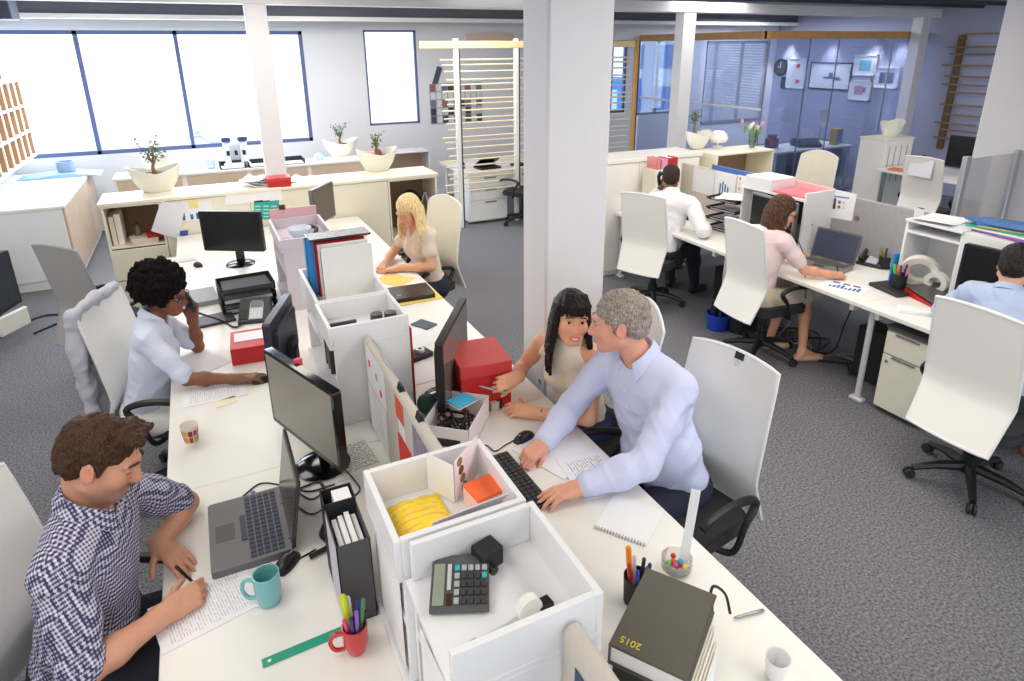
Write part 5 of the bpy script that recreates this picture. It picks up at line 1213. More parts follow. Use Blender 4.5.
# ---------------------------------------------------------------- far right: white cabinet, desk, screens
t = thing('cabinet', 'tall white cabinet with slots in its side by the glass office', 'cabinet', (9.15, 6.2, 0))
MB().box(-.30, .30, -.2, .22, 0, 1.10, .004).build('body', WHITE, t)
MB().box(-.31, .31, -.21, .23, 1.10, 1.125, .003).build('top', CREAM, t)
for k in range(4): MB().box(-.22 + k * .13, -.205 + k * .13, -.204, -.2, .5, 1.02).build('slot', mat('slot_grey', (170, 164, 150), .6), t)
planter('pale planter on the tall white cabinet beside the far square post', (9.2, 6.2), 1.127, .1, .21, .24)
t = thing('far_desk', 'white desk holding the far dark monitor at the right', 'desk', (9.1, 5.05, 0))
MB().box(-.45, .5, -.9, .92, .70, .73, .003).build('desktop', WHITE, t)
for x in (-.4, .45):
    for y in (-.8, .8): MB().cyl((x, y, 0), (x, y, .7), .025, None, 12).build('leg', STEEL, t)
monitor('far dark monitor behind the chair with the white sheet', (9.15, 5.0), -PI / 2, .62, .42, .10, frame=BLACK, screen=mat('black_screen', (14, 14, 16)))
monitor('far monitor with a pale blue picture near the wall ladder', (9.55, 4.62), -PI / 2, .56, .36, .22, frame=BLACK, screen=mat('blue_lit_screen', (110, 160, 205), .3, emit=.5))
stack('orange red papers on the far white desk', (8.80, 5.70), .2, .25, .02, .2, mat('orange_papers', (216, 130, 96), .7, var=.3), name='papers', cat='papers')
stack('dark pad on the far white desk below the monitor', (8.85, 4.6), .15, .2, .02, .2, BLACKM, name='pad', cat='notepad')
sc_ = thing('glass_screen', 'free standing screen with grey metal uprights before the white column', 'screen', (0, 0, 0))
xa_, xb_ = WY(967, 150, 2.80).x, WY(1014, 160, 2.80).x
for x in (xa_, xb_): MB().box(x, x + .055, 2.78, 2.82, 0, 1.62, .004).build('upright', mat('aluminium', (176, 178, 184), .35, .6), sc_)
MB().box(xa_ + .055, xb_, 2.795, 2.805, .1, 1.60).build('pane', GLASSC, sc_)
MB().box(xb_ + .055, xb_ + .9, 2.795, 2.805, .1, 1.60).build('pane', GLASSC, sc_)
# ---------------------------------------------------------------- glass office contents
FW = mat('white_picture_frame', (236, 236, 240), .4)
def picture(label, px, m, fm=FW, fw=.025, parts=()):
    P4 = [WX(a, b_, XR - .02) for a, b_ in px]
    y0, y1 = min(p.y for p in P4), max(p.y for p in P4); y1 = min(y1, YB - .04)
    z1 = (P4[0].z + P4[1].z) / 2; z0 = (P4[2].z + P4[3].z) / 2
    t = thing('picture', label, 'picture', (XR - .003, (y0 + y1) / 2, (z0 + z1) / 2)); w, h = (y1 - y0) / 2, (z1 - z0) / 2
    MB().box(-.03, 0, -w, w, h - fw, h).box(-.03, 0, -w, w, -h, -h + fw).box(-.03, 0, -w, -w + fw, -h, h).box(-.03, 0, w - fw, w, -h, h).build('frame', fm, t)
    MB().box(-.018, -.004, -w + fw, w - fw, -h + fw, h - fw).build('mount', m, t)
    for (u0, u1, v0, v1, mm) in parts: MB().box(-.0205, -.018, -u1 * w, -u0 * w, v0 * h, v1 * h).build('motif', mm, t)
    return t
PM = mat('picture_mount', (232, 236, 242), .3)
c1, c2, c3 = mat('motif_cyan', (120, 190, 214), .4), mat('motif_slate', (96, 110, 150), .4), mat('motif_rose', (206, 150, 170), .4)
picture('tall white picture with two red dots on the office wall', ((789, 58), (808, 58), (804, 89), (787, 88)), PM, parts=((-.1, .3, .35, .6, mat('motif_red', (196, 60, 70), .4)), (0, .4, -.65, -.4, mat('motif_pink', (226, 90, 120), .4))))
picture('wide framed drawing in a dark frame on the office wall', ((812, 61), (853, 64), (848, 91), (808, 88)), PM, mat('dark_picture_frame', (52, 54, 64), .4), .02, ((-.3, .5, -.2, -.05, c2), (-.05, .15, -.05, .25, c2), (.2, .6, -.3, -.2, c2)))
picture('white framed cyan picture, upper of the stacked pair', ((856, 53), (877, 56), (875, 77), (853, 75)), PM, parts=((-.5, .5, -.5, .5, c1),))
picture('white framed rose picture, lower of the stacked pair', ((851, 79), (872, 81), (869, 102), (849, 99)), PM, parts=((-.5, .3, -.45, .45, c3), (.3, .5, -.2, .3, c2)))
picture('white framed picture with two grey shapes, rightmost on the office wall', ((877, 66), (901, 68), (896, 90), (873, 87)), PM, parts=((-.6, -.05, -.5, .5, c2), (.1, .6, -.5, .5, c2)))
picture('tiny dark picture, upper of two beside the wall clock', ((783, 60), (787, 60), (786, 70), (782, 70)), mat('tiny_photo_2', (150, 100, 96)), mat('dark_picture_frame', (52, 54, 64)), .01)
picture('tiny dark picture, lower of two beside the wall clock', ((782, 77), (786, 77), (785, 88), (781, 88)), mat('tiny_photo_0', (70, 72, 90)), mat('dark_picture_frame', (52, 54, 64)), .01)
ck = thing('wall_clock', 'round black wall clock in the corner of the glass office', 'clock', (XR - .002, 10.2, 1.98))
MB().cyl((0, 0, 0), (-.03, 0, 0), .17, None, 32).build('case', BLACK, ck); MB().cyl((-.03, 0, 0), (-.033, 0, 0), .14, None, 32).build('face', mat('clock_face', (70, 74, 86), .4), ck)
MB().box(-.037, -.034, -.006, .006, 0, .10).box(-.037, -.034, 0, .08, -.006, .006).build('hands', WHITE, ck)
for k, y in enumerate((10.0, 9.0, 8.1, 7.6)):
    l = bpy.data.lights.new('office_downlight', 'SPOT'); l.energy = 70; l.color = (1.0, .9, .8); l.spot_size = 1.3; l.spot_blend = .6; l.shadow_soft_size = .05
    o = bpy.data.objects.new('office_downlight', l); COL.objects.link(o); o.location = (XR - .16, y, 2.62); o.rotation_euler = (0, .05, 0)
area('office_lamp', (9.4, 8.9, 2.9), 1.6, 1.6, 95, (.86, .92, 1.0))
wl = thing('wall_ladder', 'brown pole with pale rungs on the blue wall at the right', 'wall rack', (0, 0, 0))
yy0 = WX(951, 90, XR - .06).y
MB().box(XR - .07, XR - .02, yy0 - .05, yy0 + .05, .75, 2.55, .005).build('pole', mat('dark_oak', (112, 86, 58), .6, var=.15), wl)
for k, (py, a, b_) in enumerate(((34, 965, 1000), (47, 948, 995), (54, 950, 994), (65, 942, 992), (76, 944, 990), (84, 941, 985), (92, 949, 985), (104, 940, 982), (114, 945, 981), (122, 934, 976), (129, 939, 976), (137, 933, 972))):
    p0, p1 = WX(a, py, XR - .09), WX(b_, py + 2, XR - .09); MB().box(XR - .095, XR - .07, min(p0.y, p1.y), max(p0.y, p1.y), p0.z - .012, p0.z + .012).build('rung', mat('rung_oak', (150, 122, 84), .6, var=.1), wl)
# things on the office desk
oz = .771
fx = thing('desk_phone', 'dark fax telephone with a white sheet on the office desk', 'telephone', (9.35, 7.78, oz), -.4)
MB().prism([(-.16, 0), (.16, 0), (.16, .10), (.05, .13), (-.16, .05)], -.2, .2, 'x').build('body', mat('fax_navy', (44, 46, 66), .4), fx); MB().cbox((.06, .1, .2), (.2, .012, .22), rot=(-.5, 0, 0)).build('sheet_feed', PAPER, fx)
MB().tube([(-.16, -.1, .08), (-.16, .12, .11)], .025, 8).build('handset', BLACK, fx)
t = thing('red_holder', 'dark red holder left of the fax telephone', 'holder', (8.72, 7.95, oz)); MB().box(-.1, .1, -.08, .08, 0, .16, .02).build('body', mat('dark_red', (120, 36, 44), .4), t); MB().box(-.06, .06, -.06, .06, .16, .22, .015).build('top', mat('dark_red', (120, 36, 44)), t)
t = thing('picture_box', 'yellow edged box with a blue picture on the office desk', 'box', (10.0, 7.72, oz), .3); MB().box(-.13, .13, -.06, .06, 0, .27, .004).build('body', mat('yellow_edge', (206, 170, 60), .4), t); MB().box(-.10, .10, -.062, -.06, .03, .24).build('picture', mat('picture_blue', (120, 160, 206), .4, var=.4, scale=30), t)
t = thing('paper_stand', 'white sheet on a stand behind the yellow edged box', 'stand', (10.05, 8.05, oz), .2); MB().cbox((0, 0, .40), (.26, .01, .30), rot=(-.25, 0, 0)).build('sheet', PAPER, t); MB().cyl((0, .05, 0), (0, .04, .4), .01, None, 8).build('rod', STEEL, t)
# ---------------------------------------------------------------- people: distance fields turned into one smooth surface
def unit(v): v = np.asarray(v, float); return v / np.linalg.norm(v)
def frame(f, roll=0.0, up=(0, 0, 1)):
    """columns: right, forward, up of a head / hand that looks along f"""
    f = unit(f); r = unit(np.cross(f, up)); u = np.cross(r, f)
    c, s = math.cos(roll), math.sin(roll)
    return np.stack([c * r + s * u, f, -s * r + c * u], 1)
class Field:
    def __init__(s, h): s.h = h; s.ops = []
    def cone(s, a, b, ra, rb, k=.02, sub=False, flat=None):
        """tapered limb; flat = (axis, factor) widens it along an axis"""
        a, b = np.asarray(a, float), np.asarray(b, float); m = max(ra, rb) * (flat[1] if flat else 1) + k + .02
        s.ops.append(('c', np.minimum(a, b) - m, np.maximum(a, b) + m, (a, b, ra, rb, flat), k, sub)); return s
    def chain(s, pts, rs, k=.02, **kw):
        for i in range(len(pts) - 1): s.cone(pts[i], pts[i + 1], rs[i], rs[i + 1], k, **kw)
        return s
    def ell(s, c, r, R=None, k=.02, sub=False):
        c = np.asarray(c, float); m = max(r) + k + .02
        s.ops.append(('e', c - m, c + m, (c, np.asarray(r, float), np.eye(3) if R is None else np.asarray(R)), k, sub)); return s
    def half(s, p, n, k=.004):
        """cut away the side the normal n points to"""
        s.ops.append(('h', None, None, (np.asarray(p, float), unit(n)), k, True)); return s
    def noise(s, amp, freq, seed=0, box=None):
        s.ops.append(('n', None, None, (amp, freq, seed), 0, False)); return s
    def grid(s):
        add = [o for o in s.ops if o[1] is not None and not o[5]]
        lo = np.min([o[1] for o in add], 0); hi = np.max([o[2] for o in add], 0); h = s.h
        n = np.ceil((hi - lo) / h).astype(int) + 2
        d = np.full(n, .06, np.float32); ax = [(lo[i] + h * np.arange(n[i])).astype(np.float32) for i in range(3)]
        for typ, l, u, prm, k, sub in s.ops:
            if typ == 'n':
                amp, fr, sd = prm; I = np.nonzero(np.abs(d) < 3 * h + amp * 2); r = np.random.RandomState(sd)
                P = np.stack([ax[i][I[i]] for i in range(3)], 1); w = np.zeros(len(P), np.float32)
                for q in range(6):
                    v = r.randn(3); v /= np.linalg.norm(v); f2 = fr * (.6 + .25 * q); w += np.sin(P @ (v * f2).astype(np.float32) + 1.7 * np.sin(P @ np.roll(v, 1).astype(np.float32) * f2 * .5) + r.rand() * 6)
                d[I] += (amp * w / 3).astype(np.float32); continue
            if typ == 'w':                       # sharp folds that come and go
                amp, fr, sd = prm; I = np.nonzero(np.abs(d) < 3 * h + amp * 2); r = np.random.RandomState(sd + 9)
                P = np.stack([ax[i][I[i]] for i in range(3)], 1); w = np.zeros(len(P), np.float32)
                for q in range(4):
                    v = r.randn(3); v[2] = v[2] * 1.4 + .6; v /= np.linalg.norm(v); u2 = r.randn(3)
                    env = np.clip(np.sin(P @ (u2 * 14).astype(np.float32) + r.rand() * 6) * 1.2, 0, 1)
                    ph = P @ (v * fr).astype(np.float32) + 1.1 * np.sin(P @ (np.roll(v, 1) * fr * .35).astype(np.float32)) + r.rand() * 6
                    w += env * (1 - 2 * np.sqrt(np.abs(np.sin(ph))))
                d[I] += (-amp * w * .55).astype(np.float32); continue
            if typ == 'h':
                p, nn = prm
                e = ((ax[0] - p[0]) * nn[0])[:, None, None] + ((ax[1] - p[1]) * nn[1])[None, :, None] + ((ax[2] - p[2]) * nn[2])[None, None, :]
                d = np.maximum(d, e.astype(np.float32)); continue
            i0 = np.maximum(0, np.floor((l - lo) / h).astype(int)); i1 = np.minimum(n, np.ceil((u - lo) / h).astype(int) + 1)
            if (i1 <= i0).any(): continue
            sl = tuple(slice(a, b) for a, b in zip(i0, i1))
            X = ax[0][sl[0]][:, None, None]; Y = ax[1][sl[1]][None, :, None]; Z = ax[2][sl[2]][None, None, :]
            if typ == 'c':
                a, b, ra, rb, flat = prm; v = b - a; L2 = float(v @ v) + 1e-12
                px, py, pz = X - a[0], Y - a[1], Z - a[2]
                t = np.clip((px * v[0] + py * v[1] + pz * v[2]) / L2, 0, 1)
                qx, qy, qz = px - t * v[0], py - t * v[1], pz - t * v[2]
                q2 = qx * qx + qy * qy + qz * qz
                if flat:
                    w, f = flat; dw = qx * w[0] + qy * w[1] + qz * w[2]; q2 = q2 - dw * dw * (1 - 1 / f ** 2)
                e = np.sqrt(np.maximum(q2, 0)) - (ra + (rb - ra) * t)
            else:
                c, r, R = prm; px, py, pz = X - c[0], Y - c[1], Z - c[2]
                k0 = 0; k1 = 0
                for j in range(3):
                    w = px * R[0, j] + py * R[1, j] + pz * R[2, j]; k0 = k0 + (w / r[j]) ** 2; k1 = k1 + (w / r[j] ** 2) ** 2
                k0 = np.sqrt(k0); e = k0 * (k0 - 1) / (np.sqrt(k1) + 1e-6)
            o = d[sl]; e = e.astype(np.float32)
            if sub:
                e = -e; hh = np.maximum(k - np.abs(o - e), 0) / k; d[sl] = np.maximum(o, e) + hh * hh * k / 4
            else:
                hh = np.maximum(k - np.abs(o - e), 0) / k; d[sl] = np.minimum(o, e) - hh * hh * k / 4
        return d, lo
    def surface(s):
        d, lo = s.grid(); ins = d < 0; n = d.shape
        c = ins[:-1, :-1, :-1].astype(np.int8)
        tot = np.zeros_like(c)
        for dx in (0, 1):
            for dy in (0, 1):
                for dz in (0, 1): tot += ins[dx:n[0] - 1 + dx, dy:n[1] - 1 + dy, dz:n[2] - 1 + dz]
        act = (tot > 0) & (tot < 8); I = np.nonzero(act); m = len(I[0])
        idx = np.full(act.shape, -1, np.int64); idx[I] = np.arange(m)
        acc = np.zeros((m, 3)); cnt = np.zeros(m)
        C = {}
        for dx in (0, 1):
            for dy in (0, 1):
                for dz in (0, 1): C[dx, dy, dz] = d[I[0] + dx, I[1] + dy, I[2] + dz].astype(np.float64)
        for a in C:
            for axn in range(3):
                if a[axn]: continue
                b = list(a); b[axn] = 1; b = tuple(b); va, vb = C[a], C[b]; cr = (va < 0) != (vb < 0)
                t = np.where(cr, va / np.where(cr, va - vb, 1), 0)
                p = np.tile(np.array(a, float), (m, 1)); p[:, axn] = t; acc += p * cr[:, None]; cnt += cr
        V = (acc / cnt[:, None] + np.stack(I, 1)) * s.h + lo
        F = []
        for axn in range(3):
            o = [0, 1, 2]; u, w = [q for q in o if q != axn]
            s0 = [slice(None)] * 3; s1 = [slice(None)] * 3; s0[axn] = slice(0, n[axn] - 1); s1[axn] = slice(1, n[axn])
            for q in (u, w): s0[q] = s1[q] = slice(1, n[q] - 1)
            a, b = ins[tuple(s0)], ins[tuple(s1)]; J = list(np.nonzero(a != b)); fl = a[tuple(J)]
            J[u] = J[u] + 1; J[w] = J[w] + 1
            def cell(du, dw):
                K = [x.copy() for x in J]; K[u] -= du; K[w] -= dw; return idx[K[0], K[1], K[2]]
            q = np.stack([cell(1, 1), cell(0, 1), cell(0, 0), cell(1, 0)], 1)
            if axn == 1: fl = ~fl
            q[~fl] = q[~fl][:, ::-1]; F.append(q)
        return V, np.concatenate(F)
    def build(s, name, m, parent, org, paint=None, relax=1):
        V, F = s.surface()
        for _ in range(relax):
            acc = np.zeros_like(V); cnt = np.zeros(len(V))
            for a, b in ((0, 1), (1, 2), (2, 3), (3, 0)):
                np.add.at(acc, F[:, a], V[F[:, b]]); np.add.at(acc, F[:, b], V[F[:, a]]); np.add.at(cnt, F[:, a], 1); np.add.at(cnt, F[:, b], 1)
            V = V * .55 + .45 * acc / cnt[:, None]
        me = bpy.data.meshes.new(name); W = V - np.asarray(org)
        me.vertices.add(len(V)); me.vertices.foreach_set('co', W.astype(np.float32).ravel())
        me.loops.add(F.size); me.loops.foreach_set('vertex_index', F.astype(np.int32).ravel())
        me.polygons.add(len(F)); me.polygons.foreach_set('loop_start', np.arange(0, F.size, 4, dtype=np.int32)); me.polygons.foreach_set('loop_total', np.full(len(F), 4, np.int32))
        me.polygons.foreach_set('use_smooth', [True] * len(F)); me.materials.append(m); me.update(calc_edges=True); me.validate()
        if paint is not None:
            at = me.color_attributes.new('tone', 'FLOAT_COLOR', 'POINT'); c = paint(V); at.data.foreach_set('color', np.concatenate([c, np.ones((len(c), 1))], 1).astype(np.float32).ravel())
        o = bpy.data.objects.new(name, me); COL.objects.link(o)
        if parent: o.parent = parent
        return o
def skin_mat():
    m = mat('skin', (200, 150, 120), .48, var=0)
    if not m.node_tree.nodes.get('tone'):
        N = m.node_tree.nodes; L = m.node_tree.links; a = N.new('ShaderNodeVertexColor'); a.name = 'tone'; a.layer_name = 'tone'
        no = N.new('ShaderNodeTexNoise'); no.inputs['Scale'].default_value = 60; tc = N.new('ShaderNodeTexCoord'); L.new(tc.outputs['Object'], no.inputs['Vector'])
        mr = N.new('ShaderNodeMapRange'); mr.inputs[3].default_value = .93; mr.inputs[4].default_value = 1.07; L.new(no.outputs['Fac'], mr.inputs[0])
        mx = N.new('ShaderNodeVectorMath'); mx.operation = 'MULTIPLY'; L.new(a.outputs[0], mx.inputs[0]); L.new(mr.outputs[0], mx.inputs[1])
        L.new(mx.outputs[0], base(m).inputs['Base Color']); base(m).inputs['Subsurface Weight'].default_value = .08; base(m).inputs['Subsurface Radius'].default_value = (.012, .005, .003); base(m).inputs['Subsurface Scale'].default_value = .6
    return m
def hair_mat(name, a, b, rough=.6, sc=(190, 190, 30)):
    if name in MATS: return MATS[name]
    m = mat(name, a, rough, var=0, spec=.22); N = m.node_tree.nodes; L = m.node_tree.links
    tc = N.new('ShaderNodeTexCoord'); mp = N.new('ShaderNodeMapping'); mp.inputs['Scale'].default_value = sc; L.new(tc.outputs['Object'], mp.inputs[0])
    no = N.new('ShaderNodeTexNoise'); no.inputs['Scale'].default_value = 1.6; no.inputs['Detail'].default_value = 4; L.new(mp.outputs[0], no.inputs['Vector'])
    r = N.new('ShaderNodeValToRGB'); e = r.color_ramp.elements; e[0].position = .32; e[1].position = .68; e[0].color = srgb(a) + (1,); e[1].color = srgb(b) + (1,)
    L.new(no.outputs['Fac'], r.inputs[0]); L.new(r.outputs[0], base(m).inputs['Base Color'])
    bp = N.new('ShaderNodeBump'); bp.inputs['Strength'].default_value = .6; bp.inputs['Distance'].default_value = .004; L.new(no.outputs['Fac'], bp.inputs['Height']); L.new(bp.outputs[0], base(m).inputs['Normal'])
    return m
def lerp(a, b, t): return np.asarray(a) * (1 - t) + np.asarray(b) * t
class Person:
    def __init__(s, label, J, face, h=.004, skin=(214, 160, 128), sex='m', roll=0.0, hs=1.0, group=None, lip=None, stubble=0.0, brow=(60, 42, 32), fat=0.0, smile=0.0):
        s.J = {k: np.asarray(v, float) for k, v in J.items()}; s.h = h; s.sex = sex; s.hs = hs; s.m = sex == 'm'; s.fat = fat; s.smile = smile
        s.org = np.array([s.J['hip'][0], s.J['hip'][1], 0.0]); s.root = thing('person', label, 'person', tuple(s.org), 0, group)
        s.R = frame(face, roll); s.skin = np.array(srgb(skin)); s.lip = lip; s.stub = stubble; s.brow = brow
        s.lat = unit(s.J['sR'] - s.J['sL']); s.up = unit(s.J['nk'] - s.J['hip']); s.fw = unit(np.cross(s.up, s.lat))     # right-hand side, spine, front
        s.B = Field(h); s.SK = skin_mat()
    def H(s, x, y, z): return s.J['hd'] + s.R @ (np.array([x, y, z]) * s.hs)
    # ---- shapes shared by skin and clothes
    def torso(s, f, g=0.0, k=.05):
        J = s.J; w = 1.0 if s.m else .86; hip, nk = J['hip'], J['nk']; T = np.stack([s.lat, s.fw, s.up], 1); P = lambda t: lerp(hip, nk, t)
        f.ell(P(.02), (.165 * w + g, .115 * w + g, .12 + g), T, k)
        f.ell(P(.28) + s.fw * (.012 + s.fat * .4), (.145 * w + g + s.fat, .112 * w + g + s.fat, .16 + g), T, k)
        f.ell(P(.62) + s.fw * .008, (.158 * w + g + s.fat * .6, .112 * w + g + s.fat * .5, .19 + g), T, k)
        mid = (J['sR'] + J['sL']) / 2; f.ell(lerp(P(.84), mid, .5), (.145 * w + g, .085 * w + g, .10 + g), T, k)
        for a in ('sR', 'sL'):
            f.cone(lerp(mid, J[a], .25) + s.fw * .0, J[a], .072 * w + g, .056 * w + g, .04)
            f.cone(lerp(nk, s.J['hd'], -.05) - s.fw * .012, lerp(J[a], nk, .12) + s.up * .010, .047 * w + g, .045 * w + g, .04)
            if s.m: f.ell(lerp(P(.72), J[a], .42) + s.fw * .06, (.075 + g, .04 + g, .065 + g), T, .04)
        if not s.m:
            for q in (-1, 1): f.ell(P(.66) + s.lat * q * .066 + s.fw * .074, (.055 + g, .050 + g, .056 + g), T, .04)
    def arm(s, f, sd, t0, t1, g=0.0, k=.02):
        """limb between arm parameters: 0 shoulder, 1 elbow, 2 wrist"""
        J = s.J; w = 1.0 if s.m else .82; pts = [J['s' + sd], lerp(J['s' + sd], J['e' + sd], .5), J['e' + sd], lerp(J['e' + sd], J['w' + sd], .35), J['w' + sd]]
        ts = [0, .5, 1, 1.35, 2]; rs = [.054 * w, .049 * w, .041 * w, .043 * w, .027 * w]
        for i in range(4):
            a, b = max(ts[i], t0), min(ts[i + 1], t1)
            if b <= a: continue
            u0, u1 = (a - ts[i]) / (ts[i + 1] - ts[i]), (b - ts[i]) / (ts[i + 1] - ts[i])
            f.cone(lerp(pts[i], pts[i + 1], u0), lerp(pts[i], pts[i + 1], u1), rs[i] + (rs[i + 1] - rs[i]) * u0 + g, rs[i] + (rs[i + 1] - rs[i]) * u1 + g, k)
    def at(s, sd, t):
        J = s.J; return lerp(J['s' + sd], J['e' + sd], t) if t <= 1 else lerp(J['e' + sd], J['w' + sd], t - 1)
    def legs(s, f, g=0.0, upto=2.0, k=.03):
        J = s.J; w = 1.0 if s.m else .9
        for sd in 'RL':
            h0 = J['hip'] + s.lat * (.09 if sd == 'R' else -.09) - np.array([0, 0, .03]); kn, an = J['k' + sd], J['a' + sd]
            f.cone(h0, kn, .085 * w + g, .058 * w + g, k)
            if upto > 1: f.chain([kn, lerp(kn, an, .35), lerp(kn, an, min(1, upto - 1))], [.056 * w + g, .053 * w + g, (.053 - (.053 - .036) * (min(1, upto - 1) - .35) / .65) * w + g], k)
    # ---- skin
    def head(s):
        f, H, R, q = s.B, s.H, s.R, s.hs; e = lambda c, r, k=.02, sub=False: f.ell(H(*c), tuple(v * q for v in r), R, k, sub)
        jw = 1.0 if s.m else .80; nz = 1.0 if s.m else .80; sm = s.smile
        e((0, -.018, .042), (.076, .098, .082)); e((0, .03, -.025), (.064 * (.4 + jw * .6), .066, .088)); e((0, .062, -.092), (.028 * jw, .026, .022), .035)
        for x in (-1, 1):
            f.cone(H(x * .056 * jw, .0, -.058), H(x * .02, .066, -.094), .022 * q, .018 * q, .03); e((x * .042, .058, -.03), (.024, .026, .024), .03)
            e((x * .032, .104, .002), (.019, .017, .0125), .016, True)
            f.cone(H(x * .012, .092 - .004 * (1 - nz) * 5, .024), H(x * .05, .073, .022), .0105 * q, .009 * q, .014)
            e((x * .0125 * nz, .103 - .006 * (1 - nz) * 5, -.040), (.0085 * nz, .010 * nz, .0085 * nz), .008)
            Re = R @ np.array(Euler((.15, 0, x * -.3)).to_matrix()); f.ell(H(x * .079, -.012, -.008), (.0075 * q, .021 * q, .033 * q), Re, .01); f.ell(H(x * .088, -.008, -.004), (.006 * q, .011 * q, .018 * q), Re, .006, True)
        f.cone(H(0, .092, .012), H(0, .113 - .008 * (1 - nz) * 5, -.034), .0085 * nz * q, .0115 * nz * q, .014); e((0, .114 - .008 * (1 - nz) * 5, -.038), (.0115 * nz, .0105 * nz, .0105 * nz), .01)
        e((0, .093, -.0665), (.021 + .009 * sm, .0105, .0066), .007); e((0, .0905, -.078), (.0185 + .007 * sm, .0105, .008), .007); e((0, .104, -.072), (.023, .008, .0022), .004, True)
        b = H(0, -.028, -.07); f.cone(lerp(s.J['nk'], b, -.15), b, (.060 if s.m else .049) * q, (.056 if s.m else .046) * q, .03)
    def hand(s, sd, d, n, curl=(.35, .4, .45, .5), thumb=(.5, .3), spread=.07, hl=None, tcurl=.3):
        """d: towards the fingers; n: out of the palm; curl per finger in units of a full bend"""
        f = s.B; J = s.J; W = J['w' + sd]; d = unit(d); n = unit(np.asarray(n) - d * float(np.dot(n, d))); x = np.cross(d, n) * (1 if sd == 'R' else -1)    # towards the thumb side
        L = (hl or (.19 if s.m else .172)); q = L / .19; P = lambda u, v, w=0: W + (d * u + x * v + n * w) * q
        f.cone(W - d * .03, P(.02, 0), .026 * q, .024 * q, .02, flat=(x, 1.25))
        kn = []
        for i, v in enumerate((.030, .010, -.010, -.029)):
            K = P((.094, .098, .093, .084)[i], v, -.003); kn.append(K); f.cone(P(.012, v * .55), K, .0145 * q, .0105 * q, .014)
        f.ell(P(.035, .022, .008), (.018 * q, .026 * q, .014 * q), np.stack([x, d, n], 1), .02); f.ell(P(.04, -.022, .007), (.013 * q, .03 * q, .012 * q), np.stack([x, d, n], 1), .02)
        s.tips = []
        for i in range(4):
            ang = (.15 - .1 * i) * spread * 10 if False else (1.5 - i) * spread; c = curl[i]; dd = unit(d * math.cos(ang) + x * math.sin(ang)); p = kn[i]; a = 0
            for j, (l, r0, r1) in enumerate(zip((.043, .026, .021), (.0098, .0088, .0078), (.0088, .0078, .0062))):
                a += c * (1.15, 1.45, .9)[j]; fac = (1.0, 1.08, 1.0, .8)[i]; v = dd * math.cos(a) + n * math.sin(a); p2 = p + v * l * q * fac
                f.cone(p, p2, r0 * q, r1 * q, .004 if j else .007); p = p2
            s.tips.append(p)
        t0 = P(.022, .026, .006); td = unit(d * math.cos(thumb[0] * 1.6) + x * math.sin(thumb[0] * 1.6) + n * thumb[1]); t1 = t0 + td * .043 * q; f.cone(P(.01, .015, .003), t0, .014 * q, .0135 * q, .012); f.cone(t0, t1, .0135 * q, .0108 * q, .008)
        td2 = unit(td + d * tcurl + n * .25); t2 = t1 + td2 * .032 * q; f.cone(t1, t2, .0105 * q, .0095 * q, .004); td3 = unit(td2 + d * tcurl); t3 = t2 + td3 * .024 * q; f.cone(t2, t3, .0095 * q, .007 * q, .004); s.thumb_tip = t3
        return s.tips
    def paint(s, V):
        q = (V - s.J['hd']) @ s.R / s.hs; c = np.tile(s.skin, (len(V), 1)); g = lambda x, y, z, r: np.exp(-(((q[:, 0] - x) / r[0]) ** 2 + ((q[:, 1] - y) / r[1]) ** 2 + ((q[:, 2] - z) / r[2]) ** 2))
        def mixc(w, col): nonlocal c; c = c * (1 - w[:, None]) + np.array(srgb(col)) * w[:, None]
        sk = np.array([v for v in s.skin]); warm = np.minimum(1, sk * np.array([1.08, .72, .66]))
        for x in (-1, 1):
            w = .45 * g(x * .045, .07, -.03, (.03, .04, .025)); c = c * (1 - w[:, None]) + warm * w[:, None]
            w = .5 * g(x * .085, -.01, -.01, (.014, .03, .035)); c = c * (1 - w[:, None]) + warm * w[:, None]
        w = .4 * g(0, .115, -.04, (.018, .02, .02)); c = c * (1 - w[:, None]) + warm * w[:, None]
        if s.stub: mixc(np.clip(s.stub * (g(0, .06, -.085, (.085, .085, .046)) * 1.5), 0, s.stub), (104, 80, 68))
        lipc = s.lip or tuple(int(v) for v in (190, 108, 98))
        mixc(np.clip(1.3 * g(0, .098, -.0665, (.018 + .010 * s.smile, .02, .0056)) + 1.3 * g(0, .096, -.0785, (.016 + .008 * s.smile, .02, .0065)), 0, .85), lipc)
        return c
    def finish(s, name='body'):
        s.body = s.B.build(name, s.SK, s.root, s.org, s.paint); return s.body
    # ---- features
    def mb(s, name, b, m, parent=None):
        bmesh.ops.transform(b.bm, matrix=Matrix.Translation(Vector(-s.org)), verts=b.bm.verts); return b.build(name, m, parent or s.root)
    def M4(s, c): M = Matrix([list(r) for r in s.R]).to_4x4(); M.translation = Vector(s.H(*c)); return M
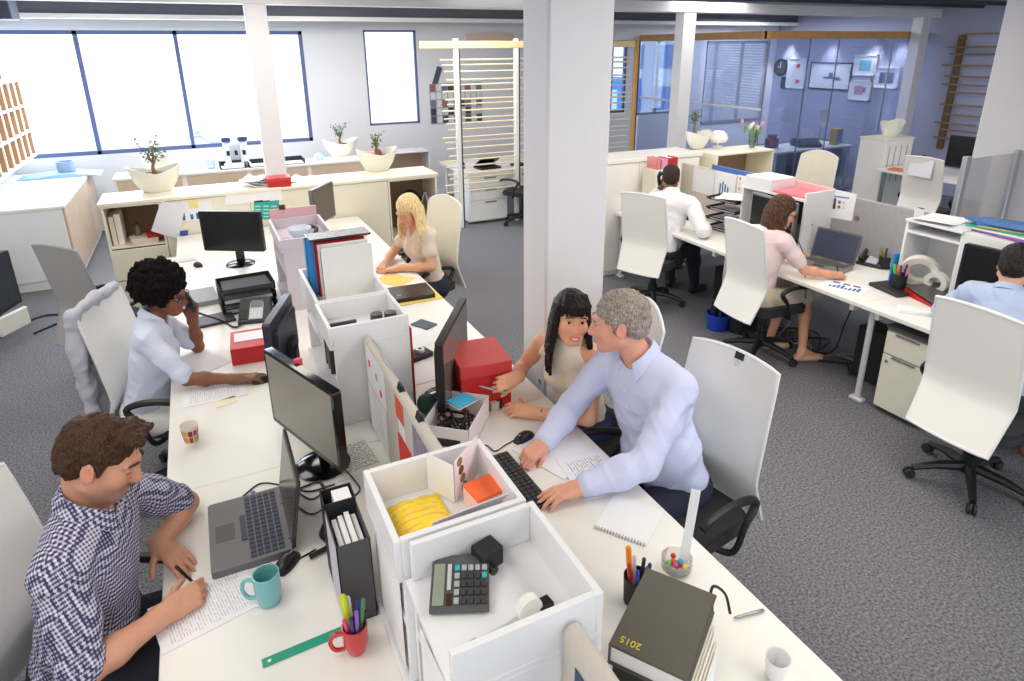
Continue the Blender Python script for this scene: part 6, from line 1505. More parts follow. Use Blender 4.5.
    def eyes(s, open_=.6, iris=(70, 46, 30), look=(0, 0)):
        q = s.hs
        eu = .9 - (1 - open_) * 1.5
        for x in (-1, 1):
            c = (x * .032, .0765, .003); e = s.mb('eye', MB().ball(s.H(*c), .0128 * q, None, None, 16, 12), mat('eye_white', (232, 226, 222), .2))
            T = s.M4(c) @ Euler((look[1], 0, look[0])).to_matrix().to_4x4()
            b = MB(); b.ball((0, .0098 * q, 0), .0072 * q, .0034 * q, .0072 * q, 14, 8); bmesh.ops.transform(b.bm, matrix=T, verts=b.bm.verts); s.mb('iris', b, mat('iris_%d_%d_%d' % iris, iris, .1), None).parent = e
            lm = mat('lid_%d_%d_%d' % tuple(int(v * 255) for v in s.skin), (0, 0, 0)); base(lm).inputs['Base Color'].default_value = tuple(s.skin * .93) + (1,)
            for l in list(base(lm).inputs['Base Color'].links): lm.node_tree.links.remove(l)
            for upper in (True, False):
                b = MB(); rings = []; r = .0142 * q
                n = 8
                for i in range(n + 1):
                    el = ((1.5 + ((.9 - (1 - open_) * 1.5) - 1.5) * i / n) if upper else (-1.5 + (-.62 * (.4 + open_) + 1.5) * i / n))
                    rings.append([Vector((r * math.sin(a), r * math.cos(a) * math.cos(el), r * math.sin(el) * (1 if abs(math.sin(a)) < .9 else .95))) for a in [-1.75 + 3.5 * k / 14 for k in range(15)]])
                b.ring_surf(rings, close_ring=False, cap=False); bmesh.ops.transform(b.bm, matrix=s.M4(c), verts=b.bm.verts); s.mb('eyelid', b, lm)
            s.mb('eyelash', MB().tube([s.M4(c) @ Vector((.0146 * q * math.sin(a), .0146 * q * math.cos(a) * math.cos(eu), .0146 * q * math.sin(eu))) for a in [-1.2 + 2.4 * k / 10 for k in range(11)]], .0011 * q, 5), mat('lash_dark', (28, 20, 18), .6))
            bi = .024 if s.m else .0285; bt = [s.H(x * .0135, .1005, bi), s.H(x * .030, .0995, max(.029, bi + .003)), s.H(x * .046, .089, .026), s.H(x * .053, .08, .021)]
            s.mb('eyebrow', MB().tube(smooth_path(bt, 4), [((.0026 + .0016 * math.sin(PI * k / 12)) if s.m else (.0016 + .0009 * math.sin(PI * k / 12))) * q for k in range(13)], 6), hair_mat('brow_%d_%d_%d' % s.brow, s.brow, tuple(min(255, v + 24) for v in s.brow)))
    def glasses(s, col=(30, 28, 30), r=.0215):
        m = mat('spectacle_frame', col, .3); b = MB(); F = lambda x, y, z: Vector(s.H(x, y, z))
        for x in (-1, 1):
            b.tube([F(x * .034 + r * math.cos(a), .103 - abs(math.cos(a)) * .002, .001 + r * .85 * math.sin(a)) for a in [k * 2 * PI / 20 for k in range(21)]], .0021, 6)
            b.tube([F(x * (.034 + r), .101, .006), F(x * .078, .085, .008), F(x * .083, -.005, .006)], .0021, 6)
        b.tube([F(-.0125, .104, .006), F(0, .107, .009), F(.0125, .104, .006)], .0021, 6); g = s.mb('spectacles', b, m)
        for x in (-1, 1): s.mb('lens', MB().tube([F(x * .034, .1025, .001), F(x * .034, .1032, .001)], [r * .92, r * .92], 20), GLASSC, g)
    def collar(s, m, w=.045, r=.064, open_=.5, tall=.03, lift=.03):
        """turned down shirt collar around the neck base, open at the front"""
        nk = s.J['nk'] + s.up * lift; ax = unit(lerp(s.up, unit(s.J['hd'] - s.J['nk']), .35)); rt = unit(s.lat - ax * float(s.lat @ ax)); fw = np.cross(ax, rt); rings = []; n = 30
        for i in range(n + 1):
            a = open_ + (2 * PI - 2 * open_) * i / n; t = abs(1 - 2 * i / n)     # a measured from the front
            dr = math.sin(a) * rt + math.cos(a) * fw; dip = -.030 * t ** 3 + .012 * (1 - t); o = nk + fw * .006
            rr = r * (1 + .10 * abs(math.cos(a)))
            p = [o + dr * rr * .94 + ax * (dip - .01), o + dr * rr * .97 + ax * (tall + dip), o + dr * (rr + .006) + ax * (tall + dip + .003), o + dr * (rr + .020 + .014 * t ** 4) + ax * (tall + dip - w * (.75 + .55 * t ** 5)), o + dr * (rr + .014 + .014 * t ** 4) + ax * (tall + dip - w * (.72 + .55 * t ** 5))]
            rings.append([Vector(v) for v in p])
        b = MB(); b.ring_surf(rings); return s.mb('collar', b, m)
    def cuff(s, sd, t, m, g=.012, wd=.035):
        p = s.at(sd, t); q = s.at(sd, t - wd / .27); a = Vector(p); b_ = Vector(q); w = 1.0 if s.m else .82
        r = (.041 if t <= 1.35 else .043 - (.043 - .027) * (t - 1.35) / .65) * w + g
        rings = []; d = (b_ - a).normalized(); u = d.orthogonal().normalized(); v = d.cross(u)
        for off, rr in ((0, r - .006), (-.001, r + .002), (.3, r + .005), (.8, r + .004), (1, r + .001), (1, r - .006)):
            rings.append([a + (b_ - a) * off + (u * math.cos(k * PI / 12) + v * math.sin(k * PI / 12)) * (rr + .0015 * math.sin(3 * k * PI / 12 + 5 * off)) for k in range(24)])
        b = MB(); b.ring_surf(rings, cap=False); return s.mb('cuff', b, m)
    def cloth(s, name, m, fn, wr=.0035, fr=38, seed=1, h=None):
        f = Field(h or s.h * 1.15); fn(f)
        if wr: f.noise(wr * .45, 38, seed); f.ops.append(('w', None, None, (wr, fr, seed), 0, False))
        return f.build(name, m, s.root, s.org)
    def shoes(s, m):
        for sd in 'RL':
            a = s.J['a' + sd]; d = unit((s.J['k' + sd] - s.J['hip']) * np.array([1, 1, 0])); f = Field(max(.005, s.h)); g0 = np.array([a[0], a[1], .0])
            f.cone(g0 + np.array([0, 0, .05]) - d * .03, g0 + d * .15 + np.array([0, 0, .035]), .042, .036, .02).cone(g0 + np.array([0, 0, .10]), g0 + np.array([0, 0, .05]), .042, .044, .02); f.half((0, 0, .003), (0, 0, -1)); f.build('shoe', m, s.root, s.org)
def seat_legs(J, fwd, z=.50, spread=.12, reach=.42, tuck=.05):
    f = unit(np.array([fwd[0], fwd[1], 0])); r = np.array([f[1], -f[0], 0]); hip = np.asarray(J['hip'], float)
    for sd, q in (('R', 1), ('L', -1)):
        k = hip + f * reach + r * q * spread; k[2] = z; J['k' + sd] = k; a = k + f * tuck + r * q * .02; a[2] = .09; J['a' + sd] = a
def shirt_field(P, f, tR, tL, g=.012, hem=None, neck=.064, vneck=0.0):
    P.torso(f, g)
    for sd, t in (('R', tR), ('L', tL)): P.arm(f, sd, 0, t, g + .004, .025)
    nk, hd = P.J['nk'], P.J['hd']; ax = unit(hd - nk)
    f.cone(nk + P.up * .03 + P.fw * .012, nk + P.up * .16 + P.fw * .02, neck, neck * 1.25, .008, sub=True)
    if vneck: f.cone(nk + P.fw * .05 + P.up * .04, nk + P.fw * .13 - P.up * vneck, .045, .008, .01, sub=True)
    if hem is not None: f.half(lerp(P.J['hip'], nk, hem), -P.up)
def checked_mat(name, a, b_, cell):
    if name in MATS: return MATS[name]
    m = mat(name, a, .8, var=0); N = m.node_tree.nodes; L = m.node_tree.links; tc = N.new('ShaderNodeTexCoord'); sp = N.new('ShaderNodeSeparateXYZ')
    mp = N.new('ShaderNodeMapping'); mp.inputs['Rotation'].default_value = (.5, .35, .6); L.new(tc.outputs['Object'], mp.inputs[0]); L.new(mp.outputs[0], sp.inputs[0])
    prev = None
    for i in range(3):
        d = N.new('ShaderNodeMath'); d.operation = 'MULTIPLY'; d.inputs[1].default_value = 1 / cell; L.new(sp.outputs[i], d.inputs[0])
        f = N.new('ShaderNodeMath'); f.operation = 'FRACT'; L.new(d.outputs[0], f.inputs[0])
        g = N.new('ShaderNodeMath'); g.operation = 'GREATER_THAN'; g.inputs[1].default_value = .5; L.new(f.outputs[0], g.inputs[0])
        if prev is None: prev = g
        else:
            ad = N.new('ShaderNodeMath'); ad.operation = 'ADD'; L.new(prev.outputs[0], ad.inputs[0]); L.new(g.outputs[0], ad.inputs[1]); prev = ad
    mr = N.new('ShaderNodeMapRange'); mr.inputs[1].default_value = .2; mr.inputs[2].default_value = 2.1; L.new(prev.outputs[0], mr.inputs[0])
    mx = N.new('ShaderNodeMix'); mx.data_type = 'RGBA'; mx.inputs['A'].default_value = srgb(a) + (1,); mx.inputs['B'].default_value = srgb(b_) + (1,)
    L.new(mr.outputs[0], mx.inputs['Factor']); L.new(mx.outputs['Result'], base(m).inputs['Base Color']); return m
def short_hair(P, m, grey=False, quiff=0.0, odz=0.0, amp=.004, seed=3, h=None, low=-.045, top=1.0):
    f = Field(h or P.h); q = P.hs; e = lambda c, r, k=.015, sub=False: f.ell(P.H(*c), tuple(v * q for v in r), P.R, k, sub)
    e((0, -.022, .048), (.083, .104, .088 * top)); e((0, -.06, .0), (.074, .066, .075))
    for x in (-1, 1): f.cone(P.H(x * .076, .012, .03), P.H(x * .073, .014, -.012), .012 * q, .006 * q, .015)
    if quiff:
        for i in range(5): f.cone(P.H(-.05 + .025 * i, .05, .105), P.H(-.052 + .026 * i, .076 + quiff, .100 + quiff * .6 + .006 * (i % 2)), .022 * q, .010 * q, .022)
    e((0, .11, -.02 + odz), (.070, .068, .075), .012, True)                      # face opening
    for x in (-1, 1): e((x * .084, -.008, -.022), (.018, .024, .036), .008, True)
    f.half(P.H(0, -.02, low - .035), P.R @ np.array([0, .35, -1.0]))
    f.noise(amp, 160, seed).noise(amp * .6, 330, seed + 1)
    return f.build('hair', m, P.root, P.org)
# ---------------------------------------------------------------- man in the checked shirt, writing
J = dict(hd=(-.405, 1.99, 1.255), nk=(-.47, 1.99, 1.085), sR=(-.53, 1.82, 1.03), sL=(-.44, 2.18, 1.03), eR=(-.505, 1.68, .79), wR=(-.305, 1.825, .775), eL=(-.25, 2.34, .785), wL=(-.335, 2.165, .768), hip=(-.60, 2.02, .54))
seat_legs(J, (1, 0))
p = Person('man in a navy and white checked shirt writing at the near left desk', J, (.88, -.17, -.44), .004, (206, 150, 122), 'm', .06, 1.0, fat=.016, stubble=.62, brow=(62, 44, 32))
p.head(); p.torso(p.B, -.012)
for sd in 'RL': p.arm(p.B, sd, 0, 2)
p.legs(p.B, -.012)
tipsR = p.hand('R', (.84, .44, -.05), (-.25, .62, -.74), (.55, .62, .72, .8), (.42, .55), .03, tcurl=.5); gripR = (p.tips[0] + p.thumb_tip) / 2
p.hand('L', (.52, -.85, -.08), (0, -.05, -1), (.12, .12, .14, .16), (.5, .1), .05)
p.finish(); p.eyes(.12)
CHK = checked_mat('navy_white_check', (214, 212, 230), (42, 38, 82), .0115)
p.cloth('shirt', CHK, lambda f: shirt_field(p, f, .93, .86, .014), .0042, 46, 5)
p.collar(CHK, .055, .072, lift=.052, tall=.026); p.cuff('R', .97, CHK, .017, .05); p.cuff('L', .90, CHK, .017, .05)
DENIM = mat('dark_trousers', (30, 30, 40), .85, var=.1)
p.cloth('trousers', DENIM, lambda f: (p.legs(f, .012), f.ell(p.J['hip'], (.175, .135, .11), np.stack([p.lat, p.fw, p.up], 1), .04)), .003, 40, 6, .008)
p.shoes(BLACKM)
short_hair(p, hair_mat('brown_hair', (36, 22, 16), (84, 56, 38)), quiff=.012, amp=.0035, top=1.0)
pen('dark pen in the writing hand of the checked-shirt man', gripR + np.array([.02, .01, -.045]), gripR + np.array([-.03, -.01, .085]), BLACK, .0048)

# ---------------------------------------------------------------- woman with afro hair on the telephone
J = dict(hd=(-.285, 3.69, 1.175), nk=(-.37, 3.68, 1.02), sR=(-.40, 3.53, .99), sL=(-.36, 3.83, .99), eR=(-.245, 3.41, .785), wR=(-.005, 3.335, .765), eL=(-.19, 3.86, .765), wL=(-.185, 3.77, .985), hip=(-.49, 3.66, .53))
seat_legs(J, (1, -.1))
p = Person('woman with afro hair and glasses in a pale blue shirt, telephoning', J, (.86, -.42, -.28), .0045, (134, 84, 60), 'f', -.05, .96, lip=(150, 78, 74), brow=(26, 18, 16))
p.head(); p.torso(p.B, -.012)
for sd in 'RL': p.arm(p.B, sd, 0, 2)
p.legs(p.B, -.012)
p.hand('R', (.97, -.12, -.06), (0, 0, -1), (.22, .24, .26, .28), (.45, .2), .09)
p.hand('L', (.12, -.12, .98), (-.35, -.85, 0), (.58, .6, .62, .64), (.35, .5), .03, tcurl=.4)
p.finish(); p.eyes(.45, (40, 24, 18)); p.glasses()
PB = mat('pale_blue_cotton', (214, 222, 240), .85, var=.03)
p.cloth('shirt', PB, lambda f: shirt_field(p, f, .93, .80, .012, neck=.055, vneck=.05), .0045, 46, 8); p.collar(PB, .05, .060, .75, lift=.04); p.cuff('R', .95, PB, .016, .05); p.cuff('L', .82, PB, .018, .05)
p.cloth('trousers', mat('white_trousers', (232, 230, 224), .85), lambda f: (p.legs(f, .012), f.ell(p.J['hip'], (.16, .125, .10), np.stack([p.lat, p.fw, p.up], 1), .04)), .003, 40, 6, .008); p.shoes(BLACKM)
f = Field(.0045); r_ = np.random.RandomState(4)
f.ell(p.H(0, -.045, .05), (.13, .13, .118), p.R, .03)
for k in range(420):
    v = r_.randn(3); v /= np.linalg.norm(v)
    if v[1] > .55 and v[2] < .55: continue
    if v[2] < -.75: continue
    rr_ = .122 + .016 * r_.rand(); f.ell(p.H(v[0] * rr_, -.045 + v[1] * rr_, .048 + v[2] * (rr_ - .01)), (.008 + .016 * r_.rand(),) * 3, None, .006)
f.ell(p.H(0, .13, -.03), (.07, .095, .085), p.R, .015, True); f.half(p.H(0, 0, -.10), p.R @ np.array([0, .3, -1.0])); f.noise(.005, 230, 2).noise(.005, 480, 3)
f.build('hair', hair_mat('black_curly_hair', (4, 4, 5), (24, 18, 18), .95, (220, 220, 220)), p.root, p.org)
hs_ = thing('telephone_handset', 'black telephone handset held to the mouth of the woman with afro hair', 'telephone', (0, 0, 0))
hq = [p.H(-.088, -.01, .03), p.H(-.098, .03, -.01), p.H(-.085, .10, -.06), p.H(-.055, .128, -.085)]
MB().tube(smooth_path([tuple(v) for v in hq], 5), [.024, .023, .019, .016, .015] + [.015] * 6 + [.018, .021, .023, .025, .024], 10).build('handset', BLACK, hs_)
cable('black telephone cord from the handset to the desk phone', [tuple(hq[3] + np.array([0, 0, -.02])), D(222, 325) + Vector((0, 0, .03)), D(236, 329) + Vector((0, 0, .012)), D(247, 322) + Vector((0, 0, .014))], .0065, BLACKM, 'phone_cord')
mouse('black mouse under the hand of the woman with afro hair', (p.J['wR'][0] + .115, p.J['wR'][1] - .02), -PI / 2)

# ---------------------------------------------------------------- blonde woman writing
J = dict(hd=(1.385, 4.76, 1.205), nk=(1.47, 4.82, 1.045), sR=(1.46, 4.97, 1.0), sL=(1.52, 4.67, 1.0), eR=(1.31, 5.03, .79), wR=(1.185, 4.83, .77), eL=(1.49, 4.58, .775), wL=(1.27, 4.70, .765), hip=(1.60, 4.87, .53))
seat_legs(J, (-1, -.15))
p = Person('blonde woman in a pale beige short sleeved top, writing', J, (-.80, -.42, -.46), .0045, (222, 164, 128), 'f', .08, .96, lip=(196, 96, 92), brow=(150, 112, 70))
p.head(); p.torso(p.B, -.012)
for sd in 'RL': p.arm(p.B, sd, 0, 2)
p.legs(p.B, -.012)
p.hand('R', (-.55, -.80, -.12), (.1, .3, -.95), (.5, .55, .6, .65), (.4, .5), .03); g_ = (p.tips[0] + p.thumb_tip) / 2
p.hand('L', (-.92, .25, -.06), (0, 0, -1), (.2, .22, .24, .26), (.5, .2), .07)
p.finish(); p.eyes(.1, (80, 100, 110))
BG = mat('pale_beige_knit', (226, 208, 190), .9, var=.03, bump=.1)
p.cloth('top', BG, lambda f: shirt_field(p, f, .52, .52, .011, neck=.06, vneck=.11), .0035, 46, 9)
DK = mat('dark_navy_cloth', (30, 34, 52), .85, var=.1)
p.cloth('trousers', DK, lambda f: (p.legs(f, .012), f.ell(p.J['hip'] + p.up * .02, (.165, .125, .12), np.stack([p.lat, p.fw, p.up], 1), .04)), .003, 40, 6, .008); p.shoes(BLACKM)
BELT = mat('tan_belt', (170, 120, 80), .5)
def long_hair(P, m, length, fringe, seed, back=1.0, front_lock=True, part=.0, h=None, amp=.002, wide=1.0):
    f = Field(h or P.h); q = P.hs; r = np.random.RandomState(seed); dn = np.array([0, 0, -1.0])
    f.ell(P.H(0, -.022, .050), (.084 * q, .104 * q, .086 * q), P.R, .02); f.ell(P.H(0, -.05, 0), (.082 * q, .072 * q, .09 * q), P.R, .02)
    if not fringe: f.ell(P.H(0, .115, -.025), (.062 * q, .072 * q, .088 * q), P.R, .012, True)
    else: f.ell(P.H(0, .115, -.06), (.064 * q, .072 * q, .095 * q), P.R, .012, True)
    for k in range(34):
        a = (k + .5) / 34 * 2 * PI; sx, cy = math.sin(a), math.cos(a)
        if cy > .52: continue
        s0 = P.H(sx * .070, -.02 + cy * .085, .06); s1 = P.H(sx * .086 * wide, -.022 + cy * .098, -.03); L = length * (1 if cy < .2 else (.95 if front_lock else .2)) * (.9 + .2 * r.rand())
        s2 = s1 + dn * L * .5 + (P.R @ np.array([sx * .018 * wide, cy * .012 - .006, 0])); s3 = s2 + dn * L * .5 + np.array([r.randn() * .006, r.randn() * .006, 0])
        f.chain([s0, s1, s2, s3], [.020 * q, .018 * q, .0155 * q, .006 * q], .006)
    if fringe:
        for k in range(9):
            x = -.055 + .11 * k / 8; f.chain([P.H(x * .75, .045, .115), P.H(x * 1.02, .089 - 6 * x * x, .075), P.H(x * 1.12, .102 - 8 * x * x, .036 + .006 * r.rand())], [.018 * q, .014 * q, .006 * q], .006)
    f.noise(amp, 240, seed); return f.build('hair', m, P.root, P.org)
long_hair(p, hair_mat('blonde_hair', (214, 168, 98), (255, 238, 188), .5, (70, 70, 8)), .25, False, 7, wide=1.12)
pen('thin pen in the blonde woman\'s right hand', g_ + np.array([-.01, -.02, -.04]), g_ + np.array([.02, .02, .08]), mat('pen_blue_grey', (90, 100, 140), .4), .004)

# ---------------------------------------------------------------- dark-haired woman with a fringe, smiling
J = dict(hd=(1.44, 2.36, 1.21), nk=(1.475, 2.43, 1.05), sR=(1.40, 2.575, .99), sL=(1.545, 2.30, .99), eR=(1.35, 2.70, .81), wR=(1.21, 2.48, .89), eL=(1.43, 2.17, .775), wL=(1.235, 2.345, .765), hip=(1.62, 2.50, .53))
seat_legs(J, (-1, -.1))
p = Person('smiling dark-haired woman with a fringe in a cream sleeveless top', J, (-.28, -.93, .06), .004, (232, 172, 136), 'f', .10, .98, lip=(214, 104, 100), brow=(34, 24, 22), smile=1.0)
p.head(); p.torso(p.B, -.004)
for sd in 'RL': p.arm(p.B, sd, 0, 2)
p.legs(p.B, -.012)
p.hand('R', (-.88, -.40, .16), (-.3, .75, -.45), (.5, .58, .66, .72), (.42, .5), .04, tcurl=.5); g_ = (p.tips[0] + p.thumb_tip) / 2
p.hand('L', (-.78, .58, .08), (.3, .35, -.8), (.3, .36, .42, .5), (.5, .3), .06)
p.finish(); p.eyes(.66, (48, 30, 24), (-.15, .0))
b = MB(); b.ring_surf([[Vector(p.H(x, .1026 - 15 * x * x - .0008 * j, z + c_ * x * x)) for x in [-.020 + .040 * k / 10 for k in range(11)]] for j, (z, c_) in enumerate(((-.0690, 8), (-.0730, 17), (-.0775, 27)))], close_ring=False, cap=False); p.mb('teeth', b, mat('tooth_white', (244, 240, 234), .25))
TOP = mat('cream_top', (238, 226, 206), .8, var=.02)
def top_f(f):
    p.torso(f, .009); f.cone(p.J['nk'] - p.up * .02 + p.fw * .01, p.J['nk'] + p.up * .045, .062, .054, .02)
    for sd, q in (('R', 1), ('L', -1)): f.cone(lerp(p.J['s' + sd], p.J['nk'], -.25) - p.up * .04, lerp(p.J['s' + sd], p.J['nk'], .05) + p.up * .05, .062, .060, .012, sub=True)
    f.half(p.J['nk'] + p.up * .05, p.up)
p.cloth('top', TOP, top_f, .0022, 40, 11)
b = MB(); bc = mat('tan_insert', (206, 172, 136), .8)
p.cloth('jeans', mat('blue_jeans', (44, 54, 92), .85, var=.15), lambda f: (p.legs(f, .012), f.ell(p.J['hip'] + p.up * .02, (.165, .125, .12), np.stack([p.lat, p.fw, p.up], 1), .04)), .003, 40, 6, .008); p.shoes(BLACKM)
long_hair(p, hair_mat('very_dark_hair', (10, 7, 8), (40, 27, 26), .42, (190, 190, 12)), .27, True, 12)
w_ = p.at('L', 1.86); d_ = unit(p.J['wL'] - p.J['eL']); wt = MB(); u_ = Vector(d_).orthogonal().normalized(); v_ = Vector(d_).cross(u_)
wt.ring_surf([[Vector(w_) + Vector(d_) * o + (u_ * math.cos(k * PI / 10) + v_ * math.sin(k * PI / 10)) * r for k in range(20)] for o, r in ((-.008, .024), (-.008, .0275), (.008, .0265), (.008, .023))], cap=False)
tag(wt.build('bracelet', mat('dark_bracelet', (70, 84, 70), .3, .3)), 'dark bracelet on the wrist of the smiling dark-haired woman', 'bracelet')
pen('silver pen with a green end held up by the smiling woman', g_ + np.array([-.085, .02, .055]), g_ + np.array([.04, -.02, .005]), STEEL, .0055, mat('pen_mint', (120, 190, 170), .3))

# ---------------------------------------------------------------- grey-haired man in the pale blue shirt
J = dict(hd=(1.485, 2.05, 1.30), nk=(1.575, 2.0, 1.115), sR=(1.565, 2.19, 1.06), sL=(1.635, 1.81, 1.06), eR=(1.36, 2.21, .84), wR=(1.135, 2.075, .785), eL=(1.39, 1.70, .845), wL=(1.13, 1.76, .785), hip=(1.72, 1.90, .54))
seat_legs(J, (-1, 0))
p = Person('grey-haired man in a pale blue shirt leaning on the right worktop', J, (-.80, .60, -.13), .004, (224, 162, 138), 'm', -.02, 1.08, brow=(150, 140, 130), fat=.036)
p.head(); p.torso(p.B, -.012)
for sd in 'RL': p.arm(p.B, sd, 0, 2)
p.legs(p.B, -.012)
p.hand('R', (-.90, -.40, -.10), (.1, .3, -.9), (.62, .68, .74, .8), (.3, .5), .03, tcurl=.6)
p.hand('L', (-.98, .10, -.08), (0, 0, -1), (.22, .22, .25, .28), (.42, .25), .08)
p.finish(); p.eyes(.5, (90, 100, 110))
SB = mat('sky_blue_shirt', (206, 212, 242), .8, var=.02)
p.cloth('shirt', SB, lambda f: shirt_field(p, f, 1.90, 1.90, .016), .0048, 40, 13); p.collar(SB, .055, .072, lift=.04); p.cuff('R', 1.94, SB, .012, .06); p.cuff('L', 1.94, SB, .012, .06)
for k in range(6):
    c = lerp(p.J['nk'], p.J['hip'], .12 + .13 * k) + p.fw * (.125 + .012 * math.sin(k)); p.mb('button', MB().cyl(Vector(c), Vector(c + p.fw * .004), .0055, None, 10), PAPER)
p.cloth('trousers', mat('navy_trousers', (34, 36, 58), .85, var=.1), lambda f: (p.legs(f, .014), f.ell(p.J['hip'] - p.up * .03, (.182, .142, .10), np.stack([p.lat, p.fw, p.up], 1), .04)), .0035, 40, 6, .007); p.shoes(BLACKM)
short_hair(p, hair_mat('grey_hair', (112, 98, 86), (184, 174, 164), .6, (120, 120, 40)), amp=.0035, seed=9, top=.98, odz=-.012)

# ---------------------------------------------------------------- man on the telephone, seen from behind
J = dict(hd=(4.06, 4.88, 1.20), nk=(4.02, 4.80, 1.04), sR=(4.10, 4.60, .98), sL=(3.87, 4.88, .99), eR=(4.03, 4.33, .80), wR=(4.20, 4.50, .785), eL=(3.93, 5.10, .86), wL=(4.03, 5.00, 1.06), hip=(3.86, 4.70, .54))
seat_legs(J, (.9, .35))
p = Person('man in a white shirt seen from behind, telephoning at the right bench', J, (.62, .75, -.22), .006, (122, 82, 60), 'm', -.05, 1.0)
p.head(); p.torso(p.B, -.012)
for sd in 'RL': p.arm(p.B, sd, 0, 2)
p.legs(p.B, -.012); p.hand('R', (.7, .6, -.1), (0, 0, -1), (.4, .45, .5, .55), (.4, .3), .05); p.hand('L', (.25, -.2, .95), (.3, -.8, 0), (.6, .6, .6, .6), (.35, .5), .03)
p.finish(); p.eyes(.5)
WS = mat('white_shirt_cotton', (232, 230, 234), .85, var=.02)
p.cloth('shirt', WS, lambda f: shirt_field(p, f, 1.9, 1.9, .018), .0048, 42, 15); p.collar(WS, .045, .064)
p.cloth('trousers', mat('charcoal_trousers', (40, 40, 48), .85), lambda f: (p.legs(f, .014), f.ell(p.J['hip'] - p.up * .03, (.182, .142, .10), np.stack([p.lat, p.fw, p.up], 1), .04)), .003, 40, 6, .009); p.shoes(BLACKM)
short_hair(p, hair_mat('cropped_black_hair', (30, 22, 20), (70, 52, 44), .7, (200, 200, 200)), amp=.0015, seed=12, top=.95, low=-.03)
t = thing('telephone_handset', 'dark telephone handset at the ear of the man in the white shirt', 'telephone', (0, 0, 0)); q = p.H(-.10, .0, 0)
MB().tube([Vector(p.H(-.095, -.01, .045)), Vector(p.H(-.115, .01, 0)), Vector(p.H(-.10, .06, -.07)), Vector(p.H(-.08, .08, -.09))], [.024, .017, .017, .024], 10).build('handset', BLACK, t)

# ---------------------------------------------------------------- woman in pale pink with long brown hair
J = dict(hd=(3.955, 3.42, 1.195), nk=(3.87, 3.45, 1.045), sR=(3.88, 3.29, .99), sL=(3.86, 3.60, .99), eR=(3.985, 3.17, .79), wR=(4.135, 3.05, .77), eL=(4.05, 3.62, .79), wL=(4.15, 3.48, .80), hip=(3.78, 3.43, .53))
J.update(kR=(4.17, 3.27, .52), kL=(4.16, 3.45, .52), aR=(4.10, 3.17, .08), aL=(4.04, 3.45, .09))
p = Person('woman with long brown hair and glasses in a pale pink blouse, writing', J, (.80, -.48, -.36), .0055, (220, 160, 130), 'f', 0, .98, lip=(190, 90, 88), brow=(60, 40, 32))
p.head(); p.torso(p.B, -.012)
for sd in 'RL': p.arm(p.B, sd, 0, 2)
p.legs(p.B, -.004)
for sd in 'RL':
    a = p.J['a' + sd]; p.B.cone(a, (a[0] + .11, a[1] - .05, .035), .034, .024, .02).cone(a, (a[0] - .03, a[1], .04), .032, .03, .02)
p.hand('R', (.85, -.35, -.08), (-.1, .4, -.9), (.5, .55, .6, .65), (.4, .5), .03, tcurl=.5); g_ = (p.tips[0] + p.thumb_tip) / 2
p.hand('L', (.5, -.5, .3), (0, -.3, -.9), (.4, .4, .45, .5), (.4, .4), .05)
p.finish(); p.eyes(.2); p.glasses((40, 34, 34), .019)
PK = mat('pale_pink_blouse', (236, 214, 214), .85, var=.03)
p.cloth('blouse', PK, lambda f: shirt_field(p, f, .72, .72, .013, neck=.058, vneck=.03), .004, 46, 17)
SKT = mat('stone_skirt', (206, 192, 172), .85, var=.03)
def skirt(f):
    f.ell(p.J['hip'] + p.up * .02, (.165, .13, .12), np.stack([p.lat, p.fw, p.up], 1), .04)
    for sd, q in (('R', 1), ('L', -1)): f.cone(p.J['hip'] + p.lat * q * .08 - np.array([0, 0, .02]), lerp(p.J['hip'] + p.lat * q * .08, p.J['k' + sd], .95), .098, .078, .06)
p.cloth('skirt', SKT, skirt, .003, 36, 18, .008)
for sd in 'RL':
    a = p.J['a' + sd]; f = Field(.005); f.cone((a[0] - .03, a[1] + .01, .035), (a[0] + .135, a[1] - .06, .028), .036, .03, .02); f.half((0, 0, .003), (0, 0, -1)); f.half((a[0], a[1], .058), (-.25, .1, 1)); f.build('shoe', mat('beige_pump', (212, 184, 150), .4), p.root, p.org)
long_hair(p, hair_mat('brown_long_hair', (34, 20, 15), (104, 70, 50), .5, (70, 70, 10)), .28, False, 19, front_lock=False, h=.005)
pen('pen in the writing hand of the woman in pale pink', g_ + np.array([.0, -.01, -.04]), g_ + np.array([-.02, .02, .085]), BLACK, .004)
t = thing('telephone_handset', 'black headset cup at the ear of the woman in pale pink', 'headset', (0, 0, 0))
MB().ball(Vector(p.H(.092, .0, -.015)), .014, .024, .032, 14, 10, Matrix([list(r) for r in p.R]).to_4x4()).build('ear_cup', BLACK, t); MB().tube(smooth_path([tuple(p.H(.095, .0, -.03)), tuple(p.H(.085, .06, -.09)), tuple(p.H(.04, .10, -.10))]), .004, 6).build('boom', BLACK, t)
cable('black headset lead hanging to the chair of the woman in pale pink', [tuple(p.H(.095, -.01, -.05)), (3.98, 3.22, .95), (4.0, 3.15, .66), (3.98, 3.12, .58)], .004)

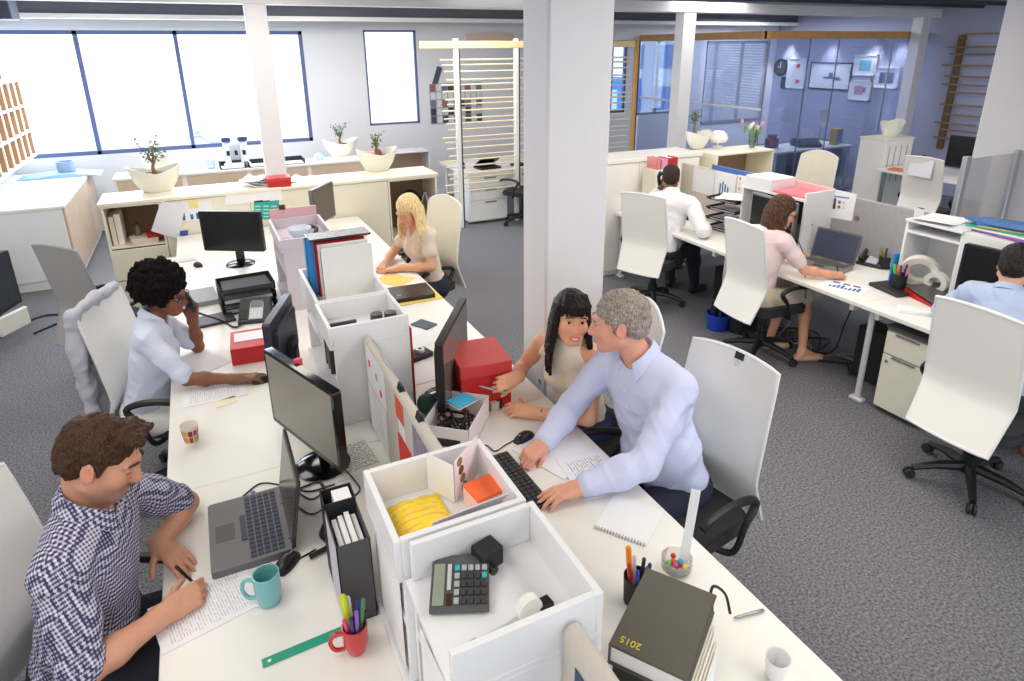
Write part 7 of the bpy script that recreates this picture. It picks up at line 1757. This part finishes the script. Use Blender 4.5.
# ---------------------------------------------------------------- man in light blue at the right edge
J = dict(hd=(4.10, 1.87, 1.20), nk=(4.03, 1.84, 1.035), sR=(4.02, 1.66, .985), sL=(4.04, 2.03, .985), eR=(4.12, 1.50, .78), wR=(4.30, 1.68, .77), eL=(4.10, 2.20, .80), wL=(4.27, 2.04, .775), hip=(3.83, 1.72, .54))
seat_legs(J, (1, .1))
p = Person('dark-haired man in light blue seen from behind at the right edge', J, (.93, .25, -.25), .0055, (214, 164, 138), 'm', 0, 1.0)
p.head(); p.torso(p.B, -.012)
for sd in 'RL': p.arm(p.B, sd, 0, 2)
p.legs(p.B, -.012); p.hand('R', (.9, .3, -.1), (0, 0, -1)); p.hand('L', (.9, -.3, -.1), (0, 0, -1))
p.finish(); p.eyes(.5)
LB = mat('light_blue_marl', (176, 190, 220), .85, var=.08, scale=80)
p.cloth('shirt', LB, lambda f: shirt_field(p, f, 1.6, 1.6, .018), .0048, 42, 21); p.collar(LB, .045, .064)
p.cloth('trousers', mat('charcoal_trousers', (40, 40, 48), .85), lambda f: (p.legs(f, .014), f.ell(p.J['hip'] - p.up * .03, (.182, .142, .10), np.stack([p.lat, p.fw, p.up], 1), .04)), .003, 40, 6, .009); p.shoes(mat('tan_boot', (150, 100, 70), .6))
short_hair(p, hair_mat('black_short_hair', (16, 14, 16), (50, 42, 40), .5, (130, 130, 30)), amp=.003, seed=23)

# ---------------------------------------------------------------- grey jacket over a chair back
f = Field(.006)
for x in (-.19, -.1, 0, .1, .19):
    f.chain([(x, -.360, .50), (x * 1.05, -.345, .72), (x * 1.08, -.340, .95), (x * 1.06, -.345, 1.13)], [.030, .036, .036, .030], .06)
for q in (-1, 1): f.chain([(q * .2, -.33, 1.08), (q * .245, -.325, .9), (q * .24, -.325, .62), (q * .2, -.33, .50)], [.026, .030, .028, .024], .03)
f.chain([(-.22, -.325, 1.10), (-.2, -.325, 1.145), (0, -.322, 1.165), (.2, -.325, 1.145), (.22, -.325, 1.10)], [.022, .027, .027, .027, .022], .03); f.noise(.004, 40, 31); f.ops.append(('w', None, None, (.006, 44, 3), 0, False))
jk = f.build('jacket', mat('light_grey_jacket', (188, 188, 198), .9, var=.08, bump=.2), None, (0, 0, 0))
jk.location = (-.33, 3.71, 0); jk.rotation_euler = (0, 0, -PI / 2 - .38); tag(jk, 'grey jacket hung over the chair of the woman with afro hair', 'jacket')
